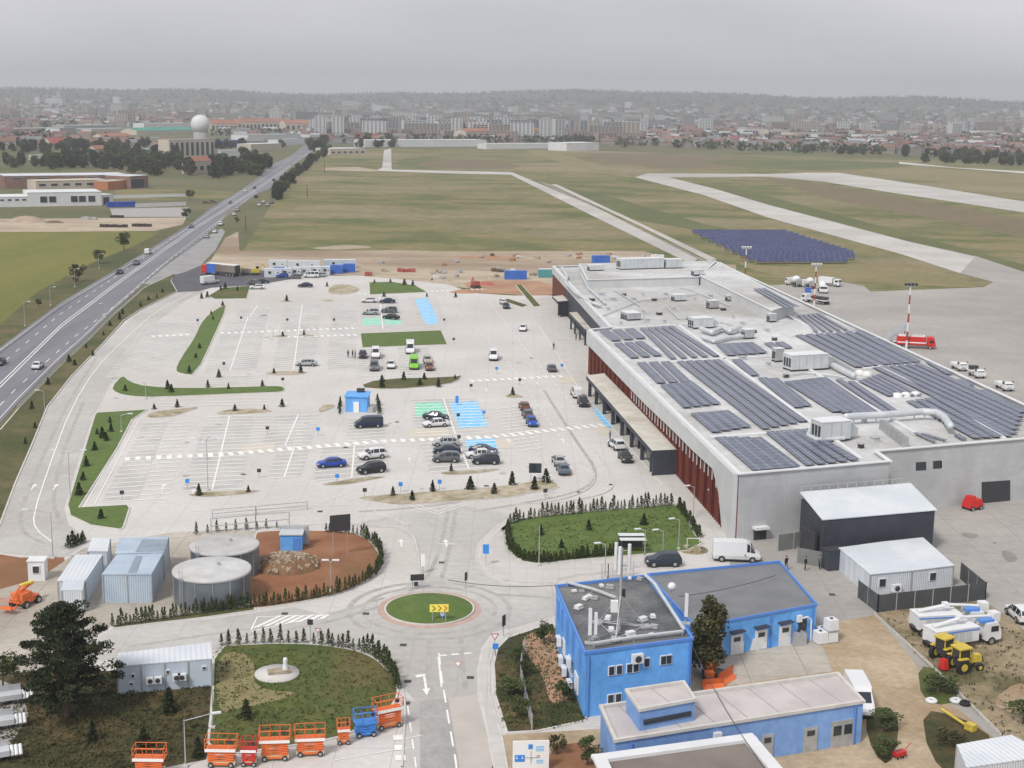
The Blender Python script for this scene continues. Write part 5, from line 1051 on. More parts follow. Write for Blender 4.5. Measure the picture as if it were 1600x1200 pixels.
for i,(a,b,c,d,cc,l) in enumerate(((413,441,434,1,'white','white container at the left end of the far cabin row'),(427,444,432,1,'blue','bright blue container in the left of the far cabin row'),(441,456,433,1,'white','white cabin right of the bright blue container in the far row'),(457,470,432,1,'white','second white cabin of the far row'),(471,486,431,1,'white','third white cabin of the far row'),(487,503,430,1,'white','fourth white cabin of the far row'),(504,516,430,1,'pale','pale blue cabin beside the tall blue box in the far row'),(516,536,428,1,'blue','bright blue painted cabin near the right end of the far row'),(536,555,426,1,'blue','dark blue container closing the far row on the right'),(450,500,421,1,'white','long white cabin behind the far row'),(506,556,419,1,'pale','pale blue container behind the right end of the far row'),(420,448,420,1,'white','white cabin behind the left end of the far row'),
   (789,823,437,1,'blue','blue container on the red dirt left of the terminal'),(926,953,412,1,'blue','blue container on the dirt beyond the terminal roof'),(842,864,434,1,'teal','small teal container against the far terminal corner'))):
    P0,P1_=G(a,c),G(b,c); w_=(P1_-P0).length; h=2.6; M['conblue']=mat('container_blue',(.04,.13,.5),(.06,.17,.56),.4,rough=.5,rib=('X',.3,.05)); M['conteal']=mat('container_teal',(.08,.28,.3))
    m={'white':'corr','blue':'conblue','pale':'corrb','teal':'conteal'}[cc]; e=empty('site_container',(P0+P1_)/2,math.atan2((P1_-P0).y,(P1_-P0).x),l,'container','containers beyond the car park'); g=MB(); g.box((0,1.2,h/2+.1),(w_,2.4,h),m); g.build('wall',e); g=MB(); g.box((0,1.2,h+.14),(w_+.05,2.45,.08),'roofw' if cc!='blue' else m); g.build('roof',e)
    if cc in('white','pale'): lwin(e,-w_*.2,1.7,.9,.8); ldoor(e,w_*.25,.8,2.,'whitew')
# two round tanks
for (x,y,r,l) in ((351,868,None,'farther of the two round steel tanks with pale lid'),(331,916,None,'nearer of the two round steel tanks with pale lid')):
    hT=3.6; ct=G(351,850,hT) if x==351 else G(331,888,hT); rr=4.05 if x==351 else 4.35
    e=empty('water_tank',V3(ct,0),0,l,'tank'); g=MB(); g.lathe([(rr,0),(rr,hT-.3)],'tank',n=40,smooth=True); g.build('shell',e); g=MB(); g.lathe([(rr,hT-.32),(rr+.08,hT-.3),(rr+.08,hT-.05),(rr*.97,hT+.02),(rr*.5,hT+.22),(0,hT+.3)],'membr',n=40); g.build('lid',e)
    g=MB()
    for k in range(14): a=k*2*math.pi/14; g.box((math.cos(a)*(rr+.03),math.sin(a)*(rr+.03),hT/2-.1),(.1,.06,hT-.3),'steel',a)
    g.build('shell_rib',e); g=MB(); g.tube((rr*.15,rr*.1,hT+.2),(rr*.15,rr*.1,hT+.6),.2,'steel',8); g.build('hatch',e)
    g=MB(); a=-2.2
    for s in (-.22,.22): g.tube((math.cos(a)*(rr+.2)-math.sin(a)*s,math.sin(a)*(rr+.2)+math.cos(a)*s,0),(math.cos(a)*(rr+.2)-math.sin(a)*s,math.sin(a)*(rr+.2)+math.cos(a)*s,hT+.9),.04,'steel',5)
    for k in range(12): z=.3+k*.3; g.tube((math.cos(a)*(rr+.2)+math.sin(a)*.22,math.sin(a)*(rr+.2)-math.cos(a)*.22,z),(math.cos(a)*(rr+.2)-math.sin(a)*.22,math.sin(a)*(rr+.2)+math.cos(a)*.22,z),.025,'steel',4)
    g.build('ladder',e)
# blue pump house, stone mound
p=G(455,862); e=empty('pump_house',p,.05,'small bright blue pump house beside the stone mound','hut'); g=MB(); g.box((0,1,1.1),(2.7,2.2,2.2),'blue'); g.build('wall',e); g=MB(); g.box((0,1,2.25),(3,2.5,.12),'duct'); g.box((.2,2.3,1.5),(3.6,.6,2.4),'steel'); g.build('roof',e); g=MB(); g.box((.7,-.14,.95),(.9,.1,1.8),'bluet'); g.build('door',e)
e=empty('stone_mound',G(448,886),0,'oval mound of red soil topped with pale stones','mound'); g=MB(); g.lathe([(3.3,.1),(3.,.75),(2.2,1.15),(1.,1.35),(0,1.4)],'wood' if 0 else M.setdefault('mound',mat('mound_earth',(.16,.085,.045),(.22,.13,.07),1.)),n=24); g.build('soil',e).scale=(1.25,1.15,1); g=MB()
for k in range(190):
    a=random.uniform(0,6.283); q=random.uniform(.2,3.2); s=random.uniform(.15,.4); g.box((math.cos(a)*q*1.25,math.sin(a)*q*1.15,1.42-.075*q*q),(s*1.5,s*1.1,s),'rock',random.uniform(0,3),random.uniform(-.4,.4),.6)
g.build('stones',e)['kind']='stuff'
g=MB(); g.lathe([(.9,0),(.9,.35),(.7,.45),(0,.5)],'rock',n=14); o=g.build('concrete_cover'); o.location=G(408,882); tag(o,'small round pale cover on the red soil next to the tank','cover')
g=MB(); g.lathe([(2.2,0),(2.2,.14),(0,.2)],'kerb',n=24); e=empty('fountain_base',G(433,1056)+Vector((0,0,.19)),0,'round stone disc with small white figure in the oval lawn','monument'); o=g.build('disc',e); g=MB(); g.box((0.2,0,.35),(2.2,1.,.25),'rock',.3); g.lathe([(.3,.3),(.28,.8),(.2,1.1),(.24,1.35),(.2,1.6),(0,1.7)],'white',(.8,.2,0),12); g.build('figure',e)
# ------------------------------------------------------------ lamps, masts, signs
def post(x,y,h,lab,cat='street lamp',arms=(),group=None,m='steel',name='street_lamp',r=.07,head='white',z=.1):
    p=G(x,y); e=empty(name,(p.x,p.y,z),0,lab,cat,group); g=MB(); g.tube((0,0,0),(0,0,h),r,m,7,r*.6); g.box((0,0,.12),(.4,.4,.24),'kerb'); g.build('pole',e)
    for a,l in arms:
        g=MB(); d=Vector((math.cos(R(a))*l,math.sin(R(a))*l,.25)); g.tube((0,0,h-.1),d+Vector((0,0,h)),.05,m,5); q=g.build('arm',e)
        k=MB(); k.box(d+Vector((math.cos(R(a))*.3,math.sin(R(a))*.3,h)),(.8,.3,.12),head,R(a)); k.build('lamp_head',q)
    return e
post(325,767,7.5,'tall four armed car park lamp in the lower bays',arms=((0,1.6),(90,1.6),(180,1.6),(270,1.6)))
post(110,778,6.6,'two armed lamp on the grass triangle edge beside the ring road',arms=((10,1.8),(175,1.8))); post(83,874,6.,'lamp with one long arm leaning over the ring road bend',arms=((180,2.8),))
post(190,676,3.,'short lamp on the grass triangle',arms=((0,1.3),)); post(290,1200,4.3,'street lamp with single arm among the scissor lifts',arms=((20,2.4),)); post(333,1140,5.4,'thin concrete post beside the oval lawn',arms=(),name='utility_pole',cat='pole')
post(842,884,5.,'thin lamp at the near hedge of the lawn',arms=()); post(517,926,3.6,'white headed lamp on the red soil near the hedge',arms=((0,.3),(180,.3))); post(427,527,2.,'short lamp on an island of the upper car park',arms=((0,1.2),(180,1.2))); post(478,526,2.,'short lamp right of its twin on the upper car park island',arms=((0,1.2),(180,1.2)))
for x,y,h,l in ((39,510,6.,'nearest'),(79,478,5.,'second'),(117,449,5.4,'third'),(155,420,4.8,'fourth')): post(x,y,h,l+' lamp post along the left side of the highway, counted from the camera',arms=((-30,1.6),))
for x,y,h,l in ((70,646,4.,'lamp post on the verge left of the ring road'),(228,624,3.,'thin post on the curved grass strip'),(165,497,3.5,'lamp post on the highway verge higher up'),(1083,716+95,4.5,'lamp post close to the red wall with paired heads'),(1120,800,3.,'thin post at the foot of the red wall'),(1060,860,4.,'thin lamp post at the right of the hedged lawn'),(1007,880,4.2,'thin post behind the dark blue car'),(1035,876,3.8,'thin post right of the white kiosk roof'),(945,905,4.3,'thin mesh post between lawn and blue building'),(852,775,3.,'lamp post at the shelter by the gravel island')): post(x,y,h,l,arms=((200,.8),))
for x,y,h,l in ((384,361,6.5,'brown wooden pole nearest in the field beside the highway'),(480,308,7.5,'brown wooden pole in the middle of the grass field edge'),(507,270,9.,'brown wooden pole farthest along the grass field')): post(x,y,h,l,'pole',m='wood',name='utility_pole',r=.35)
def mast(x,y,h,lab,n=7):
    p=G(x,y); e=empty('light_mast',p,0,lab,'light mast'); 
    for i in range(n):
        g=MB(); r=.27-.015*i; g.tube((0,0,h*i/n),(0,0,h*(i+1)/n),r,'white' if i%2==0 else M.setdefault('mastred',mat('mast_red',(.32,.06,.05))),10,r-.02); g.build('mast_section',e)
    g=MB(); g.box((0,0,h),(2.6,.5,.3),'steel'); 
    for k in (-1.2,-.4,.4,1.2): g.box((k,-.4,h+.45),(.6,.3,.55),'darkm' if x>1400 else 'white',0,.4)
    g.build('floodlight_bar',e)
e=empty('ground_power_unit',G(1519,796),.5,'red wheeled ground unit beside the dark roller door of the terminal','ground vehicle'); g=MB(); g.box((0,0,1.),(2.6,1.7,1.1),'firer',0,0,.85); g.box((-.5,0,1.8),(1.1,1.3,.6),'firer',0,0,.8); g.build('housing',e); g=MB(); g.tube((1.2,0,.6),(2.4,0,.4),.06,'darkm'); g.build('tow_bar',e); wheelset(e,(-.8,.8),.36,.25,.9)
mast(1163,458,13.5,'red and white floodlight mast beside the ground solar field'); mast(1272,478,11.5,'red and white floodlight mast by the parked mixers'); mast(1416,546,15.,'tall red and white floodlight mast in front of the fire engine')
def sign(x,y,h,w_,hh,lab,rz=0,front='darkm',posts=2,fn=None,back='darkm'):
    p=G(x,y); e=empty('road_sign',(p.x,p.y,.1),rz,lab,'sign'); 
    for s in ((-1,1) if posts==2 else (0,)): g=MB(); g.tube((s*w_*.35,0.05,0),(s*w_*.35,.05,h+hh*.9),.05,'steel',6); g.build('post',e)
    g=MB(); g.box((0,0,h+hh/2),(w_,.07,hh),front); b=g.build('board',e)
    if fn: fn(b,w_,h,hh)
    return e
sign(532,872,3.4,2.6,2.1,'large dark back of a billboard on two posts behind the soil yard',.35); sign(652,921,1.,1.6,.75,'wide dark back of a direction sign before the roundabout',.2); sign(650,922,.4,.5,.5,'small round dark sign back under the wide one',.2,posts=1)
sign(728,921,1.,.55,1.,'narrow dark sign back right of the roundabout top',1.1,posts=1); sign(787,996,1.2,.6,1.2,'dark sign back at the right exit of the roundabout',1.,posts=1); sign(485,1000,1.6,.6,.6,'round dark sign back at the hatched triangle',0,posts=1)
sign(836,752,1.2,1.9,1.5,'dark glazed square shelter panel at the gravel island',0,posts=2,front='glass')
def chev(b,w_,h,hh):
    g=MB()
    for k in range(3):
        x=-w_*.31+k*w_*.31; m=('darkm','redp','redp')[k] if 0 else ('darkm','tail','tail')[k]
        for s in (-1,1):
            a=Vector((x-.16,-.06,h+hh/2+s*.3)); c=Vector((x+.16,-.06,h+hh/2)); d=Vector((.12,0,0)); v=[a,a+d,c+d,c]; g.add(v,[(0,1,2,3) if s<0 else (3,2,1,0)],m)
    g.build('chevrons',b)
M['signy']=mat('sign_yellow',(.85,.75,.12)); M['signb']=mat('sign_blue',(.05,.25,.7)); M['signw']=mat('sign_white',(.8,.8,.8))
sign(686,975,1.2,2.0,.85,'yellow board with black and red chevrons on the roundabout','',) if 0 else sign(686,975,1.3,2.05,.85,'yellow board with black and red chevrons on the roundabout',.1,'signy',2,chev)
def disc(x,y,h,r,m,lab,inner=None,tri=False):
    p=G(x,y); e=empty('road_sign',(p.x,p.y,.1),0,lab,'sign'); g=MB(); g.tube((0,0.03,0),(0,.03,h),.04,'steel',6); g.build('post',e); g=MB(); k=3 if tri else 20
    def ring(r_,y_,mm):
        v=[(math.sin(i*2*math.pi/k+(math.pi if tri else 0))*r_,y_,h+math.cos(i*2*math.pi/k+(math.pi if tri else 0))*r_) for i in range(k)]; w2=[(a,b+.03,c) for a,b,c in v]; g.add(v+w2,[list(range(k)),list(range(k,2*k))[::-1]]+[(i,k+i,k+(i+1)%k,(i+1)%k) for i in range(k)],mm)
    ring(r,-.03,m)
    if inner: ring(r*.68,-.07,inner)
    g.build('plate',e); return e
disc(691,973,1.,.4,'signb','round blue sign in front of the chevron board','signw'); disc(773,1025,2.1,.5,'tail','red and white give way triangle at the right exit','signw',True); e=sign(774,1027,.8,.6,.6,'square blue sign under the give way triangle',0,'signb',1); disc(497,1001,1.1,.4,'tail','red and white give way triangle beside the hatched paving','signw',True)
sign(759,886,1.6,.75,1.2,'blue sign on the left pavement of the hedged lawn',0,'signb',1); sign(661,897,.9,.5,1.5,'tall white and blue panel at the kerb before the roundabout',0,'signw',1)
for x,y,l in ((497,682,'small blue parking sign on the lower car park'),(527,757,'blue parking sign at the small island under the blue car'),(626,770,'blue sign between two conifers of the long gravel island'),(687,766,'pale blue sign behind the long gravel island'),(878,580,'small blue sign beside the dark grey car'),(776,585,'small blue marking sign in the middle aisle'),(293,765,'small blue sign left of the lower island'),(714,634,'blue board standing at the far edge of the blue painted bays'),(756,655,'dark blue square sign right of the blue painted bays')):
    sign(x,y,.9 if x!=714 else .4,.6,.6 if x!=714 else 1.4,l,0,'signb',1)
for x,y,l in ((405,748,'dark round bin in the aisle left of the blue car'),(191,783,'dark round manhole marker near the left grass triangle'),(309,508,'dark sign back left of the leaf island'),(377,504,'dark sign back in the upper bays'),(350,577,'small dark post sign at the leaf island foot'),(418,680,'dark sign back in the lower bays'),(442,602,'dark bollard sign at the end of the curved strip'),(570,779,'dark square sign at the tip of the long gravel island'),(522,507,'dark sign near the far green bays'),(449,507,'dark sign in the upper bays further right'),(694,507,'dark sign at the foot of the blue strip'),(709,538,'dark sign at the lawn rectangle corner'),(675,443,'dark sign behind the far green island'),(812,603,'dark sign in the middle aisle near the terminal'),(736,612,'small dark sign right of the brownish island'),(716,659,'dark sign beside the large blue bays'),(717,694,'dark pay machine beside the row of three cars'),(852,780,'dark post base below the shelter')):
    sign(x,y,.9,.6,.55,l,.2,'darkm',1)
for x,y,l in ((1145,842,'red upright tank beside the terminal corner'),):
    p=G(x,y); e=empty('red_cylinder',p,0,l,'tank'); g=MB(); g.tube((0,0,.1),(0,0,2.1),.5,'firer',14); g.build('cylinder',e); g=MB(); g.box((.6,0,.7),(.6,.7,1.2),'firer'); g.build('cabinet',e)
# information board at the bottom edge
p=G(829,1206); e=empty('information_board',p,.08,'white information board with blue signs at the bottom edge','sign'); g=MB(); g.box((0,0,1.55),(3.1,.12,2.6),'signw'); b=g.build('board',e)
for s in (-1.2,1.2): g=MB(); g.tube((s,.1,0),(s,.1,1.5),.06,'steel',6); g.build('post',e)
g=MB(); g.box((-.95,-.08,1.3),(.85,.04,.6),'signb'); g.build('blue_panel',b); g=MB(); g.box((-.05,-.08,2.35),(.36,.04,.42),'signb'); g.build('blue_panel',b)
g=MB(); 
for i in range(4): g.box((.75,-.075,2.35-.13*i),(.7,.03,.05),'bluep')
for i in range(3): g.box((.75,-.075,1.1-.13*i),(.6,.03,.05),'bluep')
g.box((0,-.075,1.35),(.05,.03,1.2),'steel'); g.box((.1,-.075,1.35),(1.1,.03,.05),'steel'); g.box((.62,-.08,1.42),(.22,.03,.22),'tail'); g.box((.62,-.1,1.42),(.12,.03,.12),'signw'); g.lathe([(.16,-.02),(.16,.02)],'steel',(0,-.09,1.35),12); g.build('road_map',b)
g=MB()
for cx,cz,s_ in ((-1.2,1.3,.2),(-.72,1.3,.2)): g.box((cx,-.11,cz),(s_,.02,.06),'signw'); g.box((cx,-.11,cz+.1),(.05,.02,.2),'signw')
g.build('white_symbol',b)
# blue kiosk in the car park
p=G(559,640); e=empty('parking_kiosk',p,0,'bright blue kiosk between two clipped hedges in the car park','kiosk'); g=MB(); g.box((0,0,1.4),(4.,4.6,2.8),'blue'); g.build('wall',e); g=MB(); g.box((0,0,2.9),(4.4,5,.18),'blue'); g.box((.4,1.6,3.3),(1.4,1,.7),'darkm'); g.build('roof',e); g=MB(); g.box((0,-2.4,1.),(1.,.15,1.9),'signw'); g.build('door',e); g=MB(); g.box((2.6,-2.,.5),(1.,1.6,.9),'steel'); g.build('pay_machine',e)
# white kiosk roofs behind the hedge
p=G(988,866); e=empty('smoking_shelter',p,.05,'white double roofed shelter at the near edge of the hedged lawn','shelter')
for y_,z_ in ((0,2.0),(1.6,2.1)): g=MB(); g.box((0,y_,z_),(3.3,1.3,.14),'white',0,-.12); g.build('roof',e)
for s in (-1.5,1.5): 
    for t in (-.5,2.): g=MB(); g.box((s,t,1),(.1,.1,2.),'darkm'); g.build('post',e)
g=MB(); g.box((0,2.1,1.),(3.1,.06,1.7),'glass'); g.build('back_panel',e)
g=MB(); g.lathe([(1.9,0),(1.9,.12),(0,.15)],'gravel',n=18); o=empty('rock_bed',G(1083,860),0,'small rock bed with frame at the right end of the hedged lawn','rock bed'); g.build('bed',o); g=MB(); [g.box((random.uniform(-1.2,1.2),random.uniform(-1.2,1.2),.25),(.5,.4,.3),'rock',random.random()*3) for _ in range(9)]; g.path([Vector((-.8,0,0)),Vector((-.8,0,1.6)),Vector((.8,0,1.6)),Vector((.8,0,0))],.05,'white'); g.build('frame',o)
# barrier rails above the yard
def rail(l,h,lab,th=.06):
    p=[G(x,y) for x,y in l]; e=empty('railing',p[0],0,lab,'railing'); g=MB(); f=MB(); o0=p[0]
    for a,b in zip(p,p[1:]):
        for z in (h,h*.55): g.tube(a-o0+Vector((0,0,z)),b-o0+Vector((0,0,z)),th,'steel',5)
        n=max(1,int((b-a).length/4))
        for k in range(n+1): c=a.lerp(b,k/n)-o0; f.tube(c,c+Vector((0,0,h)),th,'steel',5)
    g.build('rail',e); f.build('post',e)
rail([(330,836),(400,829),(452,825)],2.2,'thin height barrier frame left of the billboard'); rail([(332,810),(400,804),(480,797)],1.2,'thin railing along the road behind the height barrier')
rail([(27,640),(95,570),(135,535),(175,495),(225,452)],.7,'steel guard rail along the right edge of the highway'); rail([(-40,580),(0,551),(92,482),(155,444),(217,407)],.7,'steel guard rail along the left edge of the highway')
M['wire']=mat('wire_mesh_fence',(.2,.2,.2))
fence([(820,1020),(812,1060),(822,1105),(831,1143)],1.6,'steel','wire fence running down the weedy bank',True); fence([(940,905),(950,905),(990,900)],1.8,'steel','wire fence between lawn and blue building',True)
fence([(604,266),(700,268),(800,272),(937,329),(1090,408)],1.6,'steel','long wire perimeter fence beside the pale airfield road',True) if 0 else None
# ------------------------------------------------------------ machines
def scissor(x,y,col_,lab,w_=2.6,d_=1.25,up=.35,rz=0.,base='pale',s=1.):
    p=G(x,y); p.z=.1; e=empty('scissor_lift',p,rz,lab,'scissor lift','scissor lifts parked by the oval lawn'); m=col_
    g=MB(); g.box((0,0,.42),(w_*.92,d_*.8,.34),base); g.box((0,-d_*.41,.34),(w_*.6,.05,.2),m); g.build('chassis',e)
    wheelset(e,(-w_*.33,w_*.33),.24,.18,d_*.45)
    g=MB()
    for k in range(3+int(up*4)):
        z=.62+k*.22
        for sy in (-.4,.4): g.box((0,sy*d_,z),(w_*.86,.07,.07),m,0,0); 
        a=Vector((-w_*.42,-.42*d_,z-.08)); b=Vector((w_*.42,-.42*d_,z+.14)); g.tube(a,b,.05,m,4); g.tube(Vector((w_*.42,-.42*d_,z-.08)),Vector((-w_*.42,-.42*d_,z+.14)),.05,m,4)
    g.build('scissor_stack',e); zt_=.62+(3+int(up*4))*.22
    g=MB(); g.box((0,0,zt_),(w_,d_,.12),m); g.box((0,-d_/2-.02,zt_+.12),(w_,.04,.26),'signw' if base=='pale' else m); g.build('platform',e)
    g=MB()
    for z in (.55,1.1):
        for a,b in (((-1,-1),(1,-1)),((1,-1),(1,1)),((1,1),(-1,1)),((-1,1),(-1,-1))): g.tube((a[0]*w_/2,a[1]*d_/2,zt_+z),(b[0]*w_/2,b[1]*d_/2,zt_+z),.035,m,5)
    for k in range(4):
        for sy in (-1,1): X=-w_/2+k*w_/3; g.tube((X,sy*d_/2,zt_),(X,sy*d_/2,zt_+1.1),.035,m,5)
    g.build('guard_rail',e); g=MB(); g.box((w_*.3,-d_*.3,zt_+.85),(.3,.25,.35),'darkm'); g.build('control_box',e); e.scale=(s,s,s); return e
scissor(235,1212,'orange','leftmost orange scissor lift cut by the bottom edge'); scissor(347,1197,'orange','wide orange scissor lift right of the street lamp'); scissor(390,1196,'firer','narrow red scissor lift between two wide orange ones',w_=1.5,s=.9)
scissor(430,1187,'orange','wide orange scissor lift left of the one with dark wheels',rz=.1,up=.6); scissor(485,1180,'orange','orange scissor lift with cream base right in the middle of the row',rz=.12,up=.4); scissor(537,1163,'orange','small orange lift beside the blue one',w_=1.3,d_=1.,rz=.2,s=.85); scissor(571,1150,'liftb','bright blue scissor lift',w_=2.,rz=.3,base='liftb',up=.2); scissor(606,1137,'orange','tall orange scissor lift at the kerb end of the row',rz=.5,up=.6)
p=G(40,945); e=empty('boom_lift',p,1.2,'folded orange boom lift on the left yard','boom lift'); g=MB(); g.box((0,0,.8),(2.6,1.8,.5),'orange'); g.box((-.6,0,1.35),(1.6,1.6,.7),'orange'); g.build('chassis',e); wheelset(e,(-1,1),.45,.35,1.05)
g=MB(); g.tube((-1.1,.2,1.6),(1.6,.2,2.2),.2,'orange'); g.tube((1.6,.2,2.2),(-.9,-.2,2.6),.18,'signy'); g.tube((-.9,-.2,2.6),(-2.6,-.2,1.2),.12,'orange'); g.build('boom',e); g=MB(); g.box((-3.1,-.2,.7),(.9,1.8,.1),'orange'); 
for a,b in (((-3.5,-1.1),(-3.5,.7)),((-2.7,-1.1),(-2.7,.7)),((-3.5,-1.1),(-2.7,-1.1)),((-3.5,.7),(-2.7,.7))): 
    g.tube((a[0],a[1],1.6),(b[0],b[1],1.6),.04,'orange',5); g.tube((a[0],a[1],.7),(a[0],a[1],1.6),.04,'orange',5)
g.build('basket',e)
def orangem(x,y,rz,lab,s):
    e=empty('snow_plough',G(x,y),rz,lab,'plough'); g=MB(); g.add([(-1.2,0,.1),(1.2,0,.1),(1.3,.5,.5),(1.2,.3,1.2),(-1.2,.3,1.2),(-1.3,.5,.5)],[(0,1,2,5),(5,2,3,4)],'orange'); g.add([(-1.2,.05,.1),(1.2,.05,.1),(1.3,.55,.5),(1.2,.35,1.2),(-1.2,.35,1.2),(-1.3,.55,.5)],[(5,2,1,0),(4,3,2,5)],'orange'); g.build('blade',e); g=MB(); g.box((0,1.4,.5),(1.2,1.8,.6),'darkm'); g.tube((-.5,.5,.5),(-.3,1.5,.6),.09,'orange'); g.tube((.5,.5,.5),(.3,1.5,.6),.09,'orange'); g.box((0,1.8,1.),(1.,.7,.8),'orange'); g.build('frame',e); e.scale=(s,s,s)
orangem(1140,1068,.9,'orange machine with raised blade behind the low blue roof',1.2); orangem(1116,1078,.2,'smaller orange machine left of the raised blade',.9)
def truck(x,y,hx,hy,lab,cat,L_,cabm,build_,name='truck',group=None,cabl=1.9,hw=1.2,cabh=2.4,r=.48,wheels=None):
    e=empty(name,G(x,y),az(x,y,x+hx,y+hy),lab,cat,group); g=MB(); g.box((0,0,.85),(L_,.9,.25),'darkm'); g.build('chassis',e)
    cx=L_/2-cabl/2; g=MB(); g.add([(cx-cabl/2,-hw,.6),(cx+cabl/2,-hw,.6),(cx+cabl/2,hw,.6),(cx-cabl/2,hw,.6),(cx-cabl/2,-hw,cabh),(cx+cabl/2-.45,-hw*.95,cabh),(cx+cabl/2-.45,hw*.95,cabh),(cx-cabl/2,hw,cabh),(cx+cabl/2,-hw,1.4),(cx+cabl/2,hw,1.4)],[(0,1,8,5,4),(3,7,6,9,2),(4,5,6,7),(0,4,7,3),(1,2,9,8),(8,9,6,5),(3,2,1,0)],cabm); c=g.build('cab',e)
    k=MB(); k.add([(cx+cabl/2-.02,-hw*.88,1.5),(cx+cabl/2-.02,hw*.88,1.5),(cx+cabl/2-.4,hw*.84,cabh-.12),(cx+cabl/2-.4,-hw*.84,cabh-.12)],[(0,1,2,3)],'cargl'); k.build('windscreen',c)
    for v in k.v: pass
    for s in (-1,1): k=MB(); k.box((cx+.05,s*(hw+.01),1.85),(cabl*.5,.04,.6),'cargl'); k.build('side_window',c); k=MB(); k.box((cx+cabl/2+.02,s*hw*.75,.95),(.08,.35,.22),'lamp'); k.build('headlight',c)
    wheelset(e,wheels or (L_/2-1.2,-L_/2+1.9,-L_/2+.85),r,.32,hw); build_(e,L_,hw); return e
def mixer(e,L_,hw):
    g=MB(); n=20; pr=[(.35,0),(.75,.5),(1.15,1.4),(1.2,2.3),(.9,3.2),(.5,3.7)]; vs=[];
    for r,x in pr:
        for i in range(n): a=i*2*math.pi/n; vs.append((-L_/2+.6+(3.7-x)*1.05, math.cos(a)*r, 2.15-.2*(3.7-x)/3+ (3.7-x)*-.0+math.sin(a)*r+ .12*(x)))
    g.add(vs,[(j*n+i,j*n+(i+1)%n,(j+1)*n+(i+1)%n,(j+1)*n+i) for j in range(5) for i in range(n)]+[list(range(n)),list(range(5*n,6*n))],'white',True); g.build('drum',e); g=MB(); g.box((-L_/2+.5,0,1.7),(.5,1.6,1.8),'steel'); g.build('chute_frame',e)
truck(1240,447,-20,-5,'leftmost white round tanker by the ground solar field','tanker',7,'white',mixer,'tanker_truck'); truck(1262,450,-20,-6,'second white round tanker beside the leftmost','tanker',7,'white',mixer,'tanker_truck'); truck(1296,447,20,2,'white truck with cab to the right by the solar field','truck',7.5,'white',lambda e,L_,hw:(MB().box((-1,0,1.9),(4.8,2.3,1.7),'white').build('cargo_box',e)),'truck'); truck(1285,457,10,14,'white truck nearest the apron among the tankers','truck',7,'white',mixer,'tanker_truck')
def flatbed(e,L_,hw): MB().box((-1,0,1.25),(L_-2.2,2.4,.3),'whitew').build('flatbed',e); MB().box((-1.5,0,1.8),(L_-4,1.8,.8),'darkm').build('load',e)
truck(1274,474,-20,-3,'long flat white vehicle with dark machinery at the terminal edge','truck',9,'white',flatbed,'flatbed_truck')
g=MB(); g.box((0,0,.8),(1.6,1.4,1.4),'conblue'); o=g.build('blue_crate'); o.location=G(1262,457); tag(o,'small blue crate among the white tankers','crate')
def fire(e,L_,hw):
    b=MB(); b.box((-1,0,1.9),(L_-2.3,2.45,1.9),'firer').box((-1,0,2.95),(L_-3,1.6,.25),'white').build('tank_body',e); MB().box((-1,-1.25,1.5),(L_-2.6,.06,.25),'signw').build('stripe',e); MB().tube((-3,0,3.1),(1.5,0,3.25),.15,'steel').build('monitor',e)
truck(1430,544,20,1,'red fire engine standing on the apron behind the mast','fire engine',9.,'firer',fire,'fire_engine',cabh=2.9)
p=G(1398,536); e=empty('boarding_stairs',p,.3,'pale aircraft boarding stairs left of the fire engine','stairs'); g=MB(); g.add([(-2.5,-1,.8),(3,-1,4.2),(3,1,4.2),(-2.5,1,.8),(-2.5,-1,.5),(3,-1,3.8),(3,1,3.8),(-2.5,1,.5)],[(0,1,2,3),(7,6,5,4),(0,4,5,1),(2,6,7,3),(1,5,6,2),(3,7,4,0)],'white')
for k in range(14): g.box((-2.4+k*.4,0,.95+k*.247),(.25,1.8,.12),'steel')
g.build('flight',e); g=MB(); [g.box((0,0,0),(.01,.01,.01),'white') for _ in range(0)]
for s in (-1,1): g.add([(-2.5,s*1.02,.8),(3,s*1.02,4.2),(3,s*1.02,5.2),(-2.5,s*1.02,1.8),(-2.5,s*1.06,.8),(3,s*1.06,4.2),(3,s*1.06,5.2),(-2.5,s*1.06,1.8)],[(0,1,2,3),(7,6,5,4),(3,2,6,7)],'duct')
g.build('side_panel',e); g=MB(); g.box((0,0,.7),(4.6,1.7,.5),'white'); g.tube((2.6,0,.7),(2.6,0,3.6),.14,'steel'); g.build('chassis',e); wheelset(e,(-1.6,1.7),.36,.25,1.05)
def pick(e,L_,hw): MB().box((-1.2,0,1.1),(L_-2.1,1.9,.6),'white').build('cargo_bed',e)
for x,y,l in ((1498,578,'white service pickup leftmost of three beyond the roof edge'),(1525,589,'dark loaded service truck in the middle of three beyond the roof edge'),(1568,609,'white service truck at the right beyond the roof edge')): truck(x,y,20,9,l,'truck',5,'white',pick if x!=1525 else flatbed,'service_truck',cabl=1.6,hw=.95,cabh=1.9,r=.36,wheels=(1.6,-1.4))
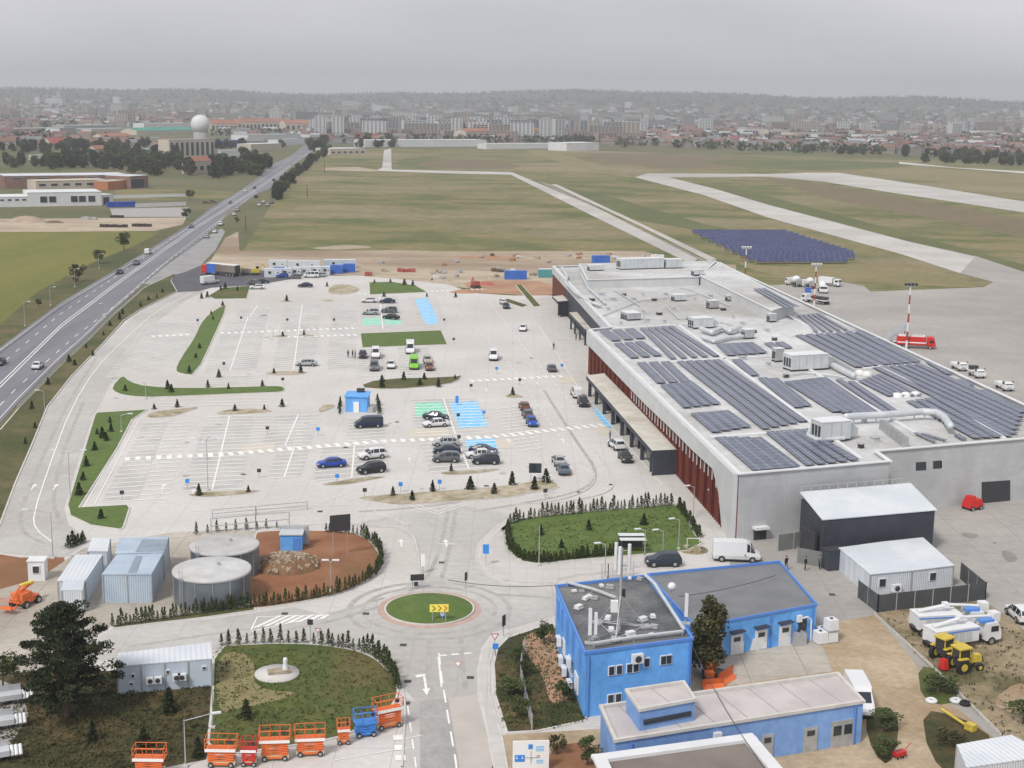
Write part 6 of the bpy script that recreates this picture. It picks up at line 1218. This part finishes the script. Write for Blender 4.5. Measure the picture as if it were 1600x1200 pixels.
def bucket(e,L_,hw):
    g=MB(); g.box((-1.3,0,1.55),(L_-3.2,2.35,1.5),'white'); g.box((-1.3,0,2.32),(L_-3.1,2.4,.1),'white'); g.box((-1.3,-1.2,2.1),(L_-3.2,.06,.14),'bluet'); g.build('equipment_body',e); g=MB(); g.tube((-L_/2+.6,0,2.5),(-.2,0,3.05),.22,'white'); g.tube((-.2,.3,3.05),(L_/2-.4,.3,2.7),.17,'white'); g.box((-.2,.15,3.05),(.6,.8,.5),'white'); g.build('boom',e)
    g=MB(); g.box((L_/2+.2,.4,2.6),(.9,1.0,1.0),'white'); g.box((L_/2-1.6,-.5,2.65),(1.6,.8,.3),'bluet'); g.build('bucket',e); g=MB(); [g.box((-2.6+i*.9,-1.19,1.5),(.75,.04,1.1),'duct') for i in range(4)]; g.build('locker_doors',e)
truck(1478,987,20,-1.,'farther white bucket truck with blue roof panel on the weedy yard','bucket truck',8.2,'white',bucket,'bucket_truck',cabh=2.5); truck(1500,1008,20,-3.,'nearer white bucket truck with folded boom on the weedy yard','bucket truck',8.6,'white',bucket,'bucket_truck',cabh=2.5)
def tractor(x,y,hx,hy,lab):
    e=empty('tractor',G(x,y),az(x,y,x+hx,y+hy),lab,'tractor'); g=MB(); g.box((1.25,0,1.25),(1.7,.75,.7),'tracy',0,0,.9); g.box((2.15,0,1.1),(.12,.7,.6),'darkm'); g.build('bonnet',e); g=MB(); g.box((-.2,0,1.2),(1.3,.9,.7),'darkm'); g.build('chassis',e)
    g=MB(); g.box((-.25,0,1.95),(1.35,1.35,1.1),'cargl',0,0,.92); 
    c=g.build('cab',e); g=MB(); g.box((-.25,0,2.6),(1.6,1.55,.16),'tracy'); g.build('cab_roof',c); g=MB()
    for a in (-.88,.38):
        for b in (-.62,.62): g.box((a,b,2.),(.09,.09,1.15),'tracy')
    g.build('cab_frame',c)
    for s in (-1,1): g=MB(); g.box((-.6,s*.85,1.62),(1.2,.4,.1),'tracy'); g.build('mudguard',e)
    g=MB(); g.tube((1.2,.2,1.6),(1.2,.2,2.5),.05,'darkm'); g.build('exhaust',e)
    for (cx,r,wd,ty) in ((-.55,.78,.42,.85),(1.6,.42,.26,.7)):
        for s in (-1,1):
            g=MB(); g.tube((cx,s*ty-wd/2,r),(cx,s*ty+wd/2,r),r,'tyre',18); w_=g.build('wheel',e); k=MB(); k.tube((cx,s*ty-wd/2-.02,r),(cx,s*ty+wd/2+.02,r),r*.5,'tracy',12); k.build('rim',w_)
    return e
tractor(1476,1031,20,-6,'farther yellow tractor partly behind the other'); e=tractor(1503,1048,20,-3,'nearer yellow tractor with brown cab beside the bucket trucks'); g=MB(); g.box((-1.9,.5,.8),(.7,.9,1.0),'firer',0,0,.7); g.build('red_tank',e)
p=G(1512,1140); e=empty('digger_arm',p,2.2,'yellow digger arm lying in the brown weeds','digger arm'); g=MB(); g.tube((0,0,.3),(3.,0,.9),.14,'tracy'); g.tube((-.6,.3,.2),(0,0,.3),.2,'tracy'); g.box((-.3,0,.4),(.9,.7,.6),'tracy'); g.build('boom',e)
for x,y,l,m in ((1455,1098,'white round tub on the dirt beside the dark bush','white'),(1508,1102,'dark tyre pile beside the diagonal kerb','tyre'),(1493,1098,'white sack beside the tyre pile','whitew')):
    g=MB(); g.lathe([(.2,.05),(.55,.1),(.6,.3),(.35,.45),(.2,.3)],m,n=14); o=g.build('old_tyre' if m=='tyre' else 'tub'); o.location=G(x,y); tag(o,l,'tyre' if m=='tyre' else 'tub')
e=empty('cherry_cart',G(1405,1185),.5,'small red handcart on the dirt near the bottom','cart'); g=MB(); g.box((0,0,.5),(1.1,.6,.4),'firer'); g.tube((.5,0,.6),(1.3,0,1.2),.04,'firer'); g.build('body',e); wheelset(e,(-.3,.3),.2,.1,.32)
# long lorry with red cab
e=empty('articulated_lorry',G(345,430),az(345,430,311,427),'long lorry with red cab and white roofed dark trailer by the side road','lorry')
g=MB(); g.box((5.9,0,1.7),(2.1,2.4,2.7),'firer',0,0,.93); c=g.build('cab',e); k=MB(); k.box((6.94,0,2.1),(.06,2.1,.9),'cargl'); k.build('windscreen',c)
g=MB(); g.box((2.9,0,2.15),(3.6,2.5,2.9),'conblue'); g.build('front_panel',e); g=MB(); g.box((-2.9,0,1.1),(8.,2.5,.5),'darkm'); g.box((-2.9,1.15,2.2),(8.,.1,2.4),'brownr'); g.box((-6.8,0,2.2),(.12,2.5,2.6),'darkm'); 
for i in range(5): g.box((-6.2+i*1.7,-1.2,2.2),(.12,.1,2.5),'darkm')
g.build('trailer',e); g=MB(); g.box((-1.1,0,3.68),(11.8,2.7,.14),'white'); g.build('trailer_roof',e); g=MB(); g.box((-4,.2,1.9),(5,1.6,1.2),'steel'); g.build('cargo',e); wheelset(e,(5.6,2.,-3.4,-4.6,-5.8),.5,.35,1.2)
e=empty('excavator',G(399,430),.2,'brown and yellow digger between the lorry and the cabins','digger'); g=MB(); g.box((0,0,.45),(3,2.2,.8),'darkm'); g.build('tracks',e); g=MB(); g.box((0,0,1.5),(2.6,1.9,1.2),'tracy'); g.box((.7,.5,2.4),(1.,.9,.9),'cargl'); g.build('cab',e); g=MB(); g.tube((1,0,1.8),(2.4,0,3.6),.18,'tracy'); g.tube((2.4,0,3.6),(3.6,0,1.6),.14,'tracy'); g.box((3.6,0,1.3),(.7,.9,.7),'darkm'); g.build('arm',e)
for x,y,l in ((743,450,'red excavator on the red dirt beyond the car park'),(383,430,'brown digger right behind the long lorry')):
    e=empty('excavator',G(x,y),2.,l,'digger'); g=MB(); g.box((0,0,.45),(3,2.2,.8),'darkm'); g.build('tracks',e); g=MB(); g.box((0,0,1.5),(2.4,1.9,1.2),'redr' if x>500 else 'brownr'); g.build('cab',e); g=MB(); g.tube((1,0,1.8),(2.4,0,3.),.18,'firer' if x>500 else 'tracy'); g.tube((2.4,0,3.),(3.4,0,1.),.14,'firer' if x>500 else 'tracy'); g.build('arm',e)
# low heaps and site clutter on the dirt strip
def heap(x,y,r,h,m,lab,cat='heap'): g=MB(); g.lathe([(r,0),(r*.75,h*.45),(r*.4,h*.85),(0,h)],m,n=14); o=g.build('heap'); o.location=G(x,y); o.scale=(1.5,1,1); tag(o,lab,cat)
heap(725,457,3,.9,'redirt','low red soil heap right of the far green island'); heap(766,436,2,.7,'rock','pale rubble heap on the far dirt'); heap(520,388,5,.6,'rock','low pale rubble line at the edge of the field'); heap(925,404,5,.9,'rock','pale rubble heap left of the far dirt container'); heap(42,346,6,2.6,'dirt','brown soil heap on the left building site'); heap(85,348,3,1.,'wood','small dark heap on the left building site'); heap(545,386,6,.5,'rock','second low rubble line at the edge of the field'); heap(760,445,2,.9,'redr','small red rubble heap on the dirt'); heap(700,439,1.4,.5,'rock','pale heap of stones by the far kerb')
for i in range(34):
    x=random.choice((random.uniform(560,860),random.uniform(600,1040),random.uniform(740,860))); y=random.uniform(398,436) if x<860 else random.uniform(398,408)
    m=random.choice(('rock','steel','whitew','wood','dirt','steel','redirt')); p=G(x,y); g=MB()
    for k in range(3): g.box((random.uniform(-.8,.8),random.uniform(-.6,.6),.3+k*.2),(random.uniform(.8,2),random.uniform(.6,1.4),random.uniform(.4,.8)),m,random.random()*3)
    o=g.build('debris_pile'); o.location=p; tag(o,'small pile of building debris on the dirt strip beyond the car park','debris','debris piles on the dirt strip')
M['pile']=mat('dark_pipes',(.06,.045,.04))
for x,y,w_,l,m in ((180,355,12,'long dark row of stacked pipes on the left building site','pile'),(225,354,9,'second dark stack right of the long pipe row','pile'),(143,343,8,'grey machinery row on the left building site','steel'),(185,340,6,'dark equipment beside the grey machinery','pile'),(640,425,7,'low reddish timber stack at the far kerb of the car park','redr'),(580,431,3,'small red brick stack right of the blue containers','redr'),(1030,403,5,'white stack beyond the terminal far edge','white')):
    p=G(x,y); g=MB(); 
    for i in range(max(2,int(w_/1.2))): g.box((-w_/2+i*1.2,random.uniform(-.4,.4),.6),(1.05,2.2,random.uniform(.8,1.4)),m,random.uniform(-.1,.1))
    o=g.build('material_stack'); o.location=p; tag(o,l,'stack')
# white machinery at the bottom left edge
for i,(x,y,l) in enumerate(((22,1100,'white slatted machine farthest up the left edge'),(10,1140,'white slatted machine midway down the left edge'),(2,1190,'white slatted machine lowest at the left edge'))):
    e=empty('trailer_frame',G(x,y),.4,l,'machine'); g=MB(); g.box((-.6,0,.9),(2.6,1.2,.5),'duct'); g.box((-.6,.6,1.3),(2.6,.1,.8),'steel'); g.build('frame',e)
    for k in range(3): g=MB(); g.tube((.9+k*.35,-.5,.6),(.9+k*.35,.3,1.2),.16,'white',8); g.build('roller',e)
# ground mounted solar field
L0,R0=(1080,366),(1232,365)
for k in range(16):
    t=k/15.; y=367+t*45; xl=1081+t*92+ (8 if k%2 else 0); xr=1230+min(1,t*1.35)*104 if t<.9 else 1322; a=G(xl,y);b=G(xr,y+ .0); c=(a+b)/2; d=b-a
    e=empty('ground_solar_row',c,math.atan2(d.y,d.x),'ground mounted blue solar row on the grass beside the taxiway','solar panels','ground solar field rows')
    g=MB(); g.box((0,0,1.5),(d.length,3.1,.08),'solarf',0,R(26)); g.build('panels',e); g=MB(); n=int(d.length/5)
    for j in range(n+1): g.box((-d.length/2+j*d.length/n,.4,.8),(.15,.15,1.6),'steel')
    g.build('support',e)
# ------------------------------------------------------------ left side halls and houses
def hall(xl,yl,xr,yr,h,depth,wm,rm,lab,cat='building',wins=0,gable=0.,door=None,name='hall',winrow=(.45,.35),group=None,T0=0.,overhang=.3):
    a,b=G(xl,yl,T0),G(xr,yr,T0); d=b-a; W=d.length; e=empty(name,a,math.atan2(d.y,d.x),lab,cat,group); g=MB(); g.box((W/2,depth/2,h/2),(W,depth,h),wm)
    if gable: g.add([(0,0,h),(0,depth,h),(0,depth/2,h+gable),(W,0,h),(W,depth,h),(W,depth/2,h+gable)],[(0,2,1),(3,4,5)],wm)
    g.build('wall',e); r=MB(); o_=overhang
    if gable:
        for s in (0,1):
            y0,y1=(-o_,depth/2) if s==0 else (depth+o_,depth/2); v=[(-o_,y0,h-.1),(W+o_,y0,h-.1),(W+o_,y1,h+gable+.05),(-o_,y1,h+gable+.05)]; v2=[(x,y,z+.15) for x,y,z in v]; r.add(v+v2,[(4,5,6,7),(0,3,2,1),(0,1,5,4),(1,2,6,5),(3,0,4,7)] if s==0 else [(7,6,5,4),(1,2,3,0),(4,5,1,0),(5,6,2,1),(7,4,0,3)],rm)
    else: r.box((W/2,depth/2,h+.12),(W+o_,depth+o_,.24),rm)
    r.build('roof',e)
    for i in range(wins): f=(i+.5)/wins; lwin(e,W*f,h*winrow[0],min(W/wins*.55,6),h*winrow[1])
    if door: lwin(e,W*door[0],h*.4,W*door[1],h*.75,m='blueh' if len(door)>2 else 'darkm',name='gate')
    return e,W
e,W=hall(44,323,159,321,7.,22,'whitew','white','long white two storey office with five big windows','building')
for f in (.17,.30,.62,.74,): lwin(e,W*f*.92+2,3.6,3.4,3.,y=-.1)
lwin(e,W*.81+2,3.6,3.4,3.,y=-.1)
e,W=hall(-60,325,44,323,5.,20,'whitew','white','low white wing at the left end of the white office',wins=9,winrow=(.72,.16)); hall(159,320,177,319,5.,14,'whitew','white','low white block joined to the right end of the office',door=(.4,.5)); hall(168,324,212,323,2.3,3,'blueh','blueh','low dark blue wall beside the white office','wall',name='site_wall'); hall(212,324,291,321,1.6,.4,'whitew','white','long low white wall beside the blue one','wall',name='site_wall',overhang=.1); hall(178,310,292,307,1.4,.4,'whitew','white','farther low white wall behind parked plants','wall',name='site_wall',overhang=.1)
hall(8,295,200,292,7.5,26,'brick','roofw','long grey roofed brown hangar left of the highway',wins=5,winrow=(.8,.12)); hall(57,298,168,295,5.5,16,'cream','cream','beige roofed long shed in front of the brown hangar',wins=6,winrow=(.6,.25)); e,W=hall(169,297,204,294,5.,10,M.setdefault('orangew',mat('orange_brick',(.42,.17,.08))),'cream','orange brick bay at the right of the beige shed'); hall(204,295,232,293,7.5,20,'brick','roofw','dark doored right end of the grey roofed hangar',door=(.4,.75))
hall(25,213,120,211,10,40,M.setdefault('greyhall',mat('grey_hall',(.35,.36,.35),(.3,.31,.3),.05)),'greyhall','big plain grey hall far left'); hall(120,211,215,209,8,40,'cream','greyhall','long pinkish grey hall beside the big grey one'); hall(214,211,303,209,6,30,'cream','greenr','long hall with green roof left of the radome',gable=4); hall(265,248,336,246,17,16,'cream','greyhall','pale five storey block below the radome',wins=9,winrow=(.5,.7)); hall(337,231,388,229,7,20,'blueh','blueh','bright blue warehouse right of the pale block'); hall(232,243,262,241,6,14,'greyhall','greyhall','small grey workshop left of the pale block')
hall(388,221,470,219,8,30,'whitew','greyhall','long white warehouse in the middle distance'); hall(300,272,331,270,9,9,'cream','terra','small pink house among dark trees left of the highway',gable=3,wins=3); hall(150,245,168,244,7,9,'cream','terra','small pink house at the wood edge',gable=3); hall(80,232,112,231,5,12,'cream','redr','house with broad red roof left',gable=6); hall(60,250,100,248,4,10,'whitew','greyhall','low white house at the wood edge'); hall(0,226,15,225,6,14,'whitew','white','white house at the far left edge'); hall(160,225,205,224,9,16,'cream','terra','pink row house near the grey halls',gable=3,wins=5)
hall(516,242,571,241,6,26,'cream','roofw','cream shed with white roof at the airfield corner',wins=6,winrow=(.4,.3)); hall(570,230,760,229,8,30,'whitew','whitew','very long white hall along the far airfield edge',wins=0); hall(760,233,880,232,6,20,'whitew','whitew','long pale hall right of the very long one'); hall(885,236,936,235,9,30,'whitew','white','white box hall at the end of the airfield'); hall(575,222,600,221,10,20,'redr','redr','red hall corner behind the very long white one')
hall(728,222,800,220,14,20,'cream','terra','pink walled block with terracotta roof beyond the white halls',wins=8,gable=4,winrow=(.5,.5)); hall(800,220,848,219,14,20,'cream','terra','second pink block with terracotta roof further right',wins=5,gable=4,winrow=(.5,.5))
for i,(x0,x1,y) in enumerate(((372,408,204),(408,445,203),(446,496,206),(330,372,207))): hall(x0,x1 and y,x1,y,14,25,'cream','terra',('first','second','third','fourth')[i]+' long terracotta roofed terrace in the town left of centre',gable=6,wins=6,winrow=(.5,.5)) 
for i,(x0,x1,y,h) in enumerate(((1165,1199,214,14),(1200,1235,216,14),(1235,1305,219,12),(1345,1395,222,12),(1018,1090,226,9),(984,1015,218,15),(940,975,216,16),(880,940,215,16),(1400,1435,217,14),(1530,1560,214,12),(1050,1085,219,9),(1440,1510,205,14),(1180,1210,177,20))): hall(x0,y,x1,y,h,25,'cream' if i%3 else 'whitew','terra' if i in(4,7,11) else 'greyhall',('pale block left of its twin in the town right of centre','twin pale block right of the other in the town right of centre','long low pale building between the twin blocks and the dark trees','low pale building among the dark trees of the right town','long low red roofed building nearest the taxiway end','white block at the left end of the low pale rank beyond the airfield','pale block standing behind the white box hall','wide pale block directly above the white box hall','pale block in the middle of the right hand town','pale block near the right picture edge of the town','cream building just right of the long red roofed one','long red roofed block higher up in the right hand town','small bright block alone on the lower slope of the far hills')[i],wins=7,winrow=(.5,.55))
for i,a_ in enumerate(((0,208,24,208,7,30,'whitew','white','white shed at the far left horizon edge'),(205,226,262,225,7,18,'cream','greyhall','pale hall left of the five storey block'),(118,226,158,225,6,14,'cream','terra','pink cottage row right of the broad red roof'),(345,246,392,244,6,16,'whitew','greyhall','pale workshop behind the tree clump by the highway'),(392,236,440,234,7,18,'cream','roofw','pale hall with white roof beside the far highway'),(440,228,476,226,7,18,'whitew','greyhall','grey white hall where the highway enters the town'),(100,204,180,203,8,26,'greyhall','roofw','light grey hall behind the pinkish long hall'),(225,200,300,199,8,26,'whitew','roofw','pale warehouse left behind the radome'),(335,205,372,204,9,20,'blueh','greyhall','dark blue tall hall right of the radome'),(470,216,505,215,9,20,'whitew','greyhall','pale hall beyond the highway end'),(20,222,60,221,5,14,'cream','terra','low house row near the left edge'))): hall(*a_)
# radar dome
e=empty('radar_dome',G(314,222),0,'large white radar dome on a round base beyond the halls','radar dome'); g=MB(); rr=12.; cz=22.; g.lathe([(rr*math.sin(t),cz-rr*math.cos(t)) for t in [math.pi*i/20 for i in range(2,21)]],'whitew',n=36); g.build('dome',e); g=MB(); g.lathe([(9,0),(9,12),(6,12.5)],'greyhall',n=24); g.build('base',e)
# ------------------------------------------------------------ town
rnd=random.Random(11)
WALLS=[mat('town_wall_%s'%n,c) for n,c in (('cream',(.36,.33,.29)),('white',(.48,.49,.50)),('pink',(.31,.25,.22)),('grey',(.24,.25,.26)),('tan',(.27,.24,.21)))]
ROOFS=[mat('town_roof_%s'%n,c) for n,c in (('terracotta',(.20,.115,.095)),('brown',(.13,.09,.08)),('rust',(.24,.15,.12)),('grey',(.19,.195,.205)),('red',(.21,.095,.085)),('pale',(.40,.41,.42)))]
M['townwin']=mat('town_windows',(.05,.06,.07))
def housemb(mb,c,rz,w_,d_,h,gb,wm,rm,win=True):
    mt=Matrix.Translation(c)@Matrix.Rotation(rz,4,'Z'); T_=lambda l:[mt@Vector(v) for v in l]; x,y=w_/2,d_/2
    mb.add(T_([(-x,-y,0),(x,-y,0),(x,y,0),(-x,y,0),(-x,-y,h),(x,-y,h),(x,y,h),(-x,y,h),(-x,0,h+gb),(x,0,h+gb)]),[(0,1,5,4),(1,2,6,9,5),(2,3,7,6),(3,0,4,8,7)],wm)
    mb.add(T_([(-x-.4,-y-.4,h-.1),(x+.4,-y-.4,h-.1),(x+.4,y+.4,h-.1),(-x-.4,y+.4,h-.1),(-x-.4,0,h+gb+.1),(x+.4,0,h+gb+.1)]),[(0,1,5,4),(2,3,4,5),(0,3,2,1)] if gb>.3 else [(0,1,2,3)],rm)
    if win:
        for s in (-1,1):
            for i in range(max(2,int(w_/3.2))):
                X=-x+(i+.5)*w_/max(2,int(w_/3.2)); mb.add(T_([(X-.6,s*(y+.04),h*.5-.5),(X+.6,s*(y+.04),h*.5-.5),(X+.6,s*(y+.04),h*.5+.9),(X-.6,s*(y+.04),h*.5+.9)]),[(0,1,2,3)],'townwin')
PROTO_H=[]
for i in range(10):
    m=MB(); housemb(m,(0,0,0),0,rnd.uniform(10,17),rnd.uniform(8,11),rnd.uniform(4,7.5),rnd.uniform(2.2,3.6),WALLS[i%5],ROOFS[(i*7)%5 if i%4 else 0]); PROTO_H.append(m.build('town_house')); PROTO_H[-1].location=(0,0,-80)
def blockmb(mb,c,rz,w_,d_,fl,wm,win=True):
    h=fl*2.9; mt=Matrix.Translation(c)@Matrix.Rotation(rz,4,'Z'); T_=lambda l:[mt@Vector(v) for v in l]; x,y=w_/2,d_/2
    mb.add(T_([(-x,-y,0),(x,-y,0),(x,y,0),(-x,y,0),(-x,-y,h),(x,-y,h),(x,y,h),(-x,y,h)]),[(0,1,5,4),(1,2,6,5),(2,3,7,6),(3,0,4,7)],wm); mb.add(T_([(-x,-y,h),(x,-y,h),(x,y,h),(-x,y,h)]),[(0,1,2,3)],ROOFS[3])
    n=max(2,int(w_/5))
    for i in range(n):
        X=-x+(i+.5)*w_/n
        if win:
            for k in range(fl): 
                z=k*2.9+.8; mb.add(T_([(X-1.2,-y-.1,z),(X+1.2,-y-.1,z),(X+1.2,-y-.1,z+1.5),(X-1.2,-y-.1,z+1.5)]),[(0,1,2,3)],'townwin')
PROTO_B=[]
for i in range(6):
    m=MB(); blockmb(m,(0,0,0),0,(18,34,48,16,26,60)[i],13,(10,9,8,11,10,5)[i],WALLS[(0,1,4,1,3,2)[i]]); PROTO_B.append(m.build('apartment_block')); PROTO_B[-1].location=(0,0,-80)
EXCL=[[(0,262),(0,246),(330,246),(430,262)],[(22,214),(22,200),(305,198),(345,198),(345,249),(262,249),(262,216)],[(335,232),(335,214),(475,210),(475,222),(390,232)],[(330,208),(330,198),(500,198),(500,208)],[(76,236),(76,220),(116,220),(116,236)],[(118,228),(118,216),(262,216),(262,228)],[(0,262),(0,236),(330,236),(330,262)],[(505,245),(505,224),(940,224),(940,245)],[(455,262),(475,224),(520,224),(520,245)],[(330,250),(430,225),(500,225),(440,262)]]
def ok(x,y): return not any(inpoly(x,y,q) for q in EXCL)
def ylow(x): return 232 if x<480 else 226 if x<560 else 222 if x<940 else 226+ (x-940)*.032
cand=[]
while len(cand)<3900:
    x=rnd.uniform(-60,1660); yh=158+.014*(x-800)+8.0; t=rnd.random()**1.15; y=yh+(ylow(x)-yh)*t
    if not ok(x,y): continue
    p=G(x,y)
    if p.y>4300:
        continue
    den_=.9 if (x<900 or p.y>2000) else .8
    cand.append((p,x,y))
for _ in range(1500):   # on the far slopes
    yy=4300+rnd.random()**1.6*1900; xx=rnd.uniform(-.40,.40)*yy; p=Vector((xx,yy,T(xx,yy)-.3)); cand.append((p,800+F*xx/yy,170))
cand.sort(key=lambda c:c[0].length); stuff=MB(); nb_i=0; nh_i=0
LBH='small town house with %s roof among many beyond the airfield'
for p,x,y in cand:
    dens=(500<x<1000 and 2000<p.y<5200); tall=rnd.random()<(.42 if dens else .04 if p.y>2600 else 0)
    if 2600<p.y<3900 and 560<x<720: tall=rnd.random()<.3
    rz=rnd.choice((0,.1,.25,1.6,1.75,-.2))+rnd.uniform(-.1,.1)
    if tall:
        k=rnd.randrange(6)
        if nb_i<120 and p.length<4000: nb_i+=1; place(PROTO_B[k],p,rz*.3 if dens else rz,'pale multi storey apartment block in the hazy town','apartment block','apartment blocks of the town')
        else: blockmb(stuff,p,rz*.3,(18,34,48,16,26,60)[k],13,rnd.randint(5,10),rnd.choice(WALLS),p.length<4500)
    else:
        if nh_i<290: 
            nh_i+=1; o=place(rnd.choice(PROTO_H),p,rz,'small pitched roof house in the town beyond the airfield','house','small houses of the town')
            s=rnd.uniform(.8,1.25); o.scale=(s,s,s)
        else: housemb(stuff,p,rz,rnd.uniform(10,22),rnd.uniform(9,14),rnd.uniform(4,9),rnd.uniform(0,4),rnd.choice(WALLS),rnd.choice(ROOFS),False)
o=stuff.build('distant_houses'); tag(o,kind='stuff'); o['label']='mass of far houses and blocks fading into haze'
# trees scattered through the town, the farther ones as one mass
tm_=MB(); nt_=0; far=[]
while len(far)<2600:
    x=rnd.uniform(-60,1660); yh=158+.014*(x-800)+7.5; y=yh+(ylow(x)+3-yh)*rnd.random()
    if ok(x,y):
        c=G(x,y)
        if c.y<4400:
            for _ in range(rnd.choice((1,1,2,4))): far.append(c+Vector((rnd.gauss(0,18),rnd.gauss(0,18),0)))
for _ in range(3200):
    yy=4300+rnd.random()*4200; xx=rnd.uniform(-.41,.41)*yy; far.append(Vector((xx,yy,T(xx,yy)-.3)))
far.sort(key=lambda c:c.length)
for i,c in enumerate(far):
    if i<95: c.z=0; ftree(c,'dark tree among the houses at the near edge of the town','trees at the near edge of the town',1.2)
    else: leaves(tm_,c+Vector((0,0,5)),(rnd.uniform(5,9),rnd.uniform(5,9),rnd.uniform(4,6)),14,5.5,'leafm' if rnd.random()<.5 else 'leafd',rnd)
o=tm_.build('distant_trees'); tag(o,kind='stuff'); o['label']='mass of far trees among the houses and on the hills'
# grass tufts: tiny blades over the near rough ground
gm=MB()
for poly,n,m in (([(-20,1190),(0,1075),(180,1062),(328,1052),(322,1184),(180,1210)],2600,'leafb'),([(795,1000),(864,978),(905,1080),(915,1128),(842,1143),(790,1140),(774,1080)],1300,'leafm'),([(1370,970),(1440,955),(1600,990),(1600,1160),(1560,1148)],220,'leafb'),([(335,1014),(560,1020),(620,1075),(560,1140),(335,1184)],1500,'lawn'),([(797,826),(1050,795),(1085,840),(960,868),(845,878)],900,'lawn'),([(20,690),(100,575),(150,540),(60,690),(20,760)],1,'leafb')):
    x0,x1=min(p[0] for p in poly),max(p[0] for p in poly); y0,y1=min(p[1] for p in poly),max(p[1] for p in poly); k=0
    while k<n:
        x,y=random.uniform(x0,x1),random.uniform(y0,y1)
        if inpoly(x,y,poly): leaves(gm,G(x,y)+Vector((0,0,.22)),(.3,.3,.1),4,.22,m,random); k+=1
o=gm.build('grass_tufts'); tag(o,kind='stuff'); o['label']='tufts of grass and weeds on the rough ground'
for o_ in PROTO_H+PROTO_B+FT+HS+[TH]:
    if o_.name not in USED: bpy.data.objects.remove(o_)
